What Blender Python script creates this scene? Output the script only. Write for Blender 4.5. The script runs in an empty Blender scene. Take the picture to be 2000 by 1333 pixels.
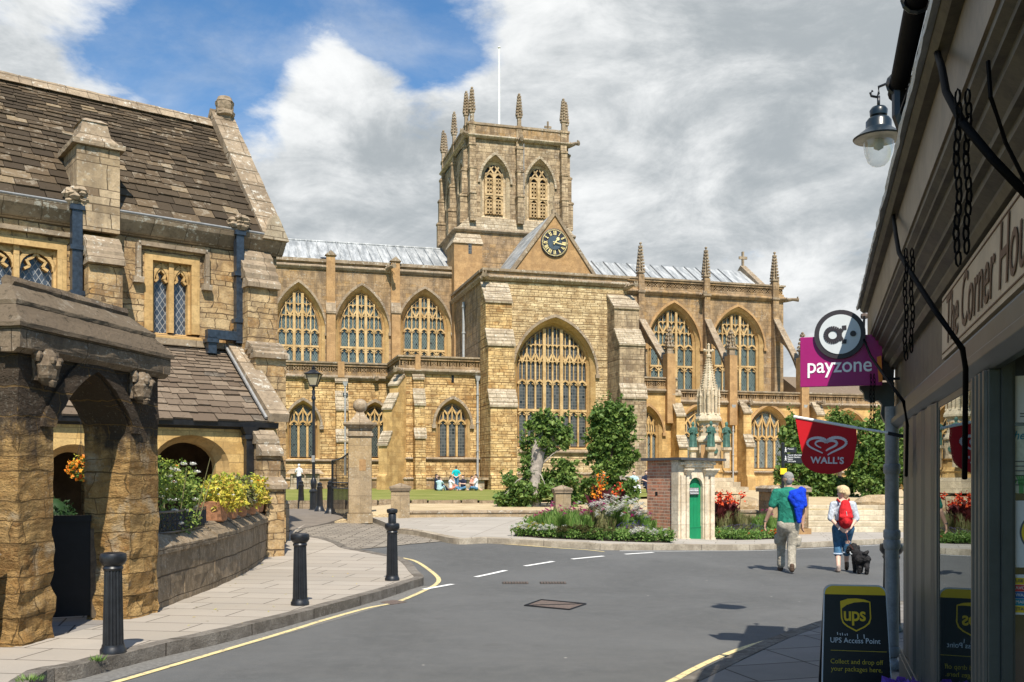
import bpy, bmesh, math, random
from mathutils import Vector, Matrix, noise
from mathutils.geometry import tessellate_polygon
random.seed(7)
R = math.radians
sc = bpy.context.scene
col = sc.collection

# ---------------------------------------------------------------- camera, sky, sun, exposure
F, EYE, HZ = 1900.0, 1.68, 935.0
cam_d = bpy.data.cameras.new('camera')
cam = bpy.data.objects.new('camera', cam_d); col.objects.link(cam)
cam_d.sensor_width = 36.0; cam_d.lens = F/2000*36
cam_d.shift_y = (HZ-666.5)/2000
cam_d.clip_start = .05; cam_d.clip_end = 5000
cam.location = (0, 0, EYE); cam.rotation_euler = (R(90), 0, 0)
sc.camera = cam
sc.view_settings.view_transform = 'Standard'
sc.view_settings.look = 'None'
sc.view_settings.exposure = 0.5
sc.view_settings.gamma = 1

SUN_EL, SUN_OFF = 52.0, 8.5      # the sun stands behind the camera and 8.5 degrees to the right
sd = Vector((math.sin(R(SUN_OFF))*math.cos(R(SUN_EL)), -math.cos(R(SUN_OFF))*math.cos(R(SUN_EL)), math.sin(R(SUN_EL))))
sun_d = bpy.data.lights.new('sun', 'SUN'); sun_d.energy = 5.0; sun_d.angle = R(.5); sun_d.color = (1, .92, .79)
sun = bpy.data.objects.new('sun', sun_d); col.objects.link(sun)
sun.rotation_euler = sd.to_track_quat('Z', 'Y').to_euler()

class NT:
    def __init__(s, tree): s.t = tree; s.L = tree.links
    def n(s, typ, props=None, **inp):
        nd = s.t.nodes.new(typ)
        for k, v in (props or {}).items(): setattr(nd, k, v)
        for k, v in inp.items():
            k2 = int(k[1:]) if k[0] == '_' and k[1:].isdigit() else k.replace('_', ' ')
            sock = nd.inputs[k2]
            if isinstance(v, bpy.types.NodeSocket): s.L.new(v, sock)
            else:
                if sock.type == 'RGBA' and len(v) == 3: v = (*v, 1)
                sock.default_value = v
        return nd
    def math(s, op, a, b=0.0, clamp=False):
        nd = s.n('ShaderNodeMath', {'operation': op, 'use_clamp': clamp}, _0=a, _1=b); return nd.outputs[0]
    def vmath(s, op, a, b=(0, 0, 0)):
        return s.n('ShaderNodeVectorMath', {'operation': op}, _0=a, _1=b)
    def mix(s, f, a, b, typ='MIX'):
        nd = s.t.nodes.new('ShaderNodeMix'); nd.data_type = 'RGBA'; nd.blend_type = typ
        for i, v in ((0, f), (6, a), (7, b)):
            if isinstance(v, bpy.types.NodeSocket): s.L.new(v, nd.inputs[i])
            else:
                if i and len(v) == 3: v = (*v, 1)
                nd.inputs[i].default_value = v
        return nd.outputs[2]
    def ramp(s, f, a, b, smooth=True):
        nd = s.n('ShaderNodeMapRange', {'interpolation_type': 'SMOOTHSTEP' if smooth else 'LINEAR'}, _0=f, _1=a, _2=b, _3=0.0, _4=1.0); return nd.outputs[0]
    def noise(s, vec, scale, detail=4, rough=.55, dist=0.0, out=0):
        return s.n('ShaderNodeTexNoise', None, Vector=vec, Scale=scale, Detail=detail, Roughness=rough, Distortion=dist).outputs[out]

w = bpy.data.worlds.new('World'); sc.world = w; w.use_nodes = True
w.node_tree.nodes.clear(); T = NT(w.node_tree)
sky = T.n('ShaderNodeTexSky', {'sky_type': 'NISHITA', 'sun_disc': False, 'sun_elevation': R(SUN_EL),
    'sun_rotation': R(180-SUN_OFF), 'altitude': 100, 'air_density': 1.25, 'dust_density': .35, 'ozone_density': 2.2})
tc = T.n('ShaderNodeTexCoord').outputs['Generated']
def sky_dir(px, py): return Vector(((px-1000)/F, 1, (HZ-py)/F)).normalized()
sep = T.n('ShaderNodeSeparateXYZ', None, _0=tc)
# clouds live on a flat layer overhead: project the view direction on to it, with a floor so the horizon does not smear
zz = T.math('ADD', T.math('MAXIMUM', sep.outputs[2], 0.0), .38)
lay = T.n('ShaderNodeCombineXYZ', None, _0=T.math('DIVIDE', sep.outputs[0], zz), _1=T.math('DIVIDE', sep.outputs[1], T.math('ADD', zz, .25)), _2=T.math('MULTIPLY', sep.outputs[2], 2.6)).outputs[0]
n1 = T.noise(lay, 2.1, 9, .56, .25)
n2 = T.noise(lay, 8.0, 8, .6, .35)
n3 = T.noise(lay, 1.3, 5, .5, .1)
n4 = T.noise(lay, 26.0, 5, .6, .3)
body = T.math('ADD', T.math('ADD', T.math('MULTIPLY', n1, .56), T.math('MULTIPLY', n2, .36)), T.math('MULTIPLY', n4, .08))
def lobe(px, py, rad, amt):
    d = T.vmath('DISTANCE', tc, tuple(sky_dir(px, py))).outputs['Value']
    return T.math('MULTIPLY', T.ramp(d, rad, rad*.15), amt)
body = T.math('ADD', T.math('MULTIPLY', T.math('SUBTRACT', body, .5), 1.75), .5)
bias = T.math('ADD', T.math('MULTIPLY', T.ramp(sep.outputs[1], .45, -.15), -.33), 0.10)  # unseen sky overhead and behind the camera thinned of cloud to lower ambient light
for px, py, rad, amt in ((400, 10, .20, -.17), (600, 0, .20, -.20), (800, 30, .17, -.23), (900, 60, .10, -.14), (340, 150, .13, -.13), (480, 120, .10, -.12), (800, 170, .11, -.14), (1405, 495, .05, -.22), (1480, 520, .04, -.10),
                         (100, 130, .17, .16), (640, 150, .08, .26), (700, 110, .07, .14), (560, 260, .14, .12), (640, 380, .3, .18), (1400, 200, .45, .26), (1120, 80, .17, .22), (1500, 450, .25, .08)):
    bias = T.math('ADD', bias, lobe(px, py, rad, amt))
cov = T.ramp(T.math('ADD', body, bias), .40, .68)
wisp = T.math('MULTIPLY', T.ramp(T.noise(T.vmath('MULTIPLY', lay, (1.0, 1.35, 1.0)).outputs[0], 2.6, 9, .62, .5), .40, .76), .42)
cov = T.math('MAXIMUM', cov, wisp)
# white sunlit tops against grey undersides
sh = T.math('ADD', T.math('MULTIPLY', n3, .75), T.math('MULTIPLY', T.noise(lay, 5.5, 9, .64, .6), .75))
for px, py, rad, amt in ((1500, 60, .40, .04), (1350, 330, .22, .06), (1050, 230, .12, .02), (640, 140, .10, -.14), (700, 330, .2, -.02), (120, 100, .14, -.04), (1180, 60, .12, -.05), (1600, 560, .14, -.12), (1480, 420, .12, -.08), (1150, 430, .12, -.10), (560, 430, .12, -.06)):
    sh = T.math('ADD', sh, lobe(px, py, rad, amt))
sh = T.math('ADD', sh, T.math('MULTIPLY', T.math('SUBTRACT', T.noise(lay, 3.2, 9, .66, .4), .5), 1.1))
grey = T.ramp(sh, .46, 1.04)
ccol = T.mix(grey, (7.0, 7.1, 7.1), (3.1, 3.4, 3.6))
skyc = T.vmath('MULTIPLY', sky.outputs[0], (.52, .80, 1.02)).outputs[0]
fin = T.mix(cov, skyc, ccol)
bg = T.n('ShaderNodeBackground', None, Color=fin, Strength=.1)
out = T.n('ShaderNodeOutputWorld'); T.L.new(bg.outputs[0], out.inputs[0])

# ---------------------------------------------------------------- materials
MATS = {}
def newmat(name):
    m = bpy.data.materials.new(name); m.use_nodes = True; m.node_tree.nodes.clear()
    t = NT(m.node_tree); MATS[name] = m
    o = t.n('ShaderNodeOutputMaterial')
    return m, t, o
def finish(t, o, color, rough=.8, bump=None, bstr=.5, bdist=.02, spec=.3, metal=0.0, **kw):
    p = t.n('ShaderNodeBsdfPrincipled', None, Base_Color=color, Roughness=rough, Metallic=metal)
    p.inputs['Specular IOR Level'].default_value = spec
    for k, v in kw.items(): p.inputs[k.replace('_', ' ')].default_value = v
    if bump is not None:
        b = t.n('ShaderNodeBump', None, Strength=bstr, Distance=bdist, Height=bump); t.L.new(b.outputs[0], p.inputs['Normal'])
    t.L.new(p.outputs[0], o.inputs[0]); return p
def oc(t): return t.n('ShaderNodeTexCoord').outputs['Object']
def plain(name, c, rough=.6, var=.25, sc_=6, bstr=.15, metal=0.0, spec=.4, **kw):
    m, t, o = newmat(name); v = oc(t)
    n = t.noise(v, sc_, 6, .6); n2 = t.noise(v, sc_*7, 4, .6)
    k = t.math('ADD', t.math('MULTIPLY', n, .7), t.math('MULTIPLY', n2, .3))
    d = tuple(x*(1-var) for x in c); u = tuple(min(1, x*(1+var)) for x in c)
    finish(t, o, t.mix(t.ramp(k, .3, .7), d, u), rough, k, bstr, .01, spec, metal, **kw); return m
def wallvec(t):
    """vector in the plane of the face: along the wall, up (from the object's own axes)"""
    tcn = t.n('ShaderNodeTexCoord'); v = t.n('ShaderNodeSeparateXYZ', None, _0=tcn.outputs['Object']); g = t.n('ShaderNodeSeparateXYZ', None, _0=tcn.outputs['Normal'])
    ax = t.math('GREATER_THAN', t.math('ABSOLUTE', g.outputs[0]), .7)
    az = t.math('GREATER_THAN', t.math('ABSOLUTE', g.outputs[2]), .85)
    u = t.n('ShaderNodeMix', {'data_type': 'FLOAT'}, _0=ax, _2=v.outputs[0], _3=v.outputs[1]).outputs[0]
    h = t.n('ShaderNodeMix', {'data_type': 'FLOAT'}, _0=az, _2=v.outputs[2], _3=v.outputs[1]).outputs[0]
    return t.n('ShaderNodeCombineXYZ', None, _0=u, _1=h, _2=0.0).outputs[0], tcn.outputs['Object'], v
def stone(name, c1, c2, c3, bw=.5, bh=.25, mortar=.012, mc=None, warp=.05, weather=None, wamt=.5, lichen=0.0, bstr=.6, bd=.03, rough=.9, hrange=None, coarse=1.0, irr=2.2, strata=0.0, vary=1.0):
    m, t, o = newmat(name); wv, ob, s = wallvec(t)
    nz = t.n('ShaderNodeTexNoise', None, Vector=ob, Scale=1.3, Detail=3.0).outputs['Color']
    off = t.vmath('MULTIPLY', t.vmath('SUBTRACT', nz, (.5, .5, .5)).outputs[0], (warp*8, warp*1.3, 0)).outputs[0]
    nz2 = t.n('ShaderNodeTexNoise', None, Vector=ob, Scale=9.0, Detail=3.0).outputs['Color']
    off2 = t.vmath('MULTIPLY', t.vmath('SUBTRACT', nz2, (.5, .5, .5)).outputs[0], (warp*.8, warp*.5, 0)).outputs[0]
    vec = t.vmath('ADD', t.vmath('ADD', wv, off).outputs[0], off2).outputs[0]
    hz_ = t.n('ShaderNodeTexNoise', {'noise_dimensions': '1D'}, W=t.math('MULTIPLY', t.n('ShaderNodeSeparateXYZ', None, _0=vec).outputs[1], .42/bh), Scale=1.0, Detail=2.0).outputs[0]
    vec = t.vmath('ADD', vec, t.n('ShaderNodeCombineXYZ', None, _0=0.0, _1=t.math('MULTIPLY', t.math('SUBTRACT', hz_, .5), bh*irr), _2=0.0).outputs[0]).outputs[0]
    mc = mc or tuple(x*.45 for x in c2)
    br = t.n('ShaderNodeTexBrick', {'offset': .43, 'squash': 1.35, 'squash_frequency': 3}, Vector=vec, Color1=(0, 0, 0), Color2=(1, 1, 1), Mortar=(.5, .5, .5), Scale=1.0, Mortar_Size=mortar, Mortar_Smooth=.35, Bias=0.0, Brick_Width=bw, Row_Height=bh)
    rnd = t.n('ShaderNodeSeparateColor', None, _0=br.outputs['Color']).outputs[0]
    a = t.mix(t.ramp(rnd, .15, .6, False), c1, c2); a = t.mix(t.ramp(rnd, .72, .9, False), a, c3)
    f = t.noise(ob, 14*coarse, 8, .7); f2 = t.noise(ob, 2.2*coarse, 6, .6)
    a = t.mix(t.math('MULTIPLY', t.ramp(t.noise(t.vmath('ADD', ob, (7, 3, 5)).outputs[0], .7*coarse, 6, .65), .42, .62), .6*vary), a, c3)
    a = t.mix(t.math('MULTIPLY', t.ramp(f2, .56, .40), .45*vary), a, tuple(min(1, x*1.28) for x in c2))
    a = t.mix(t.math('MULTIPLY', t.ramp(f, .46, .66), .5), a, tuple(x*.42 for x in c2), 'MIX')
    if strata:
        sv = t.noise(t.vmath('ADD', t.vmath('MULTIPLY', ob, (2.4, 2.4, 11.0)).outputs[0], t.vmath('MULTIPLY', nz, (0, 0, 5.0)).outputs[0]).outputs[0], 1.0, 6, .65)
        a = t.mix(t.math('MULTIPLY', t.ramp(sv, .54, .40), strata), a, tuple(x*.42 for x in c2)); a = t.mix(t.math('MULTIPLY', t.ramp(t.noise(ob, 2.6, 4, .6), .55, .68), .45), a, (.50, .44, .33))
    if weather:
        st = t.vmath('MULTIPLY', ob, (2.2, 2.2, .35)).outputs[0]
        q = t.math('ADD', t.math('MULTIPLY', t.noise(st, 1.0, 7, .65), .6), t.math('MULTIPLY', f2, .4))
        if hrange: q = t.math('ADD', q, t.math('MULTIPLY', t.math('SUBTRACT', t.ramp(s.outputs[2], hrange[0], hrange[1]), .5), hrange[2]))
        a = t.mix(t.math('MULTIPLY', t.ramp(q, .42, .62), wamt), a, weather)
    if lichen:
        q = t.noise(ob, 9*coarse, 6, .7); q2 = t.noise(ob, 1.4, 3)
        a = t.mix(t.math('MULTIPLY', t.ramp(t.math('ADD', q, t.math('MULTIPLY', q2, .35)), .74, .84), lichen), a, (.55, .53, .46))
        q = t.noise(ob, 12*coarse, 6, .75, .4)
        a = t.mix(t.math('MULTIPLY', t.ramp(q, .60, .70), .55), a, tuple(x*.25 for x in c2))
    a = t.mix(br.outputs['Fac'], a, mc)
    if strata: f = t.math('ADD', t.math('MULTIPLY', sv, 2.2), f)
    h = t.math('ADD', t.math('MULTIPLY', t.math('SUBTRACT', 1.0, br.outputs['Fac']), .6), t.math('ADD', t.math('MULTIPLY', f, .55), t.math('MULTIPLY', t.math('MULTIPLY', rnd, f2), .5)))
    finish(t, o, a, rough, h, bstr, bd, .15); return m

gold = stone('golden_rubble_stone', (.54, .345, .14), (.70, .50, .245), (.38, .20, .065), .42, .155, .016, (.19, .115, .05), .07, (.20, .14, .08), .5, bstr=1.0, bd=.06)
goldash = stone('golden_ashlar_stone', (.50, .315, .12), (.60, .40, .17), (.42, .25, .09), .62, .30, .007, (.33, .21, .09), .012, (.30, .20, .10), .4, bstr=.35, bd=.02)
brown = stone('weathered_brown_stone', (.27, .18, .10), (.34, .24, .145), (.40, .25, .11), .52, .26, .009, (.12, .085, .05), .025, (.12, .088, .06), .72, .35, bstr=.4, bd=.02)
towers = stone('tower_pale_brown_stone', (.31, .23, .14), (.48, .37, .24), (.22, .15, .09), .46, .23, .012, (.13, .095, .06), .03, (.15, .115, .08), .6, .35, bstr=.8, bd=.025)
transf = stone('transept_pale_rubble_stone', (.52, .38, .20), (.66, .52, .31), (.38, .25, .12), .40, .14, .016, (.20, .135, .07), .07, (.24, .17, .10), .45, bstr=1.0, bd=.06)
orange = stone('smooth_orange_ashlar', (.37, .225, .105), (.43, .27, .13), (.35, .21, .095), .55, .27, .005, (.30, .19, .10), .01, (.26, .165, .09), .4, bstr=.2, bd=.01)
trim = stone('carved_window_stone', (.47, .30, .125), (.54, .37, .17), (.42, .26, .10), .9, .5, .003, None, .01, (.42, .28, .13), .35, bstr=.25, bd=.01)
mullm = stone('pale_tracery_stone', (.48, .325, .15), (.58, .42, .215), (.40, .255, .11), .3, .75, .003, None, .01, (.45, .30, .14), .25, bstr=.2, bd=.01)
coping = stone('lichen_coping_stone', (.24, .18, .12), (.30, .235, .165), (.36, .28, .19), .7, .5, .008, (.12, .09, .06), .02, (.14, .11, .08), .45, .75, bstr=.6, bd=.02)
palec = stone('pale_lichen_slope_stone', (.38, .31, .215), (.46, .385, .28), (.32, .255, .175), .5, .2, .014, (.16, .12, .08), .03, (.22, .175, .12), .45, .8, bstr=.7, bd=.03)
memst = stone('cream_memorial_stone', (.52, .43, .30), (.58, .49, .36), (.44, .35, .24), .6, .3, .006, (.3, .25, .18), .01, (.35, .29, .2), .35, bstr=.3)
house = stone('almshouse_rubble_stone', (.38, .255, .125), (.52, .38, .21), (.36, .20, .07), .34, .17, .010, (.14, .095, .055), .09, (.17, .125, .085), .7, .25, bstr=1.0, bd=.035, coarse=2)
houseg = stone('almshouse_golden_ashlar', (.52, .33, .12), (.62, .42, .17), (.45, .27, .09), .5, .24, .006, (.30, .19, .08), .02, (.35, .24, .12), .35, bstr=.35, bd=.015, coarse=2)
porch_m = stone('porch_eroded_ochre_stone', (.34, .19, .065), (.46, .30, .125), (.23, .125, .045), .50, .21, .007, (.15, .095, .04), .09, (.065, .048, .034), 1.0, .15, bstr=1.0, bd=.07, hrange=(1.1, 2.9, .6), coarse=3, strata=.45)
porchtop = stone('sooty_porch_coping', (.13, .095, .065), (.17, .13, .09), (.21, .16, .11), .9, .5, .006, (.06, .045, .03), .02, (.06, .045, .033), .6, .3, bstr=.7, bd=.02, coarse=3)
lowwall = stone('grey_brown_boundary_stone', (.24, .18, .115), (.30, .23, .155), (.20, .15, .095), .75, .28, .008, (.10, .075, .05), .03, (.14, .11, .075), .5, .35, bstr=.7, bd=.02, coarse=3)
pillst = stone('weathered_gate_pillar_stone', (.32, .245, .155), (.37, .285, .185), (.40, .29, .16), 1.2, .42, .005, (.2, .15, .1), .01, (.19, .15, .10), .4, .5, bstr=.5, bd=.015, coarse=2)
brickm = stone('old_red_brick', (.56, .19, .10), (.66, .31, .19), (.28, .15, .11), .235, .080, .010, (.58, .46, .34), .003, (.42, .26, .17), .3, .1, bstr=.7, bd=.012, coarse=3, irr=.3)
roofdark = plain('dark_underlay', (.03, .027, .024), .9)

def slatm(name, cols, moss=(.03, .025, .015), mossamt=.5, pale=(.42, .37, .29), paleamt=.5):
    m, t, o = newmat(name); v = oc(t); g = t.n('ShaderNodeNewGeometry').outputs['Random Per Island']
    a = t.mix(t.ramp(g, .0, .45, False), cols[0], cols[1]); a = t.mix(t.ramp(g, .5, .9, False), a, cols[2]); a = t.mix(t.ramp(g, .93, .96, False), a, cols[3])
    n = t.noise(v, 9, 7, .7); n2 = t.noise(v, 30, 5, .7)
    a = t.mix(t.math('MULTIPLY', t.ramp(n, .56, .66), mossamt), a, moss)
    a = t.mix(t.math('MULTIPLY', t.ramp(t.math('ADD', t.noise(v, 5, 7, .75), t.math('MULTIPLY', g, .16)), .66, .74), paleamt), a, pale)
    a = t.mix(t.math('MULTIPLY', n2, .5), a, tuple(x*.6 for x in cols[1]))
    finish(t, o, a, .9, t.math('ADD', n, n2), .7, .02, .15); return m
tile1 = slatm('dark_stone_roof_tile', [(.048, .036, .025), (.080, .060, .040), (.14, .10, .062), (.28, .21, .13)])
tile2 = slatm('brown_stone_roof_tile', [(.13, .095, .068), (.19, .145, .105), (.26, .20, .145), (.10, .085, .07)], paleamt=.3)
tile3 = slatm('mossy_porch_slab', [(.12, .09, .06), (.15, .115, .08), (.18, .14, .095), (.16, .125, .09)], mossamt=.8, paleamt=.35)

def leadm():
    m, t, o = newmat('weathered_lead_sheet'); v = oc(t)
    st = t.vmath('MULTIPLY', v, (1.6, .25, .25)).outputs[0]
    n = t.noise(st, 2.2, 8, .7); n2 = t.noise(v, 12, 5, .6)
    a = t.mix(t.ramp(n, .36, .68), (.20, .215, .225), (.46, .475, .48)); a = t.mix(t.math('MULTIPLY', t.ramp(n2, .5, .7), .4), a, (.30, .31, .31))
    finish(t, o, a, .55, n2, .2, .01, .4); return m
lead = leadm()

def glassm(name, c1, c2, lat=.13, leadc=(.36, .36, .34), lw=.10, diag=True, rough=.18):
    """leaded lights: small panes in lead cames"""
    m, t, o = newmat(name); wv, ob, s = wallvec(t)
    q = t.n('ShaderNodeSeparateXYZ', None, _0=wv)
    if diag:
        u = t.math('ADD', t.math('MULTIPLY', q.outputs[0], 1/lat), t.math('MULTIPLY', q.outputs[1], .62/lat)); v = t.math('SUBTRACT', t.math('MULTIPLY', q.outputs[0], 1/lat), t.math('MULTIPLY', q.outputs[1], .62/lat))
    else:
        u = t.math('MULTIPLY', q.outputs[0], 1/lat); v = t.math('MULTIPLY', q.outputs[1], .8/lat)
    def tri(x): return t.math('ABSOLUTE', t.math('SUBTRACT', t.math('FRACT', x), .5))
    line = t.math('MAXIMUM', t.ramp(tri(u), .5-lw, .5-lw*.5), t.ramp(tri(v), .5-lw, .5-lw*.5))
    cell = t.n('ShaderNodeTexWhiteNoise', {'noise_dimensions': '2D'}, Vector=t.n('ShaderNodeCombineXYZ', None, _0=t.math('FLOOR', u), _1=t.math('FLOOR', v), _2=0.0).outputs[0])
    a = t.mix(cell.outputs[0], c1, c2)
    a = t.mix(t.ramp(cell.outputs[0], .93, .95), a, (.004, .004, .005))
    a = t.mix(line, a, leadc)
    nrm = t.n('ShaderNodeBump', None, Strength=.25, Distance=.02, Height=t.math('ADD', cell.outputs[0], t.math('MULTIPLY', line, .5)))
    p = finish(t, o, a, rough, None, spec=.6)
    t.L.new(nrm.outputs[0], p.inputs['Normal'])
    t.L.new(t.n('ShaderNodeMapRange', None, _0=line, _3=rough, _4=.6).outputs[0], p.inputs['Roughness'])
    return m
gl_house = glassm('diamond_leaded_glass', (.025, .032, .045), (.07, .085, .11), .115, (.26, .27, .28), .09)
gl_green = glassm('greenish_leaded_glass', (.035, .058, .058), (.085, .12, .112), .16, (.16, .19, .18), .10)
gl_dark = glassm('dark_leaded_glass', (.03, .033, .036), (.08, .082, .08), .16, (.12, .12, .11), .10, False)
gl_grey = glassm('grey_leaded_glass', (.07, .085, .085), (.15, .17, .165), .14, (.2, .22, .21), .1)
gl_aisle = glassm('dark_diamond_glass', (.02, .03, .03), (.05, .065, .06), .14, (.10, .11, .10), .10)

def asph():
    m, t, o = newmat('worn_asphalt'); v = oc(t)
    n = t.noise(v, .28, 6, .6, .5); f = t.noise(v, 45, 4, .8); f2 = t.noise(v, 170, 2, .8); st = t.noise(t.vmath('MULTIPLY', v, (.55, 2.4, 1)).outputs[0], .8, 6, .65)
    a = t.mix(t.ramp(n, .35, .65), (.072, .075, .076), (.112, .115, .116)); a = t.mix(t.math('MULTIPLY', t.ramp(t.noise(v, 5, 6, .75), .40, .65), .4), a, (.135, .135, .131)); a = t.mix(t.math('MULTIPLY', t.ramp(st, .45, .7), .45), a, (.098, .098, .096))
    a = t.mix(t.math('MULTIPLY', f, .45), a, (.13, .13, .127)); a = t.mix(t.ramp(f2, .62, .74), a, (.27, .27, .26)); a = t.mix(t.math('MULTIPLY', t.ramp(t.noise(v, 110, 2, .8), .42, .34), .6), a, (.05, .05, .05)); a = t.mix(t.math('MULTIPLY', t.ramp(t.noise(v, 1.6, 5, .7), .60, .68), .35), a, (.075, .075, .075)); 
    sp = t.n('ShaderNodeTexVoronoi', {'feature': 'F1'}, Vector=v, Scale=1.7); a = t.mix(t.math('MULTIPLY', t.ramp(sp.outputs[0], .035, .02), .8), a, (.42, .40, .36))
    cr = t.n('ShaderNodeTexVoronoi', {'feature': 'DISTANCE_TO_EDGE'}, Vector=t.vmath('ADD', v, t.vmath('MULTIPLY', t.n('ShaderNodeTexNoise', None, Vector=v, Scale=1.1, Detail=5.0).outputs['Color'], (1.6, 1.6, 0)).outputs[0]).outputs[0], Scale=.22)
    a = t.mix(t.math('MULTIPLY', t.ramp(cr.outputs[0], .005, .001), .12), a, (.05, .05, .05))
    finish(t, o, a, .85, t.math('ADD', f, f2), .45, .008, .3); return m
asphalt = asph()
def paint(name, c, wear):
    m, t, o = newmat(name); v = oc(t)
    n = t.noise(v, 14, 7, .75); n2 = t.noise(v, 90, 3, .8)
    k = t.ramp(t.math('ADD', t.math('MULTIPLY', n, .7), t.math('MULTIPLY', n2, .3)), wear-.05, wear+.05)
    finish(t, o, t.mix(k, (.15, .15, .145), c), .7, n2, .3, .005); return m
ypaint = paint('worn_yellow_paint', (.66, .54, .27), .44)
wpaint = paint('worn_white_paint', (.74, .74, .72), .36)
def flags(name, cols, bw, bh, rot, mc, warp=.0, mort=.01, bstr=.4):
    m, t, o = newmat(name); v = oc(t)
    mp = t.n('ShaderNodeMapping', None, Vector=v, Rotation=(0, 0, R(rot))).outputs[0]
    if warp: mp = t.vmath('ADD', mp, t.vmath('MULTIPLY', t.n('ShaderNodeTexNoise', None, Vector=v, Scale=2.5, Detail=4.0).outputs['Color'], (warp, warp, 0)).outputs[0]).outputs[0]
    br = t.n('ShaderNodeTexBrick', {'offset': .38, 'squash': 1.3, 'squash_frequency': 2}, Vector=mp, Color1=(0, 0, 0), Color2=(1, 1, 1), Mortar=(.5, .5, .5), Scale=1.0, Mortar_Size=mort, Mortar_Smooth=.2, Brick_Width=bw, Row_Height=bh)
    rnd = t.n('ShaderNodeSeparateColor', None, _0=br.outputs['Color']).outputs[0]
    a = t.mix(rnd, cols[0], cols[1]); n = t.noise(v, 1.3, 6, .65); f = t.noise(v, 40, 5, .7)
    a = t.mix(t.math('MULTIPLY', t.ramp(n, .4, .7), .5), a, cols[2]); a = t.mix(t.math('MULTIPLY', f, .35), a, tuple(x*.6 for x in cols[0])); a = t.mix(t.math('MULTIPLY', t.ramp(t.noise(v, 7, 5, .7), .66, .72), .4), a, tuple(x*.5 for x in cols[0]))
    a = t.mix(br.outputs['Fac'], a, mc)
    finish(t, o, a, .85, t.math('SUBTRACT', t.math('ADD', t.math('MULTIPLY', f, .3), t.math('MULTIPLY', rnd, .3)), br.outputs['Fac']), bstr, .012, .25); return m
pave = flags('buff_paving_slabs', [(.34, .30, .25), (.42, .375, .32), (.31, .285, .25)], .95, .55, 8, (.10, .085, .07))
pave2 = flags('far_pavement_slabs', [(.36, .33, .29), (.43, .395, .35), (.32, .295, .26)], .9, .6, 14, (.2, .18, .15))
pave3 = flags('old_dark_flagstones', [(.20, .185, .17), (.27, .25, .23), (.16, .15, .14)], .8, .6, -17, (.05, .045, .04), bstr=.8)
cobb = flags('stone_setts', [(.22, .195, .165), (.40, .355, .295), (.30, .265, .22)], .26, .12, 6, (.10, .085, .065), .10, .017, 1.0)
pathm = plain('brown_tarmac_path', (.17, .145, .12), .9, .15, 3, .3)
kerbm = stone('dark_kerb_stone', (.15, .135, .115), (.21, .19, .165), (.12, .105, .09), .9, .5, .008, (.06, .05, .04), .02, (.10, .085, .07), .4, .2, bstr=1.0, bd=.03, coarse=3)
kerb2 = stone('pale_kerb_stone', (.33, .285, .22), (.40, .35, .275), (.28, .235, .18), .9, .6, .008, (.12, .10, .08), .02, (.2, .165, .12), .45, bstr=.6, coarse=2)
def gravelm():
    m, t, o = newmat('sandy_gravel'); v = oc(t); n = t.noise(v, 1.1, 6, .6); f = t.noise(v, 28, 5, .8); vo = t.n('ShaderNodeTexVoronoi', None, Vector=v, Scale=26.0)
    a = t.mix(t.ramp(n, .35, .65), (.50, .39, .235), (.62, .50, .32)); a = t.mix(t.math('MULTIPLY', t.ramp(f, .35, .7), .6), a, (.33, .25, .15)); a = t.mix(t.math('MULTIPLY', t.ramp(t.noise(v, .5, 4), .55, .7), .5), a, (.40, .34, .19))
    finish(t, o, a, .95, t.math('ADD', f, vo.outputs[0]), .8, .02, .1); return m
gravel = gravelm()
def grassm():
    m, t, o = newmat('mown_grass'); v = oc(t); n = t.noise(v, .5, 6, .65); f = t.noise(v, 22, 5, .8)
    a = t.mix(t.ramp(n, .35, .68), (.19, .205, .05), (.32, .30, .10)); a = t.mix(t.math('MULTIPLY', f, .6), a, (.10, .14, .025)); a = t.mix(t.ramp(t.noise(v, 60, 2, .8), .70, .74), a, (.55, .5, .3))
    finish(t, o, a, .9, f, .7, .03, .1); return m
grass = grassm()
iron = plain('black_painted_iron', (.012, .013, .016), .38, .5, 9, .12, spec=.55)
soot = plain('matt_black_iron', (.004, .004, .0045), .7, .4, 9, .2, spec=.06)
blackwood = plain('black_painted_wood', (.006, .006, .007), .5, .3, 9, .1, spec=.3)
pipeblue = plain('navy_painted_pipe', (.022, .032, .048), .35, .5, 14, .1, spec=.5)
greymet = plain('dull_grey_pipe', (.36, .37, .37), .5, .2, 6)
gilt = plain('gilded_numeral', (.80, .68, .34), .45, .1)
dialb = plain('clock_dial_black', (.020, .022, .035), .5, .3)
whitep = plain('white_flagpole_paint', (.85, .85, .84), .5, .05)
greend = plain('bright_green_door_paint', (.008, .21, .085), .5, .12, 5, .1)
bronze = plain('verdigris_bronze', (.055, .13, .105), .6, .45, 9, .3)
bark = plain('pale_grey_bark', (.34, .30, .26), .95, .35, 8, .9)
barkd = plain('brown_bark', (.10, .075, .05), .95, .35, 12, .8)
terrac = plain('terracotta_bark_pot', (.36, .17, .085), .9, .3, 18, .6)
soilm = plain('dark_soil', (.05, .035, .025), .95, .3, 9, .5)
shopgrey = plain('shop_grey_green_paint', (.046, .054, .052), .42, .2, 3, .08)
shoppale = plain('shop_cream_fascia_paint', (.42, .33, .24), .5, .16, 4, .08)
shopolive = plain('dirty_olive_moulding_paint', (.062, .052, .032), .55, .5, 6, .3)
whitegutter = plain('grey_white_pipe_paint', (.25, .25, .245), .5, .25, 8, .15)
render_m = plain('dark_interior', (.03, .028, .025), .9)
shopfascia = plain('shaded_cream_fascia_paint', (.17, .13, .085), .5, .3, 4, .1)  # cream paint with the shop front's shade put into its colour
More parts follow.
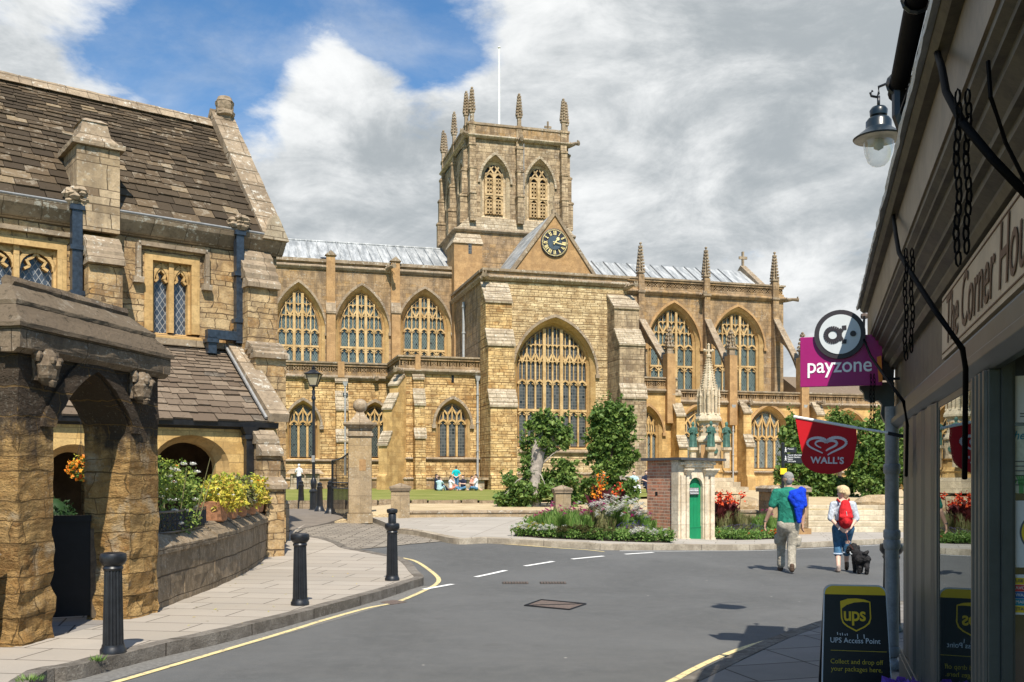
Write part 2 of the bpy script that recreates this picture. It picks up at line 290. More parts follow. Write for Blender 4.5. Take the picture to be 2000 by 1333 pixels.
def leafm(name, cols, trans=.25):
    m, t, o = newmat(name); g = t.n('ShaderNodeNewGeometry').outputs['Random Per Island']
    a = t.mix(t.ramp(g, 0, .5, False), cols[0], cols[1]); a = t.mix(t.ramp(g, .55, .95, False), a, cols[2])
    d = t.n('ShaderNodeBsdfPrincipled', None, Base_Color=a, Roughness=.55); d.inputs['Specular IOR Level'].default_value = .35
    tr = t.n('ShaderNodeBsdfTranslucent', None, Color=a); mx = t.n('ShaderNodeMixShader', None, _0=trans); t.L.new(d.outputs[0], mx.inputs[1]); t.L.new(tr.outputs[0], mx.inputs[2]); t.L.new(mx.outputs[0], o.inputs[0]); return m
leafg = leafm('lime_tree_leaf', [(.055, .115, .020), (.11, .19, .038), (.22, .31, .075)], .3)
leafy = leafm('yellow_green_leaf', [(.16, .24, .03), (.30, .36, .05), (.42, .42, .08)])
leafyel = leafm('golden_yellow_leaf', [(.42, .40, .05), (.60, .54, .07), (.50, .33, .06)])
leafbed = leafm('bedding_leaf', [(.08, .16, .03), (.14, .26, .05), (.25, .34, .10)], .3)
leafolive = leafm('olive_seedhead', [(.16, .15, .06), (.22, .20, .09), (.13, .16, .05)])
leafred = leafm('dark_red_canna_leaf', [(.045, .008, .012), (.09, .015, .02), (.16, .03, .03)])
petr = leafm('scarlet_petal', [(.62, .03, .02), (.75, .08, .02), (.7, .12, .03)])
peto = leafm('orange_petal', [(.80, .22, .02), (.85, .36, .03), (.8, .15, .02)])
petw = leafm('white_petal', [(.75, .75, .70), (.82, .81, .76), (.70, .68, .60)])
petp = leafm('magenta_petal', [(.55, .02, .22), (.65, .05, .30), (.55, .25, .40)])
petv = leafm('violet_petal', [(.12, .05, .40), (.20, .09, .50), (.25, .15, .45)])
topim = leafm('box_hedge_leaf', [(.012, .035, .008), (.02, .055, .012), (.03, .07, .015)])

# ---------------------------------------------------------------- mesh builder
def P(px, py, z): return Vector(((px-1000)/F*z, z, EYE+(HZ-py)/F*z))
def sm(x): x = max(0, min(1, x)); return x*x*(3-2*x)
def th(x, y): return .47*sm((y-16.5)/12)*(1-sm(x/6))
def gp(px, py, off=0.0, hf=th):
    z = (EYE-off)*F/(py-HZ)
    for _ in range(30):
        x = (px-1000)/F*z; z = .5*z+.5*max(2, (EYE-off-hf(x, z))*F/(py-HZ))
    x = (px-1000)/F*z
    return Vector((x, z, hf(x, z)+off))
def tag(o, label=None, cat=None, group=None, kind=None):
    if label: o['label'] = label
    if cat: o['category'] = cat
    if group: o['group'] = group
    if kind: o['kind'] = kind
    return o
def empty(name, loc=(0, 0, 0), rz=0.0, label=None, cat=None, group=None):
    o = bpy.data.objects.new(name, None); col.objects.link(o); o.location = loc; o.rotation_euler = (0, 0, rz); o.empty_display_size = .2
    return tag(o, label, cat, group)
def copy_tree(o, parent=None):
    c = o.copy(); col.objects.link(c); c.parent = parent
    for ch in [x for x in col.objects if x.parent == o]: copy_tree(ch, c)
    return c
def ptag(o, label): o['label'] = label; return o
class MB:
    def __init__(s): s.v = []; s.f = []
    def add(s, vs, fs):
        b = len(s.v); s.v += [tuple(p) for p in vs]; s.f += [tuple(b+i for i in f) for f in fs]; return s
    def box(s, x0, x1, y0, y1, z0, z1):
        v = [(x, y, z) for z in (z0, z1) for x, y in ((x0, y0), (x1, y0), (x1, y1), (x0, y1))]
        return s.add(v, [(3, 2, 1, 0), (4, 5, 6, 7), (0, 1, 5, 4), (1, 2, 6, 5), (2, 3, 7, 6), (3, 0, 4, 7)])
    def hexa(s, p): # 8 points: bottom ring ccw, top ring ccw
        return s.add(p, [(3, 2, 1, 0), (4, 5, 6, 7), (0, 1, 5, 4), (1, 2, 6, 5), (2, 3, 7, 6), (3, 0, 4, 7)])
    def prism(s, poly, a0, a1, axis='x'):
        """poly in the two other axes, extruded along axis from a0 to a1"""
        n = len(poly)
        def q(a, p): return (a, p[0], p[1]) if axis == 'x' else ((p[0], a, p[1]) if axis == 'y' else (p[0], p[1], a))
        vs = [q(a0, p) for p in poly]+[q(a1, p) for p in poly]
        tr = tessellate_polygon([[Vector((p[0], p[1], 0)) for p in poly]])
        fs = [tuple(t) for t in tr]+[tuple(n+i for i in reversed(t)) for t in tr]+[(i, (i+1) % n, n+(i+1) % n, n+i) for i in range(n)]
        return s.add(vs, fs)
    def tube(s, pts, r, n=8, cap=True):
        pts = [Vector(p) for p in pts]; k = len(pts); rs = r if isinstance(r, (list, tuple)) else [r]*k
        b = len(s.v); up = Vector((0, 0, 1))
        for i, p in enumerate(pts):
            d = (pts[min(i+1, k-1)]-pts[max(i-1, 0)])
            if d.length < 1e-9: d = Vector((0, 0, 1))
            d.normalize(); a = d.cross(up if abs(d.z) < .9 else Vector((1, 0, 0))).normalized(); c = a.cross(d)
            for j in range(n):
                t = 2*math.pi*j/n; q = p+(a*math.cos(t)+c*math.sin(t))*rs[i]; s.v.append(tuple(q))
        for i in range(k-1):
            for j in range(n): s.f.append((b+i*n+j, b+i*n+(j+1) % n, b+(i+1)*n+(j+1) % n, b+(i+1)*n+j))
        if cap: s.f.append(tuple(b+j for j in reversed(range(n)))); s.f.append(tuple(b+(k-1)*n+j for j in range(n)))
        return s
    def lathe(s, prof, n=16, c=(0, 0, 0), squ=(1, 1), rot=0.0):
        b = len(s.v); k = len(prof)
        for r, z in prof:
            for j in range(n):
                t = 2*math.pi*j/n+rot; s.v.append((c[0]+r*math.cos(t)*squ[0], c[1]+r*math.sin(t)*squ[1], c[2]+z))
        for i in range(k-1):
            for j in range(n): s.f.append((b+i*n+j, b+i*n+(j+1) % n, b+(i+1)*n+(j+1) % n, b+(i+1)*n+j))
        s.f.append(tuple(b+j for j in reversed(range(n)))); s.f.append(tuple(b+(k-1)*n+j for j in range(n))); return s
    def bar(s, p, q, wd, y0, y1):
        """flat bar in the x-z plane from p to q, width wd, between depths y0 and y1"""
        dx, dz = q[0]-p[0], q[1]-p[1]; L = math.hypot(dx, dz) or 1e-6; nx, nz = -dz/L*wd/2, dx/L*wd/2
        c = [(p[0]+nx, p[1]+nz), (p[0]-nx, p[1]-nz), (q[0]-nx, q[1]-nz), (q[0]+nx, q[1]+nz)]
        v = [(a, y0, h) for a, h in c]+[(a, y1, h) for a, h in c]
        return s.add(v, [(0, 1, 2, 3), (0, 4, 5, 1), (1, 5, 6, 2), (2, 6, 7, 3), (3, 7, 4, 0)])
    def poly(s, pts, wd, y0, y1, close=False):
        for a, b in zip(pts, pts[1:]+([pts[0]] if close else [])):
            if a is not b: s.bar(a, b, wd, y0, y1)
        return s
    def sheet(s, loops, y, flip=False):
        L = [[Vector((a, h, 0)) for a, h in lp] for lp in loops]; tr = tessellate_polygon(L); flat = [p for lp in loops for p in lp]
        return s.add([(a, y, h) for a, h in flat], [tuple(t) for t in tr])
    def ring(s, o1, y1, o2, y2, close=True):
        n = len(o1); b = len(s.v); s.v += [(a, y1, h) for a, h in o1]+[(a, y2, h) for a, h in o2]
        for i in range(n if close else n-1): j = (i+1) % n; s.f.append((b+i, b+j, b+n+j, b+n+i))
        return s
    def build(s, name, m, parent=None, smooth=False, bev=0.0, **tg):
        me = bpy.data.meshes.new(name); me.from_pydata(s.v, [], s.f); me.materials.append(m)
        bm = bmesh.new(); bm.from_mesh(me); bmesh.ops.recalc_face_normals(bm, faces=bm.faces); bm.to_mesh(me); bm.free()
        if smooth: me.polygons.foreach_set('use_smooth', [True]*len(me.polygons)); 
        me.update()
        o = bpy.data.objects.new(name, me); col.objects.link(o); o.parent = parent
        if smooth == 'auto':
            try: me.set_sharp_from_angle(angle=R(40))
            except Exception: pass
        if bev: md = o.modifiers.new('b', 'BEVEL'); md.width = bev; md.segments = 2; md.limit_method = 'ANGLE'
        return tag(o, **tg)
def text(body, size, loc, m, parent, ext=.002, shear=0.0, sx=1.0, align='LEFT', name='lettering', rot=(math.pi/2, 0, 0), off=0.0, sp=1.0):
    c = bpy.data.curves.new(name, 'FONT'); c.body = body; c.size = size; c.extrude = ext; c.shear = shear; c.align_x = align; c.offset = off; c.space_character = sp; c.resolution_u = 3
    c.materials.append(m); tmp = bpy.data.objects.new(name, c); col.objects.link(tmp); bpy.context.view_layer.update()
    me = bpy.data.meshes.new_from_object(tmp.evaluated_get(bpy.context.evaluated_depsgraph_get())); me.name = name; bpy.data.objects.remove(tmp); bpy.data.curves.remove(c)
    if not me.materials: me.materials.append(m)
    o = bpy.data.objects.new(name, me); col.objects.link(o); o.location = loc; o.rotation_euler = rot; o.scale = (sx, 1, 1); o.parent = parent
    return o
class Frame:
    """a building's own axes: x to the viewer's right along the wall, y into the building"""
    def __init__(s, px, z, ang): # ang: direction of +x, radians from world +x
        s.o = Vector(((px-1000)/F*z, z)); s.a = ang; s.x = Vector((math.cos(ang), math.sin(ang))); s.y = Vector((-math.sin(ang), math.cos(ang)))
    def uv(s, px, py, v):
        k = (px-1000)/F; # t*(k,1) = o + u x + v y
        A = s.o+s.y*v; d = Vector((k, 1)); det = d.x*(-s.x.y)+s.x.x*d.y
        t = (A.x*(-s.x.y)+s.x.x*A.y)/det; u = (Vector((k*t, t))-A).dot(s.x)
        return u, EYE+(HZ-py)/F*t
    def u(s, px, v): return s.uv(px, HZ, v)[0]
    def h(s, px, py, v): return s.uv(px, py, v)[1]
    def root(s, name, **k): return empty(name, (s.o.x, s.o.y, 0), s.a, **k)
def arch(w_, sp, ap, n=10, base=None):
    """pointed arch outline, half width w_, centred on 0: left jamb base, up, apex, down (ccw from the left foot); base None: only the arc"""
    r = ap-sp
    if r >= w_: Rr = (w_*w_+r*r)/(2*w_)
    else: Rr = None
    L = []
    for i in range(n+1):
        if Rr: 
            amax = math.asin(min(1, r/Rr)); t = amax*i/n; x = Rr*math.cos(t)-(Rr-w_); L.append((-x, sp+Rr*math.sin(t)))
        else:
            q = 1-(i/n)**1.5; L.append((-w_*q, sp+r*max(0, 1-q**1.3)**.72))
    L[-1] = (0, ap)
    full = L+[(-x, h) for x, h in reversed(L[:-1])]
    if base is not None: full = [(-w_, base)]+full+[(w_, base)]
    return full
def arch_h(x, w_, sp, ap):
    r = ap-sp; x = abs(x)
    if x >= w_: return sp
    if r >= w_: Rr = (w_*w_+r*r)/(2*w_); return sp+math.sqrt(max(0, Rr*Rr-(x+Rr-w_)**2))
    return sp+r*max(0, 1-(x/w_)**1.3)**.72
def sh_(pts, dx): return [(a+dx, h) for a, h in pts]
def gothic(parent, cx, y, w_, sill, sp, ap, n, glass, depth=.45, jamb=.32, lead_h=None, transoms=(), major=(), mw=.10, hood=True, tm=None, hoodm=None, sub=True, name='window'):
    """parts of one traceried window; returns the outline the wall must leave open"""
    tm = tm or mullm
    oo = arch(w_+jamb, sp, ap+jamb*1.15, 12, sill-.12); io = arch(w_, sp, ap, 12, sill); mo = arch(w_+jamb*.45, sp, ap+jamb*.5, 12, sill-.05)
    m = MB(); m.ring(sh_(oo, cx), y-.003, sh_(mo, cx), y+depth*.45); m.ring(sh_(mo, cx), y+depth*.45, sh_(arch(w_+jamb*.40, sp, ap+jamb*.45, 12, sill-.04), cx), y+depth*.62)
    m.ring(sh_(arch(w_+jamb*.40, sp, ap+jamb*.45, 12, sill-.04), cx), y+depth*.62, sh_(io, cx), y+depth)
    root = m.build(name, trim, parent)
    if hood:
        h0 = arch(w_+jamb+.02, sp-.25, ap+jamb*1.15+.02, 12); h1 = arch(w_+jamb+.17, sp-.25, ap+jamb*1.15+.21, 12)
        hm = MB(); hm.ring(sh_(h0, cx), y-.03, sh_(h0, cx), y-.12, False); hm.ring(sh_(h0, cx), y-.12, sh_(h1, cx), y-.10, False); hm.ring(sh_(h1, cx), y-.10, sh_(h1, cx), y+.05, False)
        for s_ in (-1, 1): hm.box(cx+s_*(w_+jamb+.10)-.13, cx+s_*(w_+jamb+.10)+.13, y-.16, y+.02, sp-.48, sp-.25)
        hm.build('hood_mould', hoodm or coping, root)
    g = MB(); g.sheet([sh_(io, cx)], y+depth-.06); g.build('pane', glass, root)
    t = MB(); y0, y1 = y+depth-.22, y+depth-.07; W = 2*w_; lw = W/n
    L1 = lead_h if lead_h is not None else sp
    rise = lw*.62
    def heads(x0, x1, hh, ww, ri):
        a = arch((x1-x0)/2, hh-ri, hh, 5); c = (x0+x1)/2
        pts = [(x+c, z) for x, z in a if z < arch_h(x+c, w_, sp, ap)+.02 and abs(x+c) < w_]
        if len(pts) > 1: t.poly(sh_(pts, cx), ww, y0, y1)
    for i in range(1, n):
        x = -w_+i*lw; big = i in major; top = arch_h(x, w_, sp, ap)
        if sub or big: t.bar((cx+x, sill), (cx+x, top), mw*(1.45 if big else .74), y0-(.08 if big else 0), y1)
        else: t.bar((cx+x, sill), (cx+x, L1-rise*.2), mw, y0, y1)
    for i in range(n):
        heads(-w_+i*lw, -w_+(i+1)*lw, L1, mw*.9, rise)
        for tr in transoms: heads(-w_+i*lw, -w_+(i+1)*lw, tr-.05, mw*.6, rise*.8)
        # cusps
        for lv in (L1,)+tuple(tr-.05 for tr in transoms):
            c = -w_+(i+.5)*lw
            for s_ in (-1, 1):
                if lv < arch_h(c, w_, sp, ap): t.bar((cx+c+s_*lw*.36, lv-rise*.75), (cx+c+s_*lw*.14, lv-rise*.6), mw*.4, y0+.05, y1)
    if sub:
        tot = ap-L1; lv = [L1+tot*.36, L1+tot*.66]
        for i in range(2*n):
            x0 = -w_+i*lw/2; x1 = x0+lw/2; c = (x0+x1)/2
            if i % 2 and arch_h(x0, w_, sp, ap) > L1: t.bar((cx+x0, L1), (cx+x0, arch_h(x0, w_, sp, ap)), mw*.36, y0+.05, y1)
            for k, l in enumerate(lv):
                if arch_h(c, w_, sp, ap) > l: heads(x0, x1, l, mw*.4, lw*.36)
                if k == 0 and i % 2 == 0 and arch_h(x1, w_, sp, ap) > l+lw*.9:
                    t.bar((cx+x1, l-lw*.1), (cx+x0+.02, l+lw*.75), mw*.75, y0, y1); t.bar((cx+x1, l-lw*.1), (cx+x1+lw/2-.02, l+lw*.75), mw*.75, y0, y1)
            
        for l in lv:
            xs = [q/40*w_ for q in range(-40, 41) if arch_h(q/40*w_, w_, sp, ap) > l]
            if xs: t.bar((cx+xs[0], l), (cx+xs[-1], l), mw*.25, y0+.08, y1)
    else: # intersecting heads: a V over each pair with small lights between
        for i in range(n-1):
            c = -w_+(i+1)*lw; tp = arch_h(c, w_, sp, ap)
            t.bar((cx+c, L1-rise*.2), (cx+c, min(tp, L1+(ap-L1)*.45)), mw*.8, y0, y1)
            for s_ in (-1, 1):
                e = c+s_*lw*.5; eh = min(arch_h(e, w_, sp, ap), L1+(ap-L1)*.75); t.bar((cx+c, L1+(ap-L1)*.32), (cx+e, eh), mw*.8, y0, y1)
        for i in range(n):
            c = -w_+(i+.5)*lw; tp = arch_h(c, w_, sp, ap)
            if tp > L1+.05: t.bar((cx+c, L1), (cx+c, tp), mw*.6, y0+.03, y1)
    for tr in transoms: t.bar((cx-w_, tr), (cx+w_, tr), mw*1.1, y0-.03, y1)
    t.ring(sh_(io, cx), y+depth-.001, sh_(arch(w_-.07, sp, ap-.09, 12, sill+.04), cx), y0-.02)
    t.build('tracery', tm, root)
    return root, sh_(oo, cx)
def wall_holes(x0, x1, z0, z1, holes, y, thick=.6, top=None, through=False):
    m = MB(); outer = top or [(x0, z0), (x1, z0), (x1, z1), (x0, z1)]
    m.sheet([outer]+holes, y); n = len(outer)
    m.ring(outer, y, outer, y+thick); m.sheet([outer]+(holes if through else []), y+thick)
    return m
def leaves(m, n, fn, size, flat=.0, aspect=1.6):
    """n leaves at points given by fn(), each a folded diamond of the given size"""
    for _ in range(n):
        p = fn()
        if p is None: continue
        s_ = size*random.uniform(.6, 1.35); d = Vector((random.gauss(0, 1), random.gauss(0, 1), random.gauss(0, .8)-.2)).normalized(); u = Vector((random.gauss(0, 1), random.gauss(0, 1), random.gauss(0, 1)+flat)); sd_ = d.cross(u).normalized()*s_/aspect; nn = d.cross(sd_).normalized()*s_*.18
        p = Vector(p); b = len(m.v)
        m.v += [tuple(p), tuple(p+d*s_*.45+sd_*.5+nn), tuple(p+d*s_), tuple(p+d*s_*.45-sd_*.5+nn)]
        m.f += [(b, b+1, b+2), (b, b+2, b+3)]
    return m
def in_blobs(bl, shell=.55):
    def f():
        c, r = random.choice(bl)[:2]
        d = Vector((random.gauss(0, 1), random.gauss(0, 1), random.gauss(0, 1))).normalized(); k = random.uniform(shell, 1)**.6*random.uniform(.8, 1.08)
        return (c[0]+d.x*r[0]*k, c[1]+d.y*r[1]*k, c[2]+d.z*r[2]*k)
    return f
def ruff(o, amp, scale, seed=0, cut=.22):
    """break up a mesh's faces and push its points about so that stone looks eroded"""
    me = o.data; bm = bmesh.new(); bm.from_mesh(me); bmesh.ops.triangulate(bm, faces=bm.faces)
    for _ in range(7):
        e = [e for e in bm.edges if e.calc_length() > cut]
        if not e or len(bm.verts) > 60000: break
        bmesh.ops.subdivide_edges(bm, edges=e, cuts=1, use_grid_fill=False); bmesh.ops.triangulate(bm, faces=bm.faces)
    bmesh.ops.remove_doubles(bm, verts=bm.verts, dist=.0005)
    for v in bm.verts:
        p = v.co*scale+Vector((seed, seed*.7, 0)); q = noise.noise_vector(Vector((p.x, p.y, p.z*2.2)))+noise.noise_vector(Vector((p.x, p.y, p.z*2.6))*2.7)*.5
        a = amp(v.co) if callable(amp) else amp
        v.co += Vector((q.x, q.y, q.z*.4))*a
    bm.to_mesh(me); bm.free(); me.update(); return o
# ================================================================ ABBEY
A = Frame(953, 60, R(15.6))
ab = A.root('abbey_church', label='large golden stone abbey church with square pinnacled tower and clock gable', cat='church')
U, H, UV = A.u, A.h, A.uv
VC = 9.0            # clerestory plane
GZ = .95            # foot of the walls
def pierced(x0, x1, y, z0, z1, parent, name='pierced_parapet', back=None, bm=brown, cell=.62):
    """parapet: two rails and a band of quatrefoil piercings between them"""
    m = MB(); th_ = .26
    m.box(x0, x1, y-.06, y+th_, z1-.16, z1); m.box(x0, x1, y-.05, y+th_, z0, z0+.18)
    n = max(1, round((x1-x0)/cell)); c = (x1-x0)/n; zc = (z0+z1)/2+.01; hh = (z1-z0)-.34
    for i in range(n):
        xc = x0+(i+.5)*c
        for k in range(4):
            a = k*math.pi/2+math.pi/4; rr = min(c, hh)*.27
            cx_, cz_ = xc+math.cos(a)*rr*.98, zc+math.sin(a)*rr*.98
            pts = [(cx_+math.cos(t)*rr, cz_+math.sin(t)*rr*.95) for t in [a+math.pi+.55+j*(2*math.pi-1.1)/7 for j in range(8)]]
            m.poly(pts, .055, y+.02, y+.17)
        m.bar((x0+i*c, zc-hh/2), (x0+i*c, zc+hh/2), .05, y+.02, y+.18)
    m.build(name, bm, parent)
    if back: MB().box(x0, x1, y+.19, y+.24, z0+.1, z1-.1).build('parapet_backing', back, parent)
def buttress(parent, x0, x1, y, stages, m=gold, base=GZ-.3, slope=palec, name='buttress'):
    """stages from the ground: (projection, height where it starts to slope back, height where the slope meets the next stage)"""
    prof = [(y+.2, base), (y-stages[0][0]-.18, base), (y-stages[0][0]-.18, base+1.15), (y-stages[0][0], base+1.3)]
    sls = []
    for i, (p, h1, h2) in enumerate(stages):
        nx = stages[i+1][0] if i+1 < len(stages) else -.02
        prof += [(y-p, h1), (y-nx, h2)]
        k = max(2, int((h2-h1)/.24)); sl = MB(); sls.append(sl)
        for j in range(k):   # stone courses of the weathering, each lapping the next
            a, b = j/k, (j+1)/k
            q = lambda t: (y-p+(p-nx)*t, h1+(h2-h1)*t)
            (ya, za), (yb, zb) = q(a), q(b); sl.prism([(ya-.09, za-.09), (ya-.11, za+.02), (yb-.02, zb+.06), (yb+.02, zb-.03)], x0-.05-.01*(j % 2), x1+.05+.01*(j % 2))
    prof.append((y+.2, stages[-1][2]))
    b = MB().prism(prof, x0, x1).build(name, m, parent)
    for sl in sls: sl.build('weathering', slope, b)
    return b
def pinnacle(parent, x, y, z0, z1, w_=.34, shaft=.42, m=coping, crock=6, name='pinnacle'):
    """square shaft with a moulded cap and a crocketed spirelet"""
    zs = z0+(z1-z0)*shaft; b = MB()
    b.lathe([(w_*.72, z0), (w_*.72, zs-.12), (w_*1.05, zs-.08), (w_*1.05, zs+.02), (w_*.62, zs+.08), (.05, z1-.18), (.11, z1-.12), (.11, z1-.05), (.02, z1)], 4, (x, y, 0), rot=math.pi/4)
    for k in range(crock):
        t = (k+.6)/crock; z = zs+(z1-zs)*t*.86; r = w_*.66*(1-t*.88)+.06
        for j in range(4):
            a = j*math.pi/2; b.box(x+math.cos(a)*r-.055, x+math.cos(a)*r+.055, y+math.sin(a)*r-.055, y+math.sin(a)*r+.055, z, z+.13)
            a += math.pi/4; b.box(x+math.cos(a)*r*1.1-.05, x+math.cos(a)*r*1.1+.05, y+math.sin(a)*r*1.1-.05, y+math.sin(a)*r*1.1+.05, z-.05, z+.09)
    return b.build(name, m, parent)
def gargoyle(parent, x, y, z, dx=0, L=.9, name='gargoyle'):
    b = MB(); d = Vector((dx, -1, 0)).normalized(); p = Vector((x, y+.1, z))
    b.tube([p, p+d*L*.35+Vector((0, 0, .02)), p+d*L*.7+Vector((0, 0, .06)), p+d*L+Vector((0, 0, .0))], [.20, .17, .12, .15], 7)
    for s_ in (-1, 1):
        q = p+d*L*.45+Vector((d.y, -d.x, 0))*s_*-.16; b.tube([q, q+Vector((0, 0, .18))+d*-.1, q+Vector((d.y, -d.x, 0))*s_*-.15+Vector((0, 0, .02))], [.05, .04, .02], 5)
        b.box(*(lambda c: (c.x-.04, c.x+.04, c.y-.04, c.y+.04, c.z, c.z+.14))(p+d*L*.93+Vector((d.y, -d.x, 0))*s_*-.09+Vector((0, 0, .1))))
    return b.build(name, coping, parent, smooth='auto')
def downpipe(parent, x, y, z0, z1, m=greymet, head=True, r=.055, name='downpipe'):
    b = MB().tube([(x, y, z0), (x, y, z1)], r, 8)
    z = z0+.5
    while z < z1-.3: b.lathe([(r*1.5, z), (r*1.5, z+.09)], 8, (x, y, 0)); z += 1.75
    if head: b.hexa([(x-.08, y-.08, z1), (x+.08, y-.08, z1), (x+.08, y+.08, z1), (x-.08, y+.08, z1), (x-.17, y-.14, z1+.3), (x+.17, y-.14, z1+.3), (x+.17, y+.12, z1+.3), (x-.17, y+.12, z1+.3)])
    return b.build(name, m, parent)
def cord(parent, x0, x1, y, z, h=.22, p=.14, m=coping, name='string_course'):
    """moulded string course"""
    return MB().prism([(y+.05, z-h/2), (y-p*.4, z-h/2), (y-p, z-h*.05), (y-p, z+h*.15), (y-.01, z+h/2), (y+.05, z+h/2)], x0, x1).build(name, m, parent)
def win(cxpx, lpx, rpx, sill, sp, ap, v, **k):
    """window measured in the facade plane v"""
    x0, x1 = U(lpx, v), U(rpx, v); c = U(cxpx, v); hs = [H(cxpx, p, v) for p in (sill, sp, ap)]
    return c, (x1-x0)/2, hs

# ---- nave clerestory
x0, x1 = U(500, VC), U(887, VC); top = H(885, 522, VC); sb = H(885, 537, VC)
holes = []
for c, l, r in ((583, 541, 622), (707, 665.5, 748.5), (830, 790, 871)):
    apx = {583: 561, 707: 567, 830: 574}[c]
    cx, w_, (hs, sp, ap) = win(c, l, r, 745, 641, apx, VC)
    hs = 9.0
    rt, hole = gothic(ab, cx, VC, w_, hs, sp, ap-.15, 5, gl_green, .5, .40, lead_h=sp-.02, transoms=(H(c, {583: 675, 707: 679, 830: 684}[c], VC),), major=(2, 3), mw=.125)
    holes.append(hole)
wall_holes(x0, x1, 6, top-.1, holes, VC).build('nave_wall', brown, ab)
MB().box(x0, x1, VC-.14, VC+.3, top-.22, top).build('parapet_coping', coping, ab)
cord(ab, x0, x1, VC, sb, .34, .22)
for px, pt in ((646, 500), (772, 512)):
    a, b = U(px-9, VC), U(px+8, VC); zt = H(px, pt-1, VC)
    MB().prism([(VC+.1, 8), (VC-.55, 8), (VC-.55, H(px, 612, VC)), (VC-.25, H(px, 590, VC)), (VC-.25, zt), (VC+.1, zt)], a, b).build('pilaster', orange, ab)
    MB().prism([(VC-.30, H(px, 616, VC)), (VC-.62, H(px, 612, VC)-.1), (VC-.62, H(px, 611, VC)), (VC-.2, H(px, 588, VC))], a-.04, b+.04).build('pilaster_weathering', coping, ab)
    MB().prism([(a-.1, zt-.05), (b+.1, zt-.05), ((a+b)/2, zt+.28)], VC-.35, VC+.2, 'y').build('pilaster_gablet', coping, ab)
gargoyle(ab, U(756, VC), VC-.15, H(756, 527, VC), .25, 1.3)
# nave lead roof
VR = VC+4.9; rz = H(862, 488, VR); 
rf = MB().prism([(VC+.25, top-.15), (VR, rz), (VR+4.9, top-.15), (VC+.25, top-.3)], U(470, VR), U(900, VC)).build('nave_roof', lead, ab)
m = MB(); x = U(500, VC)
while x < U(886, VC)-.2: m.tube([(x, VC+.3, top-.02), (x, VR, rz+.04)], .035, 5, False); x += .72
m.build('lead_rolls', lead, rf)
MB().tube([(U(470, VR), VR, rz+.02), (U(900, VC), VR, rz+.02)], .09, 6).build('ridge_roll', lead, rf)
q = UV(637, 506, VC+1.2); MB().box(q[0]-.35, q[0]+.35, VC+.9, VC+1.3, q[1]-.35, q[1]-.05).box(q[0]-.42, q[0]+.42, VC+.85, VC+1.35, q[1]-.05, q[1]+.03).build('roof_vent', pipeblue, rf)

# ---- south transept
tx0, tx1 = U(945, 0), U(1224, 0); pt = UV(1090, 532.5, -.12)[1]; pb = H(1090, 548, 0); pc = H(1090, 561, 0)
gx, gw, (gs, gsp, ga) = win(1084.5, 1016.5, 1151.5, 873, 722, 636, 0)
_, hole = gothic(ab, gx, 0, gw, gs, gsp, ga, 8, gl_dark, .75, .42, lead_h=H(1084, 742, 0), transoms=(H(1084, 801, 0),), major=(3, 5), mw=.135, name='great_window')
wall_holes(tx0, tx1, GZ-.3, pb+.1, [hole], 0, .8).build('transept_wall', transf, ab)
MB().box(tx0, tx1, -.05, .5, pb, pt-.12).build('transept_parapet', brown, ab)
MB().box(tx0-.12, tx1+.12, -.18, .55, pt-.14, pt+.02).build('parapet_coping', coping, ab)
cord(ab, tx0-.15, tx1+.15, 0, pb-.05, .38, .26)
cord(ab, U(1013, 0), tx1-.8, 0, gs-.35, .3, .2)
# west and east sides
MB().box(tx0-.001, tx0+.6, .801, VC, GZ-.3, pb+.1).build('transept_side_wall', brown, ab)
MB().box(tx0-.05, tx0+.4, .5, VC, pb+.1, pt-.12).build('side_parapet', brown, ab)
MB().box(tx0-.18, tx0+.5, .55, VC, pt-.14, pt+.02).build('side_parapet_coping', coping, ab)
MB().prism([(tx0+.05, pb-.24), (tx0-.1, pb-.24), (tx0-.26, pb-.07), (tx0-.26, pb), (tx0, pb+.14), (tx0+.05, pb+.14)], .05, VC, 'y').build('side_string_course', coping, ab)
MB().box(tx1-.6, tx1+.001, .801, VC, GZ-.3, pt-.12).build('transept_side_wall', brown, ab)
MB().box(tx1-.4, tx1+.18, .55, VC, pt-.14, pt+.02).build('side_parapet_coping', coping, ab)
cord(ab, tx0-.02, tx1+.02, 0, 1.95, .22, .18, name='plinth_moulding')
MB().box(tx0-.12, tx1+.12, -.2, .02, GZ-.3, 1.86).build('plinth', brown, ab)
downpipe(ab, tx0-.12, 5.1, H(945, 700, 0), H(945, 575, 0)+.4, greymet, False, .085)
hL = lambda py: H(1000, py, -1.6)
buttress(ab, U(940, 0), U(990, 0), 0, [(2.3, hL(795), hL(763)), (1.75, hL(675), hL(643)), (1.15, hL(588), hL(545))], gold)
hR = lambda py: H(1235, py, -1.6)
buttress(ab, U(1186, 0), U(1233, 0), 0, [(2.45, hR(779), hR(752)), (2.1, hR(675), hR(643)), (1.25, hR(600), hR(569))], towers)
gargoyle(ab, tx0+.25, -.1, H(955, 543, 0), -.5, 1.0); gargoyle(ab, tx1-.1, -.1, H(1222, 563, 0), .25, 1.2)
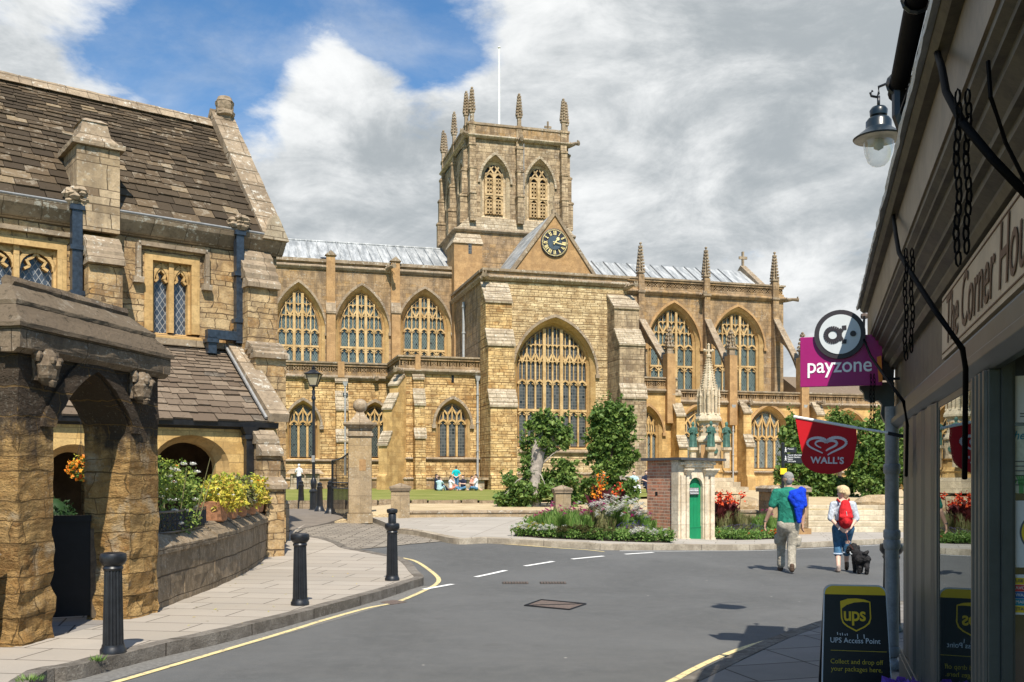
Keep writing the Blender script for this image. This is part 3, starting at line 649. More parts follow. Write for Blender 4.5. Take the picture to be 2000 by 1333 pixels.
# clock gable
VG = 1.3
gl_, gr_ = U(986, VG), U(1174, VG); gap = UV(1083.5, 417, VG); zb = pt-.4
MB().prism([(gl_, zb), (gr_, zb), (gap[0], gap[1])], VG, VG+.6, 'y').build('gable_wall', orange, ab)
m = MB(); 
for e in (gl_, gr_): m.bar((e, zb+.02), (gap[0], gap[1]+.03), .2, VG-.10, VG+.62)
m.build('gable_coping', coping, ab)
ez = (gl_-.5, gr_+.5)
rfz = lambda x: zb+(gap[1]-zb)*(1-abs(x-gap[0])/abs((gl_ if x < gap[0] else gr_)-gap[0]))
MB().prism([(ez[0], rfz(ez[0])+.12), (gap[0], gap[1]+.12), (ez[1], rfz(ez[1])+.12), (ez[1], rfz(ez[1])-.2), (gap[0], gap[1]-.15), (ez[0], rfz(ez[0])-.2)], VG+.61, VC+1, 'y').build('transept_roof', lead, ab)
cz = gap[1]
MB().box(gap[0]-.12, gap[0]+.12, VG+.1, VG+.34, cz-.1, cz+.3).box(gap[0]-.045, gap[0]+.045, VG+.18, VG+.27, cz+.3, cz+1.15).box(gap[0]-.3, gap[0]+.3, VG+.19, VG+.26, cz+.72, cz+.81).box(gap[0]-.34, gap[0]-.26, VG+.18, VG+.27, cz+.68, cz+.85).box(gap[0]+.26, gap[0]+.34, VG+.18, VG+.27, cz+.68, cz+.85).build('gable_cross', coping, ab)
# clock
cx, cz = UV(1083.3, 474.7, VG-.1); cr = .88
ck = MB().lathe([(cr*1.04, 0), (cr*1.04, .1), (cr*.99, .12), (cr*.99, .10)], 48)
ck.v = [(cx+x, VG-z, cz+y) for x, y, z in ck.v]; clock = ck.build('clock', dialb, ab)
m = MB()
for k in range(60):
    a = k*math.pi/30; m.bar((cx+math.sin(a)*cr*.90, cz+math.cos(a)*cr*.90), (cx+math.sin(a)*cr*.975, cz+math.cos(a)*cr*.975), .035 if k % 5 else .05, VG-.14, VG-.12)
m.build('minute_marks', gilt, clock)
NUM = ['XII', 'I', 'II', 'III', 'IV', 'V', 'VI', 'VII', 'VIII', 'IX', 'X', 'XI']
m = MB()
for k, s_ in enumerate(NUM):
    a = k*math.pi/6; W = {'I': .055, 'V': .12, 'X': .12}; tot = sum(W[c] for c in s_); q = -tot/2
    def pos(lx, lr): return (cx+math.sin(a)*(cr*.56+lr)+math.cos(a)*lx, cz+math.cos(a)*(cr*.56+lr)-math.sin(a)*lx)
    for c in s_:
        w0 = W[c]; hh = .26
        if c == 'I': m.bar(pos(q+w0/2, 0), pos(q+w0/2, hh), .034, VG-.15, VG-.12)
        elif c == 'V': m.bar(pos(q+w0/2, 0), pos(q+.02, hh), .034, VG-.15, VG-.12); m.bar(pos(q+w0/2, 0), pos(q+w0-.02, hh), .02, VG-.148, VG-.12)
        else: m.bar(pos(q+.015, hh), pos(q+w0-.015, 0), .034, VG-.15, VG-.12); m.bar(pos(q+.015, 0), pos(q+w0-.015, hh), .02, VG-.148, VG-.12)
        q += w0
m.build('roman_numerals', gilt, clock)
m = MB(); m.lathe([(cr*.52, 0), (cr*.52, .04)], 32); m.v = [(cx+x, VG-.11-z, cz+y) for x, y, z in m.v]; m.build('inner_dial', plain('clock_inner_dial', (.05, .075, .10), .5), clock)
for L, a, wd, dd in ((.48, 1+17/60, .075, .20), (.80, 17/5, .05, .23)):
    a = a*math.pi/6; m = MB(); m.bar((cx-math.sin(a)*.15, cz-math.cos(a)*.15), (cx+math.sin(a)*cr*L, cz+math.cos(a)*cr*L), wd, VG-dd-.02, VG-dd)
    if L < .5:
        p = (cx+math.sin(a)*cr*.33, cz+math.cos(a)*cr*.33); m.bar((p[0]-math.sin(a)*.06, p[1]-math.cos(a)*.06), (p[0]+math.sin(a)*.08, p[1]+math.cos(a)*.08), .19, VG-dd-.025, VG-dd+.002)
    m.build('clock_hand', gilt, clock)

# ---- tower
VT = VC+.4; TD = 9.2
lx0, lx1 = U(906, VT-.3), U(1112, VT-.3); bz = H(980, 457, VT)
MB().box(lx0-.6, lx1+.3, VT-.4, VT+TD+.6, 12, bz).build('tower_lower_stage', brown, ab)
bx0, bx1 = U(917, VT), U(1106, VT); tz = H(1013, 250.5, VT); ts = H(1013, 274.5, VT)
m = MB()   # sloping set-off between the two stages
for k in range(5):
    a = k/5; b = (k+1)/5; z0, z1 = bz+(H(980, 428, VT)-bz)*a, bz+(H(980, 428, VT)-bz)*b
    o = lambda t: (lx0-.65)*(1-t)+bx0*t; o2 = lambda t: (lx1+.35)*(1-t)+bx1*t; f = lambda t: (VT-.45)*(1-t)+VT*t
    m.hexa([(o(a), f(a), z0), (o2(a), f(a), z0), (o2(a), VT+TD+.5, z0), (o(a), VT+TD+.5, z0), (o(b)-.03, f(b)-.03, z1), (o2(b)+.03, f(b)-.03, z1), (o2(b)+.03, VT+TD+.3, z1), (o(b)-.03, VT+TD+.3, z1)])
m.build('tower_set_off', palec, ab)
cord(ab, lx0-.75, lx1+.4, VT-.42, bz, .28, .2)
MB().prism([(lx0-.5, bz-.14), (lx0-.8, bz-.02), (lx0-.8, bz+.02), (lx0-.55, bz+.14)], VT-.4, VT+TD+.6, 'y').build('side_string_course', coping, ab)
# stair block on the corner
sx0, sx1 = U(887, VC-.9), U(942, VC-.9); s1, s2 = H(915, 476, VC-.9), H(915, 449, VC-.9)
MB().box(sx0, sx1, VC-.9, VC+1.5, 8, s1).build('stair_block', orange, ab)
m = MB()
for k in range(5):
    a, b = k/5, (k+1)/5; g = lambda t: VC-1.0+1.1*t
    m.hexa([(sx0-.1+.5*a, g(a), s1+(s2-s1)*a), (sx1+.06, g(a), s1+(s2-s1)*a), (sx1+.06, VC+1.6, s1+(s2-s1)*a), (sx0-.1+.5*a, VC+1.6, s1+(s2-s1)*a), (sx0-.1+.5*b-.04, g(b)-.05, s1+(s2-s1)*b), (sx1+.06, g(b)-.05, s1+(s2-s1)*b), (sx1+.06, VC+1.6, s1+(s2-s1)*b), (sx0-.1+.5*b-.04, VC+1.6, s1+(s2-s1)*b)])
m.build('stair_block_weathering', palec, ab)
q = UV(918, 486, VC-.9); MB().box(q[0]-.12, q[0]+.12, VC-.93, VC-.85, q[1]-.35, q[1]+.35).build('slit_window', gl_dark, ab)
# little conical cap low against the crossing
q = UV(907, 545, VC-1.5); MB().lathe([(1.0, 9), (1.0, q[1]-.5), (1.08, q[1]-.45), (.15, q[1]+.55), (.0, q[1]+.6)], 8, (U(918, VC-.6), VC-.3, 0)).build('stair_turret', towers, ab)
# belfry walls with their windows
belf = stone('pale_belfry_splay_stone', (.50, .41, .28), (.58, .48, .33), (.44, .33, .2), .6, .3, .008, (.25, .19, .12), .01, (.3, .23, .15), .4)
belt = stone('tan_belfry_tracery_stone', (.46, .33, .18), (.54, .40, .23), (.40, .28, .14), .4, .6, .003, None, .01, (.3, .21, .12), .4)
def belfry(parent, cx, y, sill, sp, ap, w_, rec=1.0, depth=.5):
    oo = arch(w_*rec+.42, sp, ap+.55, 12, sill-.35); io = arch(w_, sp, ap, 12, sill)
    m = MB(); mid = arch(w_+.22, sp, ap+.3, 12, sill-.2); m.ring(sh_(oo, cx), y-.004, sh_(mid, cx), y+.3); m.ring(sh_(mid, cx), y+.3, sh_(mid, cx), y+.42); m.ring(sh_(mid, cx), y+.42, sh_(io, cx), y+depth)
    root = m.build('belfry_window', belf, parent)
    h0 = arch(w_+.45, sp-.7, ap+.57, 12); h1 = arch(w_+.62, sp-.7, ap+.80, 12)
    hm = MB(); hm.ring(sh_(h0, cx), y-.03, sh_(h0, cx), y-.14, False); hm.ring(sh_(h0, cx), y-.14, sh_(h1, cx), y-.12, False); hm.ring(sh_(h1, cx), y-.12, sh_(h1, cx), y+.05, False); hm.build('hood_mould', palec, root)
    MB().sheet([sh_(io, cx)], y+depth-.02).build('dark_backing', blackwood, root)
    t = MB(); y0, y1 = y+depth-.22, y+depth-.05
    t.bar((cx, sill), (cx, sp+.1), .20, y0-.06, y1)
    tr = sill+(sp-sill)*.50
    t.bar((cx-w_, tr), (cx+w_, tr), .14, y0-.05, y1)
    for s_ in (-1, 1):
        t.bar((cx+s_*(w_-.05), sill), (cx+s_*(w_-.05), sp), .14, y0, y1)
        for hh in (tr-.07, sp+.1):
            a = arch(w_/2-.02, hh-.42, hh, 6); t.poly(sh_(a, cx+s_*w_/2), .12, y0, y1)
            t.add([(cx+s_*w_/2-w_/2, y0+.02, hh-.42), (cx+s_*w_/2-w_/2, y0+.02, hh+.04), (cx+s_*w_/2, y0+.02, hh+.02)], [(0, 1, 2)]); t.add([(cx+s_*w_/2+w_/2, y0+.02, hh-.42), (cx+s_*w_/2+w_/2, y0+.02, hh+.04), (cx+s_*w_/2, y0+.02, hh+.02)], [(0, 1, 2)])
        for lo, hi in ((sill, tr-.35), (tr, sp-.25)):  # pierced stone louvres
            n = max(2, int((hi-lo)/.26)); 
            for k in range(n):
                z = lo+(k+.5)*(hi-lo)/n
                for e in (-1, 1):
                    c = cx+s_*w_/2+e*w_*.16
                    t.poly([(c+math.cos(j*math.pi/3)*.105, z+math.sin(j*math.pi/3)*.115) for j in range(6)], .042, y0+.03, y1, True)
                t.bar((cx+s_*w_/2-w_*.42, z+(hi-lo)/n/2), (cx+s_*w_/2+w_*.42, z+(hi-lo)/n/2), .05, y0+.04, y1)
    for s_ in (-1, 1):
        t.bar((cx, sp+.05), (cx+s_*w_*.55, arch_h(w_*.55, w_, sp, ap)), .12, y0, y1); t.bar((cx+s_*w_, sp-.1), (cx+s_*w_*.1, ap-.15), .08, y0, y1)
    t.build('tracery', belt, root)
    return sh_(oo, cx)
holes = []
for c, l, r, sl, sp_, ap_ in ((967, 950, 978, 417, 340, 319), (1054, 1038.5, 1066, 424, 349, 327)):
    holes.append(belfry(ab, U(c, VT), VT, H(c, sl, VT), H(c, sp_, VT), H(c, ap_, VT), (U(r, VT)-U(l, VT))/2*1.25))
z0 = H(980, 428, VT)-.4
wall_holes(bx0, bx1, z0, tz-.2, holes, VT, .9).build('tower_wall', towers, ab)
# west face, built in its own axes then turned
def side_xyz(mb, xf): mb.v = [(xf, VT+TD-a, h) if True else None for a, y_, h in mb.v]; return mb
west = empty('west_face', (bx0, VT+TD, 0), -math.pi/2); west.parent = ab
ws = [belfry(west, TD*(.27 if k else .76), 0, H(967, 417, VT), H(967, 340, VT), H(967, 319, VT), .66) for k in range(2)]
wall_holes(.01, TD-.9, z0, tz-.2, [ws[1]], .003, .9, None).build('west_wall', towers, west) if False else None
o = wall_holes(0, TD, z0, tz-.2, ws, 0, .05); o.build('tower_side_wall', towers, west)
MB().box(bx1-.9, bx1, VT+.9, VT+TD, z0, tz-.2).build('tower_side_wall', towers, ab)
MB().box(bx0+1, bx1, VT+TD-.3, VT+TD, z0, tz-.2).build('tower_rear_wall', towers, ab)
# parapet
for (a, b, c, d) in ((bx0-.15, bx1+.15, VT-.15, VT+.25), (bx0-.15, bx1+.15, VT+TD-.25, VT+TD+.15)):
    MB().box(a, b, c, d, ts+.1, tz-.1).build('tower_parapet', brown, ab); MB().box(a-.06, b+.06, c-.06, d+.06, tz-.1, tz+.06).build('parapet_coping', coping, ab)
for a, b in ((bx0-.15, bx0+.25), (bx1-.25, bx1+.15)):
    MB().box(a, b, VT+.25, VT+TD-.25, ts+.1, tz-.1).build('side_parapet', brown, ab); MB().box(a-.06, b+.06, VT+.31, VT+TD-.31, tz-.1, tz+.06).build('parapet_coping', coping, ab)
cord(ab, bx0-.3, bx1+.3, VT-.1, ts, .32, .24, palec)
MB().prism([(bx0-.1, ts-.16), (bx0-.35, ts), (bx0-.35, ts+.04), (bx0-.1, ts+.16)], VT-.1, VT+TD+.1, 'y').build('side_string_course', palec, ab)
# clasping buttresses that narrow upward, each ending in a pinnacle
def tower_butt(x, y, w_, dx, dy, ztop, pin, first=1.0):
    st = [(z0, .62), (z0+(tz-z0)*.30, .50), (z0+(tz-z0)*.56, .38), (z0+(tz-z0)*.80, .24), (tz+.1, .2)]
    m = MB()
    for (za, p), (zb_, _) in zip(st, st[1:]):
        p *= first; xa, xb, ya, yb = x-w_/2, x+w_/2, y-w_/2, y+w_/2
        if dx: xa, xb = (x-p, x+.2) if dx < 0 else (x-.2, x+p)
        if dy: ya, yb = (y-p, y+.2) if dy < 0 else (y-.2, y+p)
        m.box(xa, xb, ya, yb, za, zb_-.22)
        m.box(xa-.05, xb+.05, ya-.05, yb+.05, zb_-.22, zb_-.08); m.box(xa+.03, xb-.03, ya+.03, yb-.03, zb_-.08, zb_)
    m.build('tower_buttress', towers, ab)
    pinnacle(ab, x+dx*.12, y+dy*.12, tz-.2, pin, .25, .36, coping, 7)
hp = lambda px, py, v: H(px, py, v)
tower_butt(U(921, VT), VT, .46, 0, -1, 0, hp(921, 171, VT)); tower_butt(U(1013, VT), VT, .46, 0, -1, 0, hp(1013, 184, VT)); tower_butt(U(1099, VT), VT, .46, 0, -1, 0, hp(1099, 194, VT))
for k in (.5, TD/2, TD-.5): tower_butt(bx0, VT+k, .46, -1, 0, 0, hp(905, 177, VT+.5))
for k in (.5, TD-.5): tower_butt(bx1, VT+k, .46, 1, 0, 0, hp(1106, 200, VT+.5))
for x in (U(921, VT), U(1099, VT)): tower_butt(x, VT+TD, .46, 0, 1, 0, hp(905, 177, VT+.5))
gargoyle(ab, bx0-.1, VT-.1, ts, -1.0, .9); gargoyle(ab, bx1+.1, VT, ts-.05, .9, 1.0); gargoyle(ab, U(1013, VT), VT-.25, ts-.1, .1, .5)
x, z = UV(1022, 440, VT); downpipe(ab, x, VT-.12, z, ts-.2, whitegutter, False, .05)
m = MB(); q = UV(975, 96, VT+3); m.tube([(q[0], VT+3, tz-1), (q[0], VT+3, q[1])], [.09, .055], 8); m.lathe([(.0, 0), (.12, .1), (.0, .22)], 8, (q[0], VT+3, q[1])); m.build('flagpole', whitep, ab)
MB().box(bx0, bx1, VT+.2, VT+TD, ts-.3, ts).build('tower_roof', lead, ab)
q = UV(1070, 238, VT+TD); MB().box(q[0]-.07, q[0]+.07, VT+TD-.05, VT+TD+.05, tz, q[1]).box(q[0]-.3, q[0]+.3, VT+TD-.05, VT+TD+.05, q[1]-.55, q[1]-.38).build('tower_cross', coping, ab)

# ---- nave aisle (set back part and projecting chapel)
VA = 5.0; VB = .55
zt = H(700, 712, VA); zs = H(700, 739, VA)
ax0, ax1 = U(470, VA), U(776, VA)
holes = []
for c, l, r, ap_ in ((592, 566, 618, 791), (732.5, 707, 757, 794)):
    cx, w_, (hs, sp, ap) = win(c, l, r, 894, 824, ap_, VA)
    _, h_ = gothic(ab, cx, VA, w_, hs, sp, ap, 3, gl_aisle, .4, .22, lead_h=sp+.05, mw=.13, sub=False, tm=trim, hoodm=coping); holes.append(h_)
wall_holes(ax0, ax1, GZ-.3, zs+.1, holes, VA).build('aisle_wall', gold, ab)
pierced(ax0, ax1, VA-.02, zs+.15, zt, ab, back=goldash, bm=brown)
cord(ab, ax0, ax1, VA, zs, .36, .24); MB().box(ax0, ax1, VA-.16, VA+.3, zt, zt+.1).build('parapet_coping', coping, ab)
cord(ab, ax0, ax1, VA, H(700, 901, VA), .22, .16); MB().box(ax0, ax1, VA-.25, VA, GZ-.3, H(700, 936, VA)).build('plinth', brown, ab); cord(ab, ax0, ax1, VA-.2, H(700, 936, VA), .2, .14)
MB().box(ax0, ax1, VA+.3, VC, zs-.4, zs-.1).build('aisle_roof', lead, ab)
hh = lambda py: H(665, py, VA-.5)
buttress(ab, U(655, VA), U(677, VA), VA, [(.95, hh(862), hh(840)), (.7, hh(800), hh(765)), (.28, hh(745), hh(735))], gold)
MB().box(U(659, VA), U(672, VA), VA-.25, VA+.2, zs, zt+.12).build('parapet_pier', orange, ab)
for px in (595, 732): gargoyle(ab, U(px, VA), VA-.1, zs-.05, .12, .55)
downpipe(ab, U(671, VA-1)+.1, VA-1.0, 1.2, H(671, 755, VA-1), greymet)
# chapel
zt = H(877, 700.5, VB); zs = H(877, 727, VB); bx_0, bx_1 = U(781, VB), U(950, VB)
cx, w_, (hs, sp, ap) = win(884.5, 858, 911, 893, 822, 789, VB)
_, h_ = gothic(ab, cx, VB, w_, hs, sp, ap, 3, gl_dark, .4, .24, lead_h=sp+.05, mw=.13, sub=False, tm=trim)
wall_holes(bx_0, bx_1, GZ-.3, zs+.1, [h_], VB).build('chapel_wall', gold, ab)
MB().box(bx_0, bx_0+.5, VB+.6, VA+.1, GZ-.3, zs+.1).build('chapel_side_wall', goldash, ab)
pierced(bx_0, bx_1, VB-.02, zs+.15, zt, ab, back=goldash); 
pp = empty('side_parapet_axes', (bx_0, VA, 0), -math.pi/2); pp.parent = ab; pierced(0, VA-VB, -.02, zs+.15, zt, pp, back=goldash)
cord(ab, bx_0-.1, bx_1, VB, zs, .38, .26); MB().box(bx_0-.15, bx_1, VB-.16, VB+.3, zt, zt+.1).box(bx_0-.15, bx_0+.3, VB+.3, VA, zt, zt+.1).build('parapet_coping', coping, ab)
MB().prism([(bx_0+.05, zs-.19), (bx_0-.2, zs-.05), (bx_0-.26, zs+.04), (bx_0, zs+.19)], VB, VA, 'y').build('side_string_course', coping, ab)
cord(ab, bx_0, bx_1, VB, H(877, 897, VB), .22, .16); MB().box(bx_0-.2, bx_1, VB-.25, VB, GZ-.3, H(877, 936, VB)).build('plinth', brown, ab); cord(ab, bx_0-.2, bx_1, VB-.2, H(877, 936, VB), .2, .14)
MB().box(bx_0+.1, bx_1, VB+.3, VC, zs-.4, zs-.1).build('chapel_roof', lead, ab)
hh = lambda py: H(815, py, VB-.6)
buttress(ab, U(806, VB), U(826, VB), VB, [(.95, hh(855), hh(838)), (.7, hh(790), hh(760)), (.3, hh(738), hh(729))], gold)
MB().box(U(810, VB), U(820, VB), VB-.25, VB+.2, zs, zt+.15).build('parapet_pier', orange, ab)
bd = empty('diagonal_buttress_axes', (bx_0, VB, 0), R(-45)); bd.parent = ab
buttress(bd, -.32, .32, 0, [(1.7, hh(870), hh(845)), (1.25, hh(800), hh(770)), (.6, hh(752), hh(732))], goldash)
gargoyle(ab, bx_0+.15, VB-.1, zs-.05, -.7, 1.0)
downpipe(ab, U(933, VB-.15), VB-.15, 1.1, H(933, 745, VB), greymet, r=.07)
q = UV(884, 738, VB); MB().box(q[0]-.08, q[0]+.08, VB-.03, VB+.02, q[1]-.3, q[1]+.3).build('slit_window', blackwood, ab)

# ---- choir clerestory
cx0, cx1 = U(1206, VC), U(1530, VC); zt = H(1385, 551, VC); zs = H(1385, 577.5, VC)
holes = []
for c, l, r, ap_ in ((1316, 1273, 1357, 604), (1441, 1399, 1482, 612)):
    cx, w_, (hs, sp, ap) = win(c, l, r, 800, 672, ap_, VC)
    _, h_ = gothic(ab, cx, VC, w_, 7.8, sp, ap, 5, gl_green, .6, .40, lead_h=sp-.02, transoms=(H(c, 715, VC),), major=(2, 3), mw=.125, hoodm=orange); holes.append(h_)
wall_holes(cx0, cx1, 6, zs+.05, holes, VC).build('choir_wall', brown, ab)
MB().box(cx1-.6, cx1, VC+.6, VC+10, 2, zs).build('choir_end_wall', brown, ab)
pierced(cx0, cx1, VC-.02, zs+.18, zt-.08, ab, back=blackwood, cell=.55); cord(ab, cx0, cx1+.1, VC, zs, .42, .28, brown)
MB().box(cx0, cx1+.12, VC-.16, VC+.3, zt-.08, zt+.04).build('parapet_coping', coping, ab)
VR2 = VC+4.9; r2 = H(1300, 520.5, VR2)
rf = MB().prism([(VC+.25, zt-.75), (VR2, r2), (VR2+4.9, zt-.75), (VC+.25, zt-.9)], U(1100, VR2), U(1446, VR2)).build('choir_roof', lead, ab)
m = MB(); x = U(1150, VC)
while x < U(1500, VC)-1.5: m.tube([(x, VC+.3, zt-.68), (x, VR2, r2+.05)], .05, 5, False); x += 1.0
m.build('lead_rolls', plain('dark_lead_roll', (.17, .18, .19), .6), rf)
ex = U(1446, VR2); MB().prism([(VC+.1, zt-.7), (VR2, r2+.45), (VR2+5, zt-.7)], ex, ex+.5).build('choir_gable', coping, ab)
q = UV(1447, 492, VR2); MB().box(ex+.15, ex+.3, VR2-.1, VR2+.1, r2+.3, q[1]).box(ex-.12, ex+.6, VR2-.07, VR2+.07, q[1]-.62, q[1]-.40).build('gable_cross', coping, ab)
for px, top_, cap in ((1252, 474, 545), (1380, 483, 561), (1514, 493, 577)):
    a, b = U(px-5.5, VC-.2), U(px+5.5, VC-.2)
    MB().prism([(VC+.2, 6.5), (VC-.55, 6.5), (VC-.55, H(px, 632, VC)), (VC-.35, H(px, 622, VC)), (VC-.35, zt+.2), (VC+.2, zt+.2)], a, b).build('clerestory_pier', brown, ab)
    pinnacle(ab, (a+b)/2, VC-.1, zt+.1, H(px, top_, VC), .36, .12, coping, 8)
    MB().box(a-.06, b+.06, VC-.42, VC+.1, zs-.12, zs+.05).build('pier_moulding', coping, ab)
pinnacle(ab, cx1-.2, VC+.9, zt-.5, H(1523, 498, VC), .34, .2, coping, 8); gargoyle(ab, cx1-.2, VC+.2, zs-.05, 1.8, 1.5); gargoyle(ab, U(1370, VC), VC-.2, zs-.1, -.2, .9)
# ---- choir aisle
VD, VE = 3.9, 5.0
def aisle(x0, x1, v, zt, zs, wins, wallm=goldash):
    holes = []
    for c, l, r, sl, sp_, ap_ in wins:
        cx, w_, (hs, sp, ap) = win(c, l, r, sl, sp_, ap_, v)
        _, h_ = gothic(ab, cx, v, w_, hs, sp, ap, 4, gl_grey, .5, .34, lead_h=sp-.25, mw=.13, sub=False, tm=trim, hoodm=orange); holes.append(h_)
    wall_holes(x0, x1, GZ-.3, zs+.1, holes, v).build('aisle_wall', wallm, ab)
    pierced(x0, x1, v-.02, zs+.15, zt, ab, back=orange, cell=.55); cord(ab, x0, x1, v, zs, .36, .24); MB().box(x0, x1, v-.16, v+.3, zt, zt+.1).build('parapet_coping', coping, ab)
    MB().box(x0, x1, v+.3, VC, zs-.4, zs-.1).build('aisle_roof', lead, ab)
z1t, z1s = H(1290, 740, VD), H(1290, 764, VD)
aisle(tx1-.2, U(1322, VD), VD, z1t, z1s, [(1266, 1247, 1285, 897, 838, 805)])
z2t, z2s = H(1500, 768, VE), H(1500, 789, VE)
aisle(U(1322, VD), U(1790, VE), VE, z2t, z2s, [(1369, 1337, 1402, 915, 838, 802), (1501, 1470, 1533, 915, 845, 804), (1655, 1627, 1690, 915, 850, 812)])
MB().box(U(1322, VD)-.4, U(1322, VD), VD+.6, VE+.6, GZ-.3, z1s+.1).build('aisle_return_wall', goldash, ab)
cord(ab, U(1322, VD), U(1790, VE), VE, H(1500, 923, VE), .22, .18); MB().box(U(1322, VD), U(1790, VE), VE-.25, VE, GZ-.3, H(1500, 953, VE)).build('plinth', brown, ab); cord(ab, U(1322, VD), U(1790, VE), VE-.2, H(1500, 953, VE), .2, .16)
def outer_pier(px, v, tops, w_=.62):
    hh = lambda py: H(px, py, v-.6); x = U(px, v)
    buttress(ab, x-w_/2, x+w_/2, v, [(1.35, hh(tops[0]), hh(tops[0]-22)), (.95, hh(tops[1]), hh(tops[1]-24)), (.3, hh(tops[2]), hh(tops[2]-8))], goldash)
    return x
outer_pier(1318, VD, (874, 812, 770)); xp1 = outer_pier(1447, VE, (872, 806, 790)); xp2 = outer_pier(1588, VE, (880, 810, 792)); outer_pier(1762, VE, (880, 812, 792))
for px, v in ((1447, VE), (1588, VE)): gargoyle(ab, U(px, v)+.15, v-.3, H(px, 789, v), .2, .8)
# flying buttresses: raking bar from clerestory pier to the outer pier, arch below
def flyer(xa, xb_, ya, za, yb, zb_, pier_top, px):
    m = MB(); n = 10; up = []; dn = []
    for i in range(n+1):
        t = i/n; y_ = ya+(yb-ya)*t; z = za+(zb_-za)*t; up.append((y_, z)); k = 1-(1-t)**2; dn.append((y_, za-1.55+(zb_-za+1.0)*(t**2.2)*.95-.25*t))
    m.prism(up+list(reversed(dn)), xa-.17, xa+.17); fl = m.build('flying_buttress', brown, ab)
    m = MB(); m.prism([(a-.05, b+.02) for a, b in up]+[(a, b+.20) for a, b in reversed(up)], xa-.26, xa+.26); m.build('flyer_coping', coping, fl)
    MB().box(xa-.3, xa+.3, yb-.75, yb+.05, 5.5, pier_top).build('flyer_pier', orange, ab)
    pn = pinnacle(ab, xa, yb-.35, pier_top-.05, pier_top+1.9, .42, .32, coping, 4)
    for s_ in (-1, 1): pass
for px, v, pt_ in ((1252, VD, H(1300, 692, VD)), (1380, VE, H(1438, 696, VE)), (1514, VE, H(1585, 700, VE))):
    x = U(px, VC-.2); flyer(x, x, VC-.4, H(px, 630, VC), v+.35, H(px, 735, VC)+.3, pt_, px)
for px in (1432, 1572): x = U(px, VE-.3); downpipe(ab, x, VE-.3, 1.1, H(px, 800, VE), greymet)
# stone-slated roof further east
z = H(1640, 758, 11); MB().prism([(8.0, z-1.2), (12, H(1640, 742, 12)+.1), (16, z-1.2)], U(1538, 11), U(1850, 11)).build('lady_chapel_roof', tile2, ab)
MB().box(U(1545, 9), U(1850, 11), 8.4, 15.5, 2, z-1.0).build('lady_chapel_wall', goldash, ab)
# ================================================================ GROUND
def pip(x, y, poly):
    c = False; n = len(poly); j = n-1
    for i in range(n):
        xi, yi = poly[i][:2]; xj, yj = poly[j][:2]
        if (yi > y) != (yj > y) and x < (xj-xi)*(y-yi)/(yj-yi)+xi: c = not c
        j = i
    return c
def sheet(name, poly, off, m, hf=th, cut=.9, skirt=0.0, **tg):
    """a sheet with this outline laid over the ground's shape"""
    bm = bmesh.new(); tr = tessellate_polygon([[Vector((p[0], p[1], 0)) for p in poly]]); vs = [bm.verts.new((p[0], p[1], 0)) for p in poly]
    for t in tr:
        try: bm.faces.new([vs[i] for i in t])
        except ValueError: pass
    for _ in range(9):
        e = [e for e in bm.edges if e.calc_length() > cut*(1+max(0, (e.verts[0].co.y-25)/12))]
        if not e: break
        bmesh.ops.subdivide_edges(bm, edges=e, cuts=1); bmesh.ops.triangulate(bm, faces=[f for f in bm.faces if len(f.verts) > 3])
    for v in bm.verts: v.co.z = hf(v.co.x, v.co.y)+(off(v.co.x, v.co.y) if callable(off) else off)
    bmesh.ops.recalc_face_normals(bm, faces=bm.faces)
    for f in bm.faces:
        if f.normal.z < 0: f.normal_flip()
    if skirt:
        be = [e for e in bm.edges if e.is_boundary]
        for v in [x for x in bmesh.ops.extrude_edge_only(bm, edges=be)['geom'] if isinstance(x, bmesh.types.BMVert)]: v.co.z -= skirt
    me = bpy.data.meshes.new(name); bm.to_mesh(me); bm.free(); me.materials.append(m); me.polygons.foreach_set('use_smooth', [not skirt]*len(me.polygons))
    o = bpy.data.objects.new(name, me); col.objects.link(o); return tag(o, **tg)
def smoothline(pts, n=4):
    out = []
    for i in range(len(pts)-1):
        p0, p1, p2, p3 = pts[max(i-1, 0)], pts[i], pts[i+1], pts[min(i+2, len(pts)-1)]
        for k in range(n):
            t = k/n; out.append(tuple(.5*((2*p1[a])+(-p0[a]+p2[a])*t+(2*p0[a]-5*p1[a]+4*p2[a]-p3[a])*t*t+(-p0[a]+3*p1[a]-3*p2[a]+p3[a])*t*t*t) for a in range(2)))
    out.append(tuple(pts[-1][:2])); return out
def offline(pts, d):
    out = []
    for i, p in enumerate(pts):
        a, b = pts[max(i-1, 0)], pts[min(i+1, len(pts)-1)]; t = Vector((b[0]-a[0], b[1]-a[1])).normalized(); out.append((p[0]-t.y*d, p[1]+t.x*d))
    return out
def strip(name, pts, wd, off, m, hf=th, kind='structure', h=0.0, side=0.0, jag=0.0, **tg):
    """a band along a line; h > 0 makes it a kerb with real sides"""
    a, b = offline(pts, side+wd/2), offline(pts, side-wd/2); mb = MB(); n = len(pts)
    for i, (p, q) in enumerate(zip(a, b)):
        o_ = off+random.uniform(-jag, jag)
        mb.v += [(p[0], p[1], hf(*p)+o_), (q[0], q[1], hf(*q)+o_)]
        if h: mb.v += [(p[0], p[1], hf(*p)+o_-h), (q[0], q[1], hf(*q)+o_-h)]
    k = 4 if h else 2
    for i in range(n-1):
        c, d = i*k, (i+1)*k; mb.f.append((c, c+1, d+1, d))
        if h: mb.f += [(c, d, d+2, c+2), (c+1, c+3, d+3, d+1)]
    return mb.build(name, m, kind=kind, **tg)
xy = lambda v: (v.x, v.y)
H0 = .12
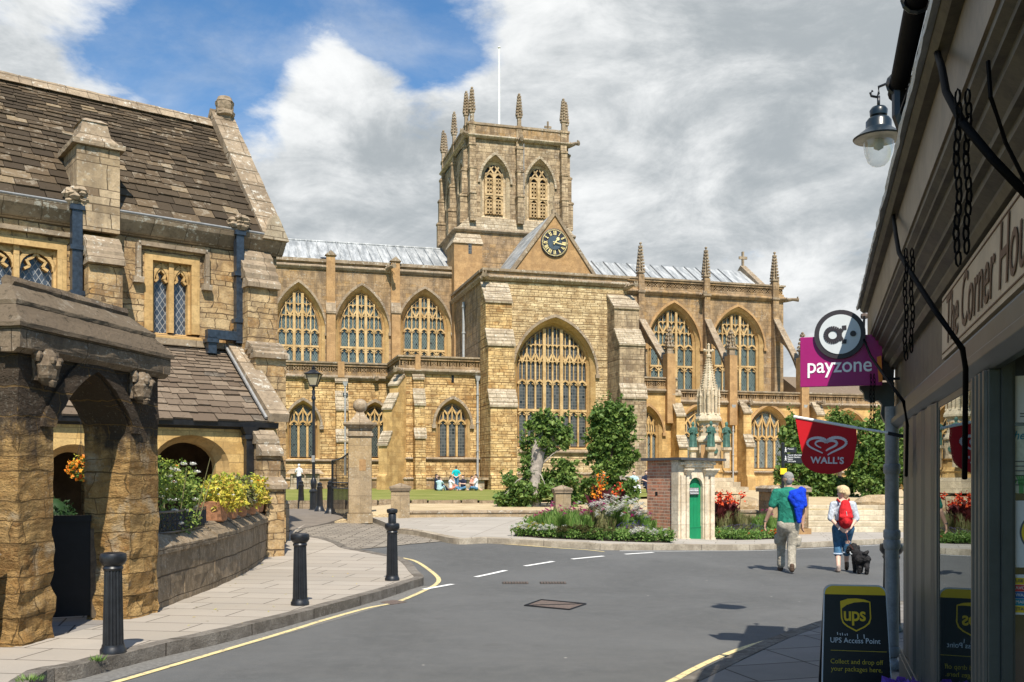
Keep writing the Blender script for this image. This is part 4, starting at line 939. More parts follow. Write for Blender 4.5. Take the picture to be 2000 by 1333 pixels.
# wide ground to the horizon
gm = MB(); s_ = 14
def gh(x, y):
    r = math.hypot(x, y-30)
    return -.35 if r < 140 else -.35+min(14, (r-140)*.02)
N_ = 60
for j in range(N_+1):
    for i in range(N_+1):
        f = lambda k: math.copysign(abs(k)**2.2, k)*1500; x, y = f(2*i/N_-1), f(2*j/N_-1)+30; gm.v.append((x, y, gh(x, y)))
gm.f = [(j*(N_+1)+i, j*(N_+1)+i+1, (j+1)*(N_+1)+i+1, (j+1)*(N_+1)+i) for j in range(N_) for i in range(N_)]
gm.build('ground', grass, kind='structure')
kL = smoothline([(-2.2, 2.0), (-2.75, 4.0)]+[xy(gp(*p, H0)) for p in ((36, 1329), (146, 1296), (292, 1260), (415, 1234), (560, 1199), (666, 1172), (747, 1150), (790, 1136), (815, 1128), (806, 1117), (793, 1101), (775, 1090), (745, 1084), (708, 1077), (671, 1070), (655, 1061), (627, 1052), (596, 1047), (573, 1042))])
kL2 = kL+[(-5.35, 25.2)]
wallbase = [(-5.3, 22.6), (-5.1, 20.0), (-4.55, 16.5), (-4.30, 13.8), (-4.22, 11.4)]
poly = kL2+wallbase+[(-4.2, 11.3), (-4.62, 9.0), (-5.5, 9.0), (-7, 7.5), (-8, 2.0)]
sheet('pavement', poly, H0, pave, kind='structure')
strip('kerb', kL, .16, H0+.006, kerbm, h=.16, side=-.02, jag=.004)
def hc(x, y):
    k = sm((x+6)/2.2); base = (.56+.012*(y-27))*(1-k)+(.70+.022*(y-27))*k
    return min(base, .86) if y < 34 else .86
def hcg(x, y):
    g = sm((y-26.0)/2.4); k = sm((x+3.9)/.6); return (th(x, y)+.015+(hc(x, y)-th(x, y)-.015)*g)*(1-k)+hc(x, y)*k if y < 29 else hc(x, y)
# road
far = smoothline([xy(gp(*p, H0)) for p in ((778, 1033), (820, 1038), (862, 1047), (898, 1053), (946, 1051), (988, 1053), (1060, 1057), (1130, 1060), (1195, 1064), (1338, 1064.5), (1520, 1063), (1740, 1053), (1900, 1046), (2100, 1040))])
kR = smoothline([xy(gp(*p, H0)) for p in ((1180, 1400), (1345, 1333), (1440, 1287), (1530, 1246), (1610, 1218), (1700, 1192), (1800, 1172), (1950, 1155))])
road = [(-2.3, -3), (-2.0, 2.0)]+[(x, y) for x, y in kL]+[(-5.4, 24), (-5.6, 26.5)]+[(-4.6, 28.0)]+far+[(26, 16), (26, 13)]+list(reversed(kR))+[(0.6, 2), (.8, -3)]
sheet('road', road, 0, asphalt, kind='structure', cut=1.1)
# stone setts on the lane up to the gate
sett = [xy(gp(*p, 0)) for p in ((690, 1074.5), (748, 1070), (800, 1064), (850, 1060), (884, 1056), (858, 1050), (818, 1041), (776, 1035), (722, 1027), (690, 1021), (640, 1017), (600, 1013), (568, 1022), (566, 1042), (600, 1047), (636, 1053), (662, 1063))]
sheet('lane_base', [(-9, 22.5), (-5.2, 22.0), (-3.0, 24.5), (-2.4, 27.9), (-3.2, 29.5), (-9, 29.5)], -.012, cobb, hf=lambda x, y: min(th(x, y), hcg(x, y)), kind='structure')
sheet('cobbled_lane', sett, .012, cobb, kind='structure')
farpoly = far+[(26, 40), (12, 29.5), (9.5, 29.4), (4.5, 28.6), (-1, 28.0), (-3.4, 27.8), (-4.0, 27.6)]
sheet('far_pavement', farpoly, H0, pave2, skirt=.3, kind='structure')
strip('far_kerb', far, .2, H0+.006, kerb2, h=.16, side=.06, jag=.002)
# near right pavement by the shop
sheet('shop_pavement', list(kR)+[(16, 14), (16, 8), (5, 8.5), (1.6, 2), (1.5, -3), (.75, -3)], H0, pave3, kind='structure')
strip('shop_kerb', kR, .15, H0+.006, kerbm, h=.16, side=.02, jag=.003)
# churchyard
def hc(x, y):
    k = sm((x+6)/2.2); base = (.56+.012*(y-27))*(1-k)+(.70+.022*(y-27))*k
    return min(base, .86) if y < 34 else .86
def hl(x, y): return .93+.0035*(y-33)
def hcg(x, y):
    g = sm((y-26.0)/2.4); k = sm((x+3.9)/.6); return (th(x, y)+.015+(hc(x, y)-th(x, y)-.015)*g)*(1-k)+hc(x, y)*k if y < 29 else hc(x, y)
grav = [(-9, 25.9), (-5.9, 25.9), (-4.3, 27.2), (-3.9, 27.55), (-1, 27.9), (5.0, 28.2), (8.0, 28.3), (8.2, 29.4), (30, 32), (40, 75), (-30, 75), (-30, 27.6)]
sheet('gravel_terrace', grav, 0, gravel, hf=hcg, skirt=.35, kind='structure', cut=1.2)
lane = [(-5.45, 24.9), (-4.7, 27.3), (-5.4, 29.5), (-7.2, 33.5), (-9, 40), (-14, 40), (-9, 33), (-6.9, 28.5), (-6.1, 26), (-5.7, 24.5)]
sheet('path', lane, .03, pathm, hf=lambda x, y: hcg(x, y) if y > 25.9 else th(x, y), kind='structure', cut=.5, skirt=.2)
lawn = [(-26, 32.9), (-8, 33.0), (-4, 33.1), (0, 33.4), (2.5, 34.5), (6, 40), (12, 55), (14, 66), (-34, 66)]
sheet('lawn', lawn, 0, grass, hf=hl, kind='structure', cut=1.5)
lawn2 = [(12.6, 31.6), (14, 31.2), (22, 32), (30, 44), (20, 44)]
sheet('lawn_by_steps', lawn2, lambda x, y: .03*math.sin(x)+.06, grass, hf=lambda x, y: .99, kind='structure')
# road paint
dirtm = plain('dusty_gutter_grit', (.155, .15, .14), .95, .3, 22, .5)
strip('gutter_strip', [p for p in kL if p[1] < 15.3], .30, .003, dirtm, side=-.24)
pp_ = lambda L, o=.005: smoothline([xy(gp(*p, o)) for p in L])
strip('yellow_line', [(-1.05, 1), (-1.75, 4)]+pp_([(100, 1366), (224, 1333), (560, 1234), (624, 1214), (713, 1189), (764, 1179), (792, 1170), (828, 1154), (851, 1142), (857, 1132), (848, 1121), (828, 1106), (809, 1095.5), (786, 1090)]), .075, .006, ypaint)
strip('yellow_line', pp_([(1240, 1362), (1307, 1333), (1351, 1309), (1406, 1283), (1460, 1263), (1520, 1246), (1600, 1226), (1700, 1204)]), .07, .006, ypaint)
strip('pale_edge_line', pp_([(880, 1057), (930, 1059), (1000, 1064), (1080, 1070), (1143, 1074), (1180, 1078)]), .07, .006, ypaint)
strip('pale_edge_line', pp_([(1210, 1076.5), (1300, 1077), (1390, 1076.5), (1520, 1074.5), (1640, 1069), (1730, 1064)]), .05, .006, wpaint)
for a, b in (((828, 1152), (884, 1142)), ((929, 1128), (988, 1115)), ((1025, 1106.6), (1081, 1097.5)), ((1117, 1093), (1179, 1087)), ((1221, 1083.4), (1276, 1080))):
    p, q = gp(*a), gp(*b); strip('road_dash', [xy(p), xy(p.lerp(q, .5)), xy(q)], .10, .007, wpaint)
rustm = plain('rusty_iron_grate', (.12, .09, .075), .8, .4, 30, .5)
def flat(name, pts, m, off=.006, **tg):
    P_ = [gp(*p) for p in pts]; mb = MB(); mb.add([(p.x, p.y, p.z+off) for p in P_]+[(p.x, p.y, p.z-.02) for p in P_], [(0, 1, 2, 3), (0, 4, 5, 1), (1, 5, 6, 2), (2, 6, 7, 3), (3, 7, 4, 0)]); return mb.build(name, m, **tg), P_
for k, (c, lab) in enumerate(((1006.5, 'rusty iron drain grate left of its twin in the road'), (1080, 'rusty iron drain grate right of its twin in the road'))):
    g_ = empty('drain_grate', gp(c, 1139), 0, lab, 'drain', 'iron drain grates in the road'); o = gp(c, 1139)
    MB().box(-.21, .21, -.16, .16, -.03, .003).build('grate_frame', blackwood, g_)
    b = MB()
    for i in range(9): b.box(-.19+i*.046, -.165+i*.046, -.14, .14, .002, .008)
    b.build('grate_bars', rustm, g_)
g_ = empty('manhole_cover', (0, 0, 0), 0, 'large rusty diamond shaped utility cover in the middle of the road', 'manhole cover')
o, q = flat('cover_plate', [(1028, 1184), (1058, 1173.5), (1141, 1181), (1110, 1191.5)], rustm); o.parent = g_
b = MB(); c = sum(q, Vector())/4
for i in range(4):
    p0, p1 = c.lerp(q[i], 1.06), c.lerp(q[(i+1) % 4], 1.06); b.tube([(p0.x, p0.y, .006), (p1.x, p1.y, .006)], .012, 4)
b.tube([(q[0].x, q[0].y, .008), (q[2].x, q[2].y, .008)], .008, 4)
b.build('cover_frame', blackwood, g_)
for i, pts in enumerate((((742, 1177), (770, 1173), (794, 1177), (765, 1182)),)):
    o, _ = flat('gully_cover', pts, rustm, .008); tag(o, 'small rusty gully cover beside the kerb corner', 'drain')
# lawn edging stones, countable blocks along the front of the grass
random.seed(3)
egroup = 'rough edging stones along the lawn'
edge = smoothline([(-12, 32.9), (-8, 32.95), (-4, 33.0), (0, 33.25), (1.6, 33.9)], 3); tot = 0
pt = []; 
for a, b in zip(edge, edge[1:]):
    L = math.dist(a, b); n = max(1, int(L/.25)); pt += [(a[0]+(b[0]-a[0])*i/n, a[1]+(b[1]-a[1])*i/n) for i in range(n)]
i = 0; k = 0
eb = MB()
while i < len(pt)-5:
    j = i+random.choice((2, 3, 4)); a, b = pt[i], pt[j]; h_ = .93+random.uniform(-.02, .05); w_ = .16
    eb.hexa([(a[0]+.02, a[1]-w_, hc(*a)-.1), (b[0]-.02, b[1]-w_, hc(*b)-.1), (b[0]-.02, b[1]+w_, hc(*b)-.1), (a[0]+.02, a[1]+w_, hc(*a)-.1), (a[0]+.04, a[1]-w_*.8, h_), (b[0]-.03, b[1]-w_*.8, h_+.02), (b[0]-.03, b[1]+w_, h_), (a[0]+.04, a[1]+w_, h_)])
    i = j
ruff(eb.build('lawn_edging', lowwall, label='low rough stone edging wall along the front of the lawn', cat='wall'), .025, 3, 5, .3)
# low retaining wall of the terrace
lw = [(-3.15, 27.55), (0, 27.95), (4.6, 28.1), (7.1, 28.15)]
def wallrun(name, pts, w_, z0, z1, m, cap=None, capov=.04, caph=.08, **tg):
    b = MB(); L, Rr = offline(pts, w_/2), offline(pts, -w_/2)
    zf0 = z0 if callable(z0) else (lambda x, y: z0); zf1 = z1 if callable(z1) else (lambda x, y: z1)
    for i in range(len(pts)-1):
        a, c, d, e = L[i], L[i+1], Rr[i+1], Rr[i]
        b.hexa([(*p, zf0(*p)) for p in (e, d, c, a)]+[(*p, zf1(*pts[i + (k in (1, 2))])) for k, p in enumerate((e, d, c, a))])
    root = b.build(name, m, **tg)
    if cap:
        b = MB(); L, Rr = offline(pts, w_/2+capov), offline(pts, -w_/2-capov)
        for i in range(len(pts)-1):
            a, c, d, e = L[i], L[i+1], Rr[i+1], Rr[i]; za, zb_ = zf1(*pts[i]), zf1(*pts[i+1])
            b.hexa([(*e, za), (*d, zb_), (*c, zb_), (*a, za), (*e, za+caph*.6), (*d, zb_+caph*.6), (*c, zb_+caph*.6), (*a, za+caph*.6)])
            m1, m2 = Vector(e).lerp(Vector(a), .5), Vector(d).lerp(Vector(c), .5)
            b.hexa([(*e, za+caph*.6), (*d, zb_+caph*.6), (*c, zb_+caph*.6), (*a, za+caph*.6), (*m1.lerp(Vector(e), .4), za+caph), (*m2.lerp(Vector(d), .4), zb_+caph), (*m2.lerp(Vector(c), .4), zb_+caph), (*m1.lerp(Vector(a), .4), za+caph)])
        b.build('coping', cap, root)
    return root
wallrun('low_stone_wall', smoothline(lw, 4), .35, 0, .70, pillst, coping, .03, .07, label='long low stone retaining wall in front of the gravel left of the flower bed', cat='wall')
# steps
palec_step = stone('pale_step_stone', (.50, .44, .32), (.57, .50, .38), (.45, .38, .27), 1.6, .5, .004, (.25, .2, .14), .01, (.3, .24, .16), .4, bstr=.4)
st = empty('stone_steps', (0, 0, 0), 0, 'five wide pale stone steps rising to the churchyard on the right', 'steps')
a = P(1572, 935, 28.2); 
for k in range(5):
    MB().box(a.x-.75, 19, 28.3+k*.36, 29.9+(5-5)*.3, .05 if k == 0 else .12+k*.15, .12+(k+1)*.15-.004).build('step', palec_step, st, bev=.012)
# rough stones on the right
for k, (px, py, z, sx, lab) in enumerate(((1712, 978, 31.4, .95, 'long flat rock at the edge of the small lawn right of the steps'), (1452, 986, 29.6, .75, 'large rough boulder behind the red-leaved cannas'))):
    p = P(px, py, z); b = MB(); b.lathe([(.1, -.25), (.5, -.2), (.55, 0), (.42, .16), (.2, .24)], 9, (p.x, p.y, hc(p.x, p.y)+.12), (sx*1.5, .7)); ruff(b.build('boulder', pillst, label=lab, cat='boulder'), .07, 2.2, k, .2)
# ================================================================ ALMSHOUSE (left)
HS = Frame(540, 22, math.atan2(.605, .796))
hs = HS.root('stone_almshouse', label='two storey ochre stone almshouse with steep stone-tiled roof on the left', cat='house')
U, H, UV = HS.u, HS.h, HS.uv
eave = H(540, 466, 0); X0 = -12.0
def tracery2(parent, cx, w_, sill, top, y, depth=.28):
    """square headed two light window with cusped heads"""
    fw = w_+.17
    m = MB()
    for z0_, z1_, a, b in ((sill-.0, top+.15, -fw, -w_), (sill, top+.15, w_, fw)): m.box(cx+a, cx+b, y-.02, y+depth, z0_, z1_)
    m.box(cx-w_, cx+w_, y-.02, y+depth, top, top+.15); m.prism([(y-.10, sill-.16), (y-.10, sill-.10), (y+depth, sill+.02), (y+depth, sill-.16)], cx-fw-.03, cx+fw+.03)
    root = m.build('window', trim, parent)
    MB().box(cx-w_, cx+w_, y+depth-.05, y+depth-.02, sill, top).build('leaded_pane', gl_house, root)
    t = MB(); y0, y1 = y+.08, y+depth-.05
    t.bar((cx, sill), (cx, top), .10, y0-.03, y1)
    for s_ in (-1, 1):
        c = cx+s_*w_/2; a = arch(w_/2-.03, top-.42, top-.06, 7); t.poly(sh_(a, c), .075, y0, y1)
        t.sheet([[(c-w_/2, top-.42), (c-w_/2, top)]+[(x+c, z) for x, z in a[:8]][::1]+[(c, top)]][:1], y0+.04) if False else None
        for e in (-1, 1):
            t.poly([(c+e*.30*w_, top-.42), (c+e*.16*w_, top-.36), (c+e*.25*w_, top-.24)], .05, y0+.02, y1); t.poly([(c+e*.22*w_, top-.24), (c+e*.09*w_, top-.19), (c, top-.10)], .045, y0+.02, y1)
            t.bar((c+e*w_*.47, top-.03), (c+e*w_*.22, top-.16), .05, y0+.02, y1)
            t.add([(c+e*w_/2, y0+.05, top), (c, y0+.05, top), (c+e*w_*.28, y0+.05, top-.14), (c+e*w_/2, y0+.05, top-.40)], [(0, 1, 2, 3)])
        t.bar((c-w_/2+.03, sill), (c-w_/2+.03, top), .05, y0, y1); t.bar((c+w_/2-.03, sill), (c+w_/2-.03, top), .05, y0, y1)
    t.build('tracery', trim, root)
    # label mould
    hm = MB(); q = [(cx-fw-.14, top-.42), (cx-fw-.14, top+.30), (cx+fw+.14, top+.30), (cx+fw+.14, top-.42)]
    hm.poly(q, .09, y-.12, y+.02)
    for s_ in (-1, 1): hm.box(cx+s_*(fw+.14)-.10, cx+s_*(fw+.14)+.10, y-.14, y+.02, top-.52, top-.40)
    hm.build('hood_mould', coping, root)
    return [(cx-fw, sill-.05), (cx+fw, sill-.05), (cx+fw, top+.14), (cx-fw, top+.14)]
holes = []
for l, r, s_, t_ in ((298, 374, 650, 513), (-22, 87, 604, 478)):
    cx = (U(l, 0)+U(r, 0))/2; w_ = (U(r, 0)-U(l, 0))/2; c = (l+r)/2; holes.append(tracery2(hs, cx, w_ if l > 0 else .72, H(c, s_, 0), H(c, t_, 0), 0))
wall_holes(X0, 0, -.2, eave-.1, holes, 0, .5).build('front_wall', house, hs)
RY, RH = 2.95, H(432, 246, 2.95)
MB().prism([(0, -.2), (2*RY, -.2), (2*RY, eave), (RY, RH-.15), (0, eave)], -.5, -.002, 'x').build('gable_end_wall', house, hs)
def tiled(parent, x0, x1, y0, z0, y1, z1, m, c0=.42, c1=.14, name='stone_tiles', wid=(.35, .75), flatm=None):
    """stone slates in diminishing courses from eave (y0, z0) to ridge (y1, z1)"""
    b = MB(); L = math.hypot(y1-y0, z1-z0); dy, dz = (y1-y0)/L, (z1-z0)/L; s = 0.0
    while s < L:
        c = c0+(c1-c0)*(s/L)**.8; x = x0-random.uniform(0, .3); e = min(L, s+c*1.45)
        while x < x1:
            w_ = random.uniform(*wid)*(.45+.55*c/c0); xe = min(x+w_, x1); xs = max(x, x0)
            if xe-xs > .04:
                th_ = random.uniform(.022, .045)*(.6+.4*c/c0); l0 = random.uniform(-.02, .03); lift = .012+random.uniform(0, .012); j = random.uniform(-.012, .012)
                def q(t, up): return (y0+dy*t-dz*up, z0+dz*t+dy*up)
                A_, B_ = q(s-l0+j, lift), q(e, 0); A2, B2 = q(s-l0-j, lift+th_), q(e, .01)
                g = .006; A3 = q(s-l0+.012+j, lift+th_)
                b.hexa([(xs+g, *q(s-l0+j, lift)), (xe-g, *q(s-l0-j, lift)), (xe-g, *B_), (xs+g, *B_), (xs+g, *q(s-l0+j, lift+th_)), (xe-g, *q(s-l0-j, lift+th_)), (xe-g, *B2), (xs+g, *B2)])
            x += w_
        s += c
    return b.build(name, m, parent)
random.seed(11)
rf = MB().prism([(-.12, eave-.02), (RY, RH-.06), (2*RY+.1, eave-.02), (2*RY, eave-.2), (RY, RH-.3), (0, eave-.2)], X0, -.45).build('roof', roofdark, hs)
tiled(rf, X0, -.42, -.22, eave-.02, RY, RH-.02, tile1, .31, .105, wid=(.3, .62))
m = MB(); x = X0
while x < -.5: xe = min(-.45, x+random.uniform(.4, .6)); m.prism([(RY-.24, RH-.14), (RY, RH+.12), (RY+.24, RH-.14)], x, xe-.01); x = xe
ruff(m.build('ridge_stones', coping, rf), .02, 4, 1, .3)
dullm = plain('dull_lead_gutter', (.22, .225, .23), .6, .2, 6)
# lead gutter and cornice
MB().prism([(-.02, eave-.42), (-.10, eave-.36), (-.26, eave-.16), (-.30, eave-.05), (-.02, eave-.05)], X0, .12).build('eaves_cornice', coping, hs)
MB().tube([(X0, -.27, eave-.015), (-.4, -.27, eave-.015)], .028, 6).build('lead_gutter', coping if False else dullm, hs)
# gable coping with finial
m = MB(); L = math.hypot(RY+.25, RH-eave+.1); 
def cop(t0, t1, wd):
    y_, z_ = lambda t: -.25+(RY+.25)*t, lambda t: eave-.1+(RH-eave+.28)*t
    m.hexa([(-.45, y_(t0), z_(t0)-.1), (wd, y_(t0), z_(t0)-.1), (wd, y_(t1), z_(t1)-.1), (-.45, y_(t1), z_(t1)-.1), (-.45, y_(t0)-.06, z_(t0)+.12), (wd, y_(t0)-.06, z_(t0)+.12), (wd, y_(t1)-.06, z_(t1)+.12), (-.45, y_(t1)-.06, z_(t1)+.12)])
for k in range(8): cop(k/8+.004, (k+1)/8-.004, .10+.01*(k % 2))
m.build('gable_coping', coping, hs)
MB().prism([(-.45, RY, ), (-.45, RY)], 0, 1) if False else None
m = MB(); y_ = lambda t: 7.4-(RY+.2)*t; z_ = lambda t: eave-.1+(RH-eave+.45)*t
m.hexa([(-.45, RY+.02, RH+.2), (.1, RY+.02, RH+.2), (.1, 2*RY+.2, eave-.2), (-.45, 2*RY+.2, eave-.2), (-.45, RY+.02, RH+.38), (.1, RY+.02, RH+.38), (.1, 2*RY+.2, eave), (-.45, 2*RY+.2, eave)]); m.build('rear_gable_coping', coping, hs)
fq = UV(441, 212, RY-.1); b = MB().lathe([(.19, 0), (.19, .08), (.25, .12), (.26, .2), (.21, .24), (.22, .36), (.23, .46), (.18, .52), (.16, .58), (.08, .61)], 8, (-.12, RY-.1, RH+.10), rot=.4)
ruff(b.build('gable_finial', coping, hs), .025, 6, 3, .1)
m = MB(); m.hexa([(-.45, -.34, eave-.12), (.16, -.34, eave-.12), (.16, .15, eave-.12), (-.45, .15, eave-.12), (-.2, -.3, eave+.42), (-.08, -.3, eave+.42), (-.08, .15, eave+.42), (-.2, .15, eave+.42)]); m.build('kneeler_stone', palec, hs)
# chimney
ca, cb = U(148, -.25), U(232, -.25); ct = H(190, 290, -.25); c0 = H(190, 500, -.25)
ch = MB().prism([(-.325, eave-.5), (.75, eave-.5), (.75, ct), (-.325, ct)], ca, cb).build('chimney', houseg, hs)
ch.data.materials[0] = goldash if False else towers
m = MB(); m.box(ca-.09, cb+.09, -.40, .84, ct, ct+.10); m.hexa([(ca-.06, -.28, ct+.10), (cb+.06, -.28, ct+.10), (cb+.06, .81, ct+.10), (ca-.06, .81, ct+.10), (ca+.10, -.12, ct+.28), (cb-.10, -.12, ct+.28), (cb-.10, .65, ct+.28), (ca+.10, .65, ct+.28)])
m.hexa([(ca+.11, -.11, ct+.28), (cb-.11, -.11, ct+.28), (cb-.11, .64, ct+.28), (ca+.11, .64, ct+.28), (ca+.17, -.04, ct+.58), (cb-.17, -.04, ct+.58), (cb-.17, .57, ct+.58), (ca+.17, .57, ct+.58)])
m.hexa([(ca+.14, -.07, ct+.58), (cb-.14, -.07, ct+.58), (cb-.14, .6, ct+.58), (ca+.14, .6, ct+.58), (ca+.26, .1, ct+.68), (cb-.26, .1, ct+.68), (cb-.26, .45, ct+.68), (ca+.26, .45, ct+.68)]); ruff(m.build('chimney_cap', coping, ch), .012, 5, 2, .15)
# chimney buttress with slope slabs
ba, bb = U(170, -.5), U(236, -.5); y1_, y2_ = H(200, 512, -.45), H(200, 458, -.45)
MB().prism([(.1, -.2), (-.62, -.2), (-.62, y1_), (-.22, y2_), (.1, y2_)], ba, bb).build('buttress', house, hs)
m = MB()
for k in range(3): m.prism([(-.74+.13*k, y1_-.08+(y2_-y1_)*k/3), (-.72+.13*k, y1_+.02+(y2_-y1_)*k/3), (-.55+.15*k, y1_+.0+(y2_-y1_)*(k+1)/3), (-.3, y1_-.08+(y2_-y1_)*k/3)], ba-.03, bb+.03)
m.build('weathering', coping, hs)
# end buttress
ea, eb_ = U(478, -.45), U(536, -.45)
z = [H(510, p, -.45) for p in (700, 672, 560, 515)]
MB().prism([(.1, -.2), (-1.05, -.2), (-1.05, z[0]), (-.62, z[1]), (-.62, z[2]), (-.05, z[3]+.35), (.1, z[3]+.35)], ea, eb_).build('end_buttress', house, hs)
m = MB()
for a_, b_, p0, p1 in ((z[0], z[1], 1.05, .62), (z[2], z[3]+.35, .62, .05)):
    n = 3 if p0 > 1 else 4
    for k in range(n):
        f = lambda t: -(p0+(p1-p0)*t); g = lambda t: a_+(b_-a_)*t
        m.prism([(f(k/n)-.10, g(k/n)-.07), (f(k/n)-.10, g(k/n)+.03), (f((k+1)/n)-.01, g((k+1)/n)+.02), (f((k+1)/n)+.1, g(k/n)-.07)], ea-.04, eb_+.04)
m.build('weathering', coping, hs)
# rainwater pipes with carved hopper blocks
def leafblock(x, z, s=.30):
    b = MB(); random.seed(int(x*100))
    for _ in range(26):
        d = Vector((random.gauss(0, 1), -abs(random.gauss(0, .8)), random.gauss(0, 1))).normalized(); c = Vector((x, -.22, z))+d*s*.55; r = s*random.uniform(.22, .42); b.lathe([(r*.5, -r*.6), (r, 0), (r*.5, r*.6)], 5, c, rot=random.random()*3)
    return b.build('carved_leaf_block', coping, hs)
for px, pt_, pb_, r in ((149, 400, 585, .095), (466.5, 450, 640, .085)):
    x = U(px, -.25); zt, zb_ = H(px, pt_, -.25), H(px, pb_, -.25); b = MB().box(x-r, x+r, -.25-r, -.25+r, zb_-(1.2 if px < 200 else .35), zt)
    for k in (0, .42, .9):
        zz_ = zt-.12-(zt-zb_)*k; b.box(x-r*1.45, x+r*1.45, -.25-r*1.3, -.25+r*1.4, zz_, zz_+.09)
    if px > 200:
        x2 = U(414, -.3); z_ = H(466, 655, -.25); b.box(x2-.1, x+r, -.34, -.16, z_-.13, z_+.06); b.box(x2-.09, x2+.09, -.34, -.16, z_-.45, z_-.1); b.box(x2-.13, x2+.13, -.38, -.12, z_-.22, z_-.14)
    b.build('rainwater_pipe', pipeblue, hs); leafblock(x, zt+.16)
# the lean-to cloister along the foot
YF = -2.15; lx1 = U(540, YF); le = H(500, 826, YF); lt = H(400, 683, 0)
lr = MB().prism([(YF-.08, le-.02), (0, lt), (0, lt-.15), (YF-.02, le-.15)], X0, lx1-.25).build('cloister_roof', roofdark, hs)
random.seed(5); tiled(lr, X0+4, lx1-.22, YF-.16, le-.02, .02, lt+.02, tile2, .27, .10, wid=(.24, .52))
m = MB(); f = lambda t: (YF-.22+(2.2+.1)*t, le+.02+(lt-le+.05)*t)
m.hexa([(lx1-.26, *f(0)), (lx1+.16, *f(0)), (lx1+.16, *f(1)), (lx1-.26, *f(1)), (lx1-.26, f(0)[0]-.06, f(0)[1]+.16), (lx1+.16, f(0)[0]-.06, f(0)[1]+.16), (lx1+.16, f(1)[0], f(1)[1]+.16), (lx1-.26, f(1)[0], f(1)[1]+.16)]); m.build('verge_coping', coping, hs)
MB().tube([(lx1-.29, f(0)[0]+.03, f(0)[1]+.07), (lx1-.29, f(1)[0], f(1)[1]+.07)], .035, 5).build('verge_flashing', whitegutter, hs)
MB().box(-8, lx1+.1, -.12, .02, lt+.02, lt+.16).build('string_course', coping, hs)
# round-headed openings
def rarch(cx, w_, sp, n=14, base=-.1): return [(cx-w_, base)]+[(cx-w_*math.cos(math.pi*i/n), sp+w_*.82*math.sin(math.pi*i/n)) for i in range(n+1)]+[(cx+w_, base)]
wins = []; 
for pl, pr, top_ in ((296, 448, 850), (84, 205, 868), (-120, 20, 860)):
    a_, b_ = U(pl, YF), U(pr, YF); w_ = (b_-a_)/2; zt = H((pl+pr)/2, top_, YF); o = rarch((a_+b_)/2, w_, zt-w_*.82); i_ = rarch((a_+b_)/2, w_-.16, zt-w_*.82); wins.append(o)
    m = MB(); m.ring(o, YF-.004, sh_(rarch(0, w_-.05, zt-w_*.82), (a_+b_)/2), YF+.10, False); m.ring(sh_(rarch(0, w_-.05, zt-w_*.82), (a_+b_)/2), YF+.10, sh_(rarch(0, w_-.07, zt-w_*.82), (a_+b_)/2), YF+.16, False); m.ring(sh_(rarch(0, w_-.07, zt-w_*.82), (a_+b_)/2), YF+.16, i_, YF+.3, False); m.ring(i_, YF+.3, i_, YF+.5, False); m.build('arch_moulding', trim, hs)
wall_holes(X0, lx1, -.2, le-.1, wins, YF, .5, through=True).build('cloister_wall', houseg, hs)
MB().box(lx1-.4, lx1, YF+.5, 0, -.2, le).build('cloister_end_wall', houseg, hs)
MB().box(X0, lx1-.4, -.05, -.003, -.2, 2.9).build('cloister_inner_wall', plain('shade_toned_cloister_stone', (.10, .065, .035), .9, .4, 2, .5), hs)  # inner wall stone darkened: the cloister's shade is put into its colour
MB().prism([(YF-.03, le-.12), (YF-.14, le-.10), (YF-.16, le+.0), (YF-.03, le+.01)], X0, lx1-.02).build('iron_gutter', iron, hs)
x = U(484, YF-.1); MB().box(x-.075, x+.075, YF-.22, YF-.07, 0, le-.25).box(x-.11, x+.11, YF-.25, YF-.05, le-.34, le-.26).box(x-.11, x+.11, YF-.25, YF-.05, 1.2, 1.28).hexa([(x-.08, YF-.22, le-.26), (x+.08, YF-.22, le-.26), (x+.08, YF-.05, le-.26), (x-.08, YF-.05, le-.26), (x-.17, YF-.26, le-.1), (x+.17, YF-.26, le-.1), (x+.17, YF-.05, le-.1), (x-.17, YF-.05, le-.1)]).build('cloister_downpipe', iron, hs)
ba, bb = U(508, YF-.5), U(543, YF-.5); hh = [H(525, p, YF-.5) for p in (950, 930, 880, 866, 852, 835)]
MB().prism([(YF+.1, -.2), (YF-.8, -.2), (YF-.8, hh[0]), (YF-.62, hh[1]), (YF-.62, hh[2]), (YF-.1, hh[4]), (YF+.1, hh[4])], ba, bb).build('cloister_buttress', house, hs)
m = MB()
for a_, p0 in ((hh[0], .8), (hh[2]-.05, .62), (hh[3]+.05, .42)): m.prism([(YF-p0-.07, a_-.06), (YF-p0-.07, a_+.03), (YF-p0+.22, a_+.22), (YF-p0+.22, a_-.06)], ba-.04, bb+.04)
m.build('weathering', coping, hs)

# ================================================================ PORCH (conduit-like arch at the roadside)
PF = Frame(35, 9.04, math.atan2(.98, .198)); 
pr = PF.root('stone_archway', label='eroded ochre stone archway with mossy slab roof beside the left pavement', cat='archway')
UP, HP = PF.u, PF.h
PL, PD = 2.35, .56; ztop = HP(170, 668, 0)-.14
oa, ob = .50, 1.78; c = (oa+ob)/2; w_ = (ob-oa)/2
hole = [(p[0]+c, p[1]) for p in arch(w_, 2.18, 2.76, 8, .05)]
def archwall(y, th_, name, hl, x0=0, x1=PL):
    b = MB(); outer = [(x0, .0), (hl[0][0], .0)]+hl+[(hl[-1][0], .0), (x1, .0), (x1, ztop), (x0, ztop)]
    outer = [p for i, p in enumerate(outer) if i == 0 or math.dist(p, outer[i-1]) > 1e-4]
    b.sheet([outer], y); b.sheet([outer], y+th_); b.ring(outer, y, outer, y+th_); return b.build(name, porch_m, pr)
er = lambda p: .016+.04*max(0, 1-p.z/1.5)
random.seed(2)
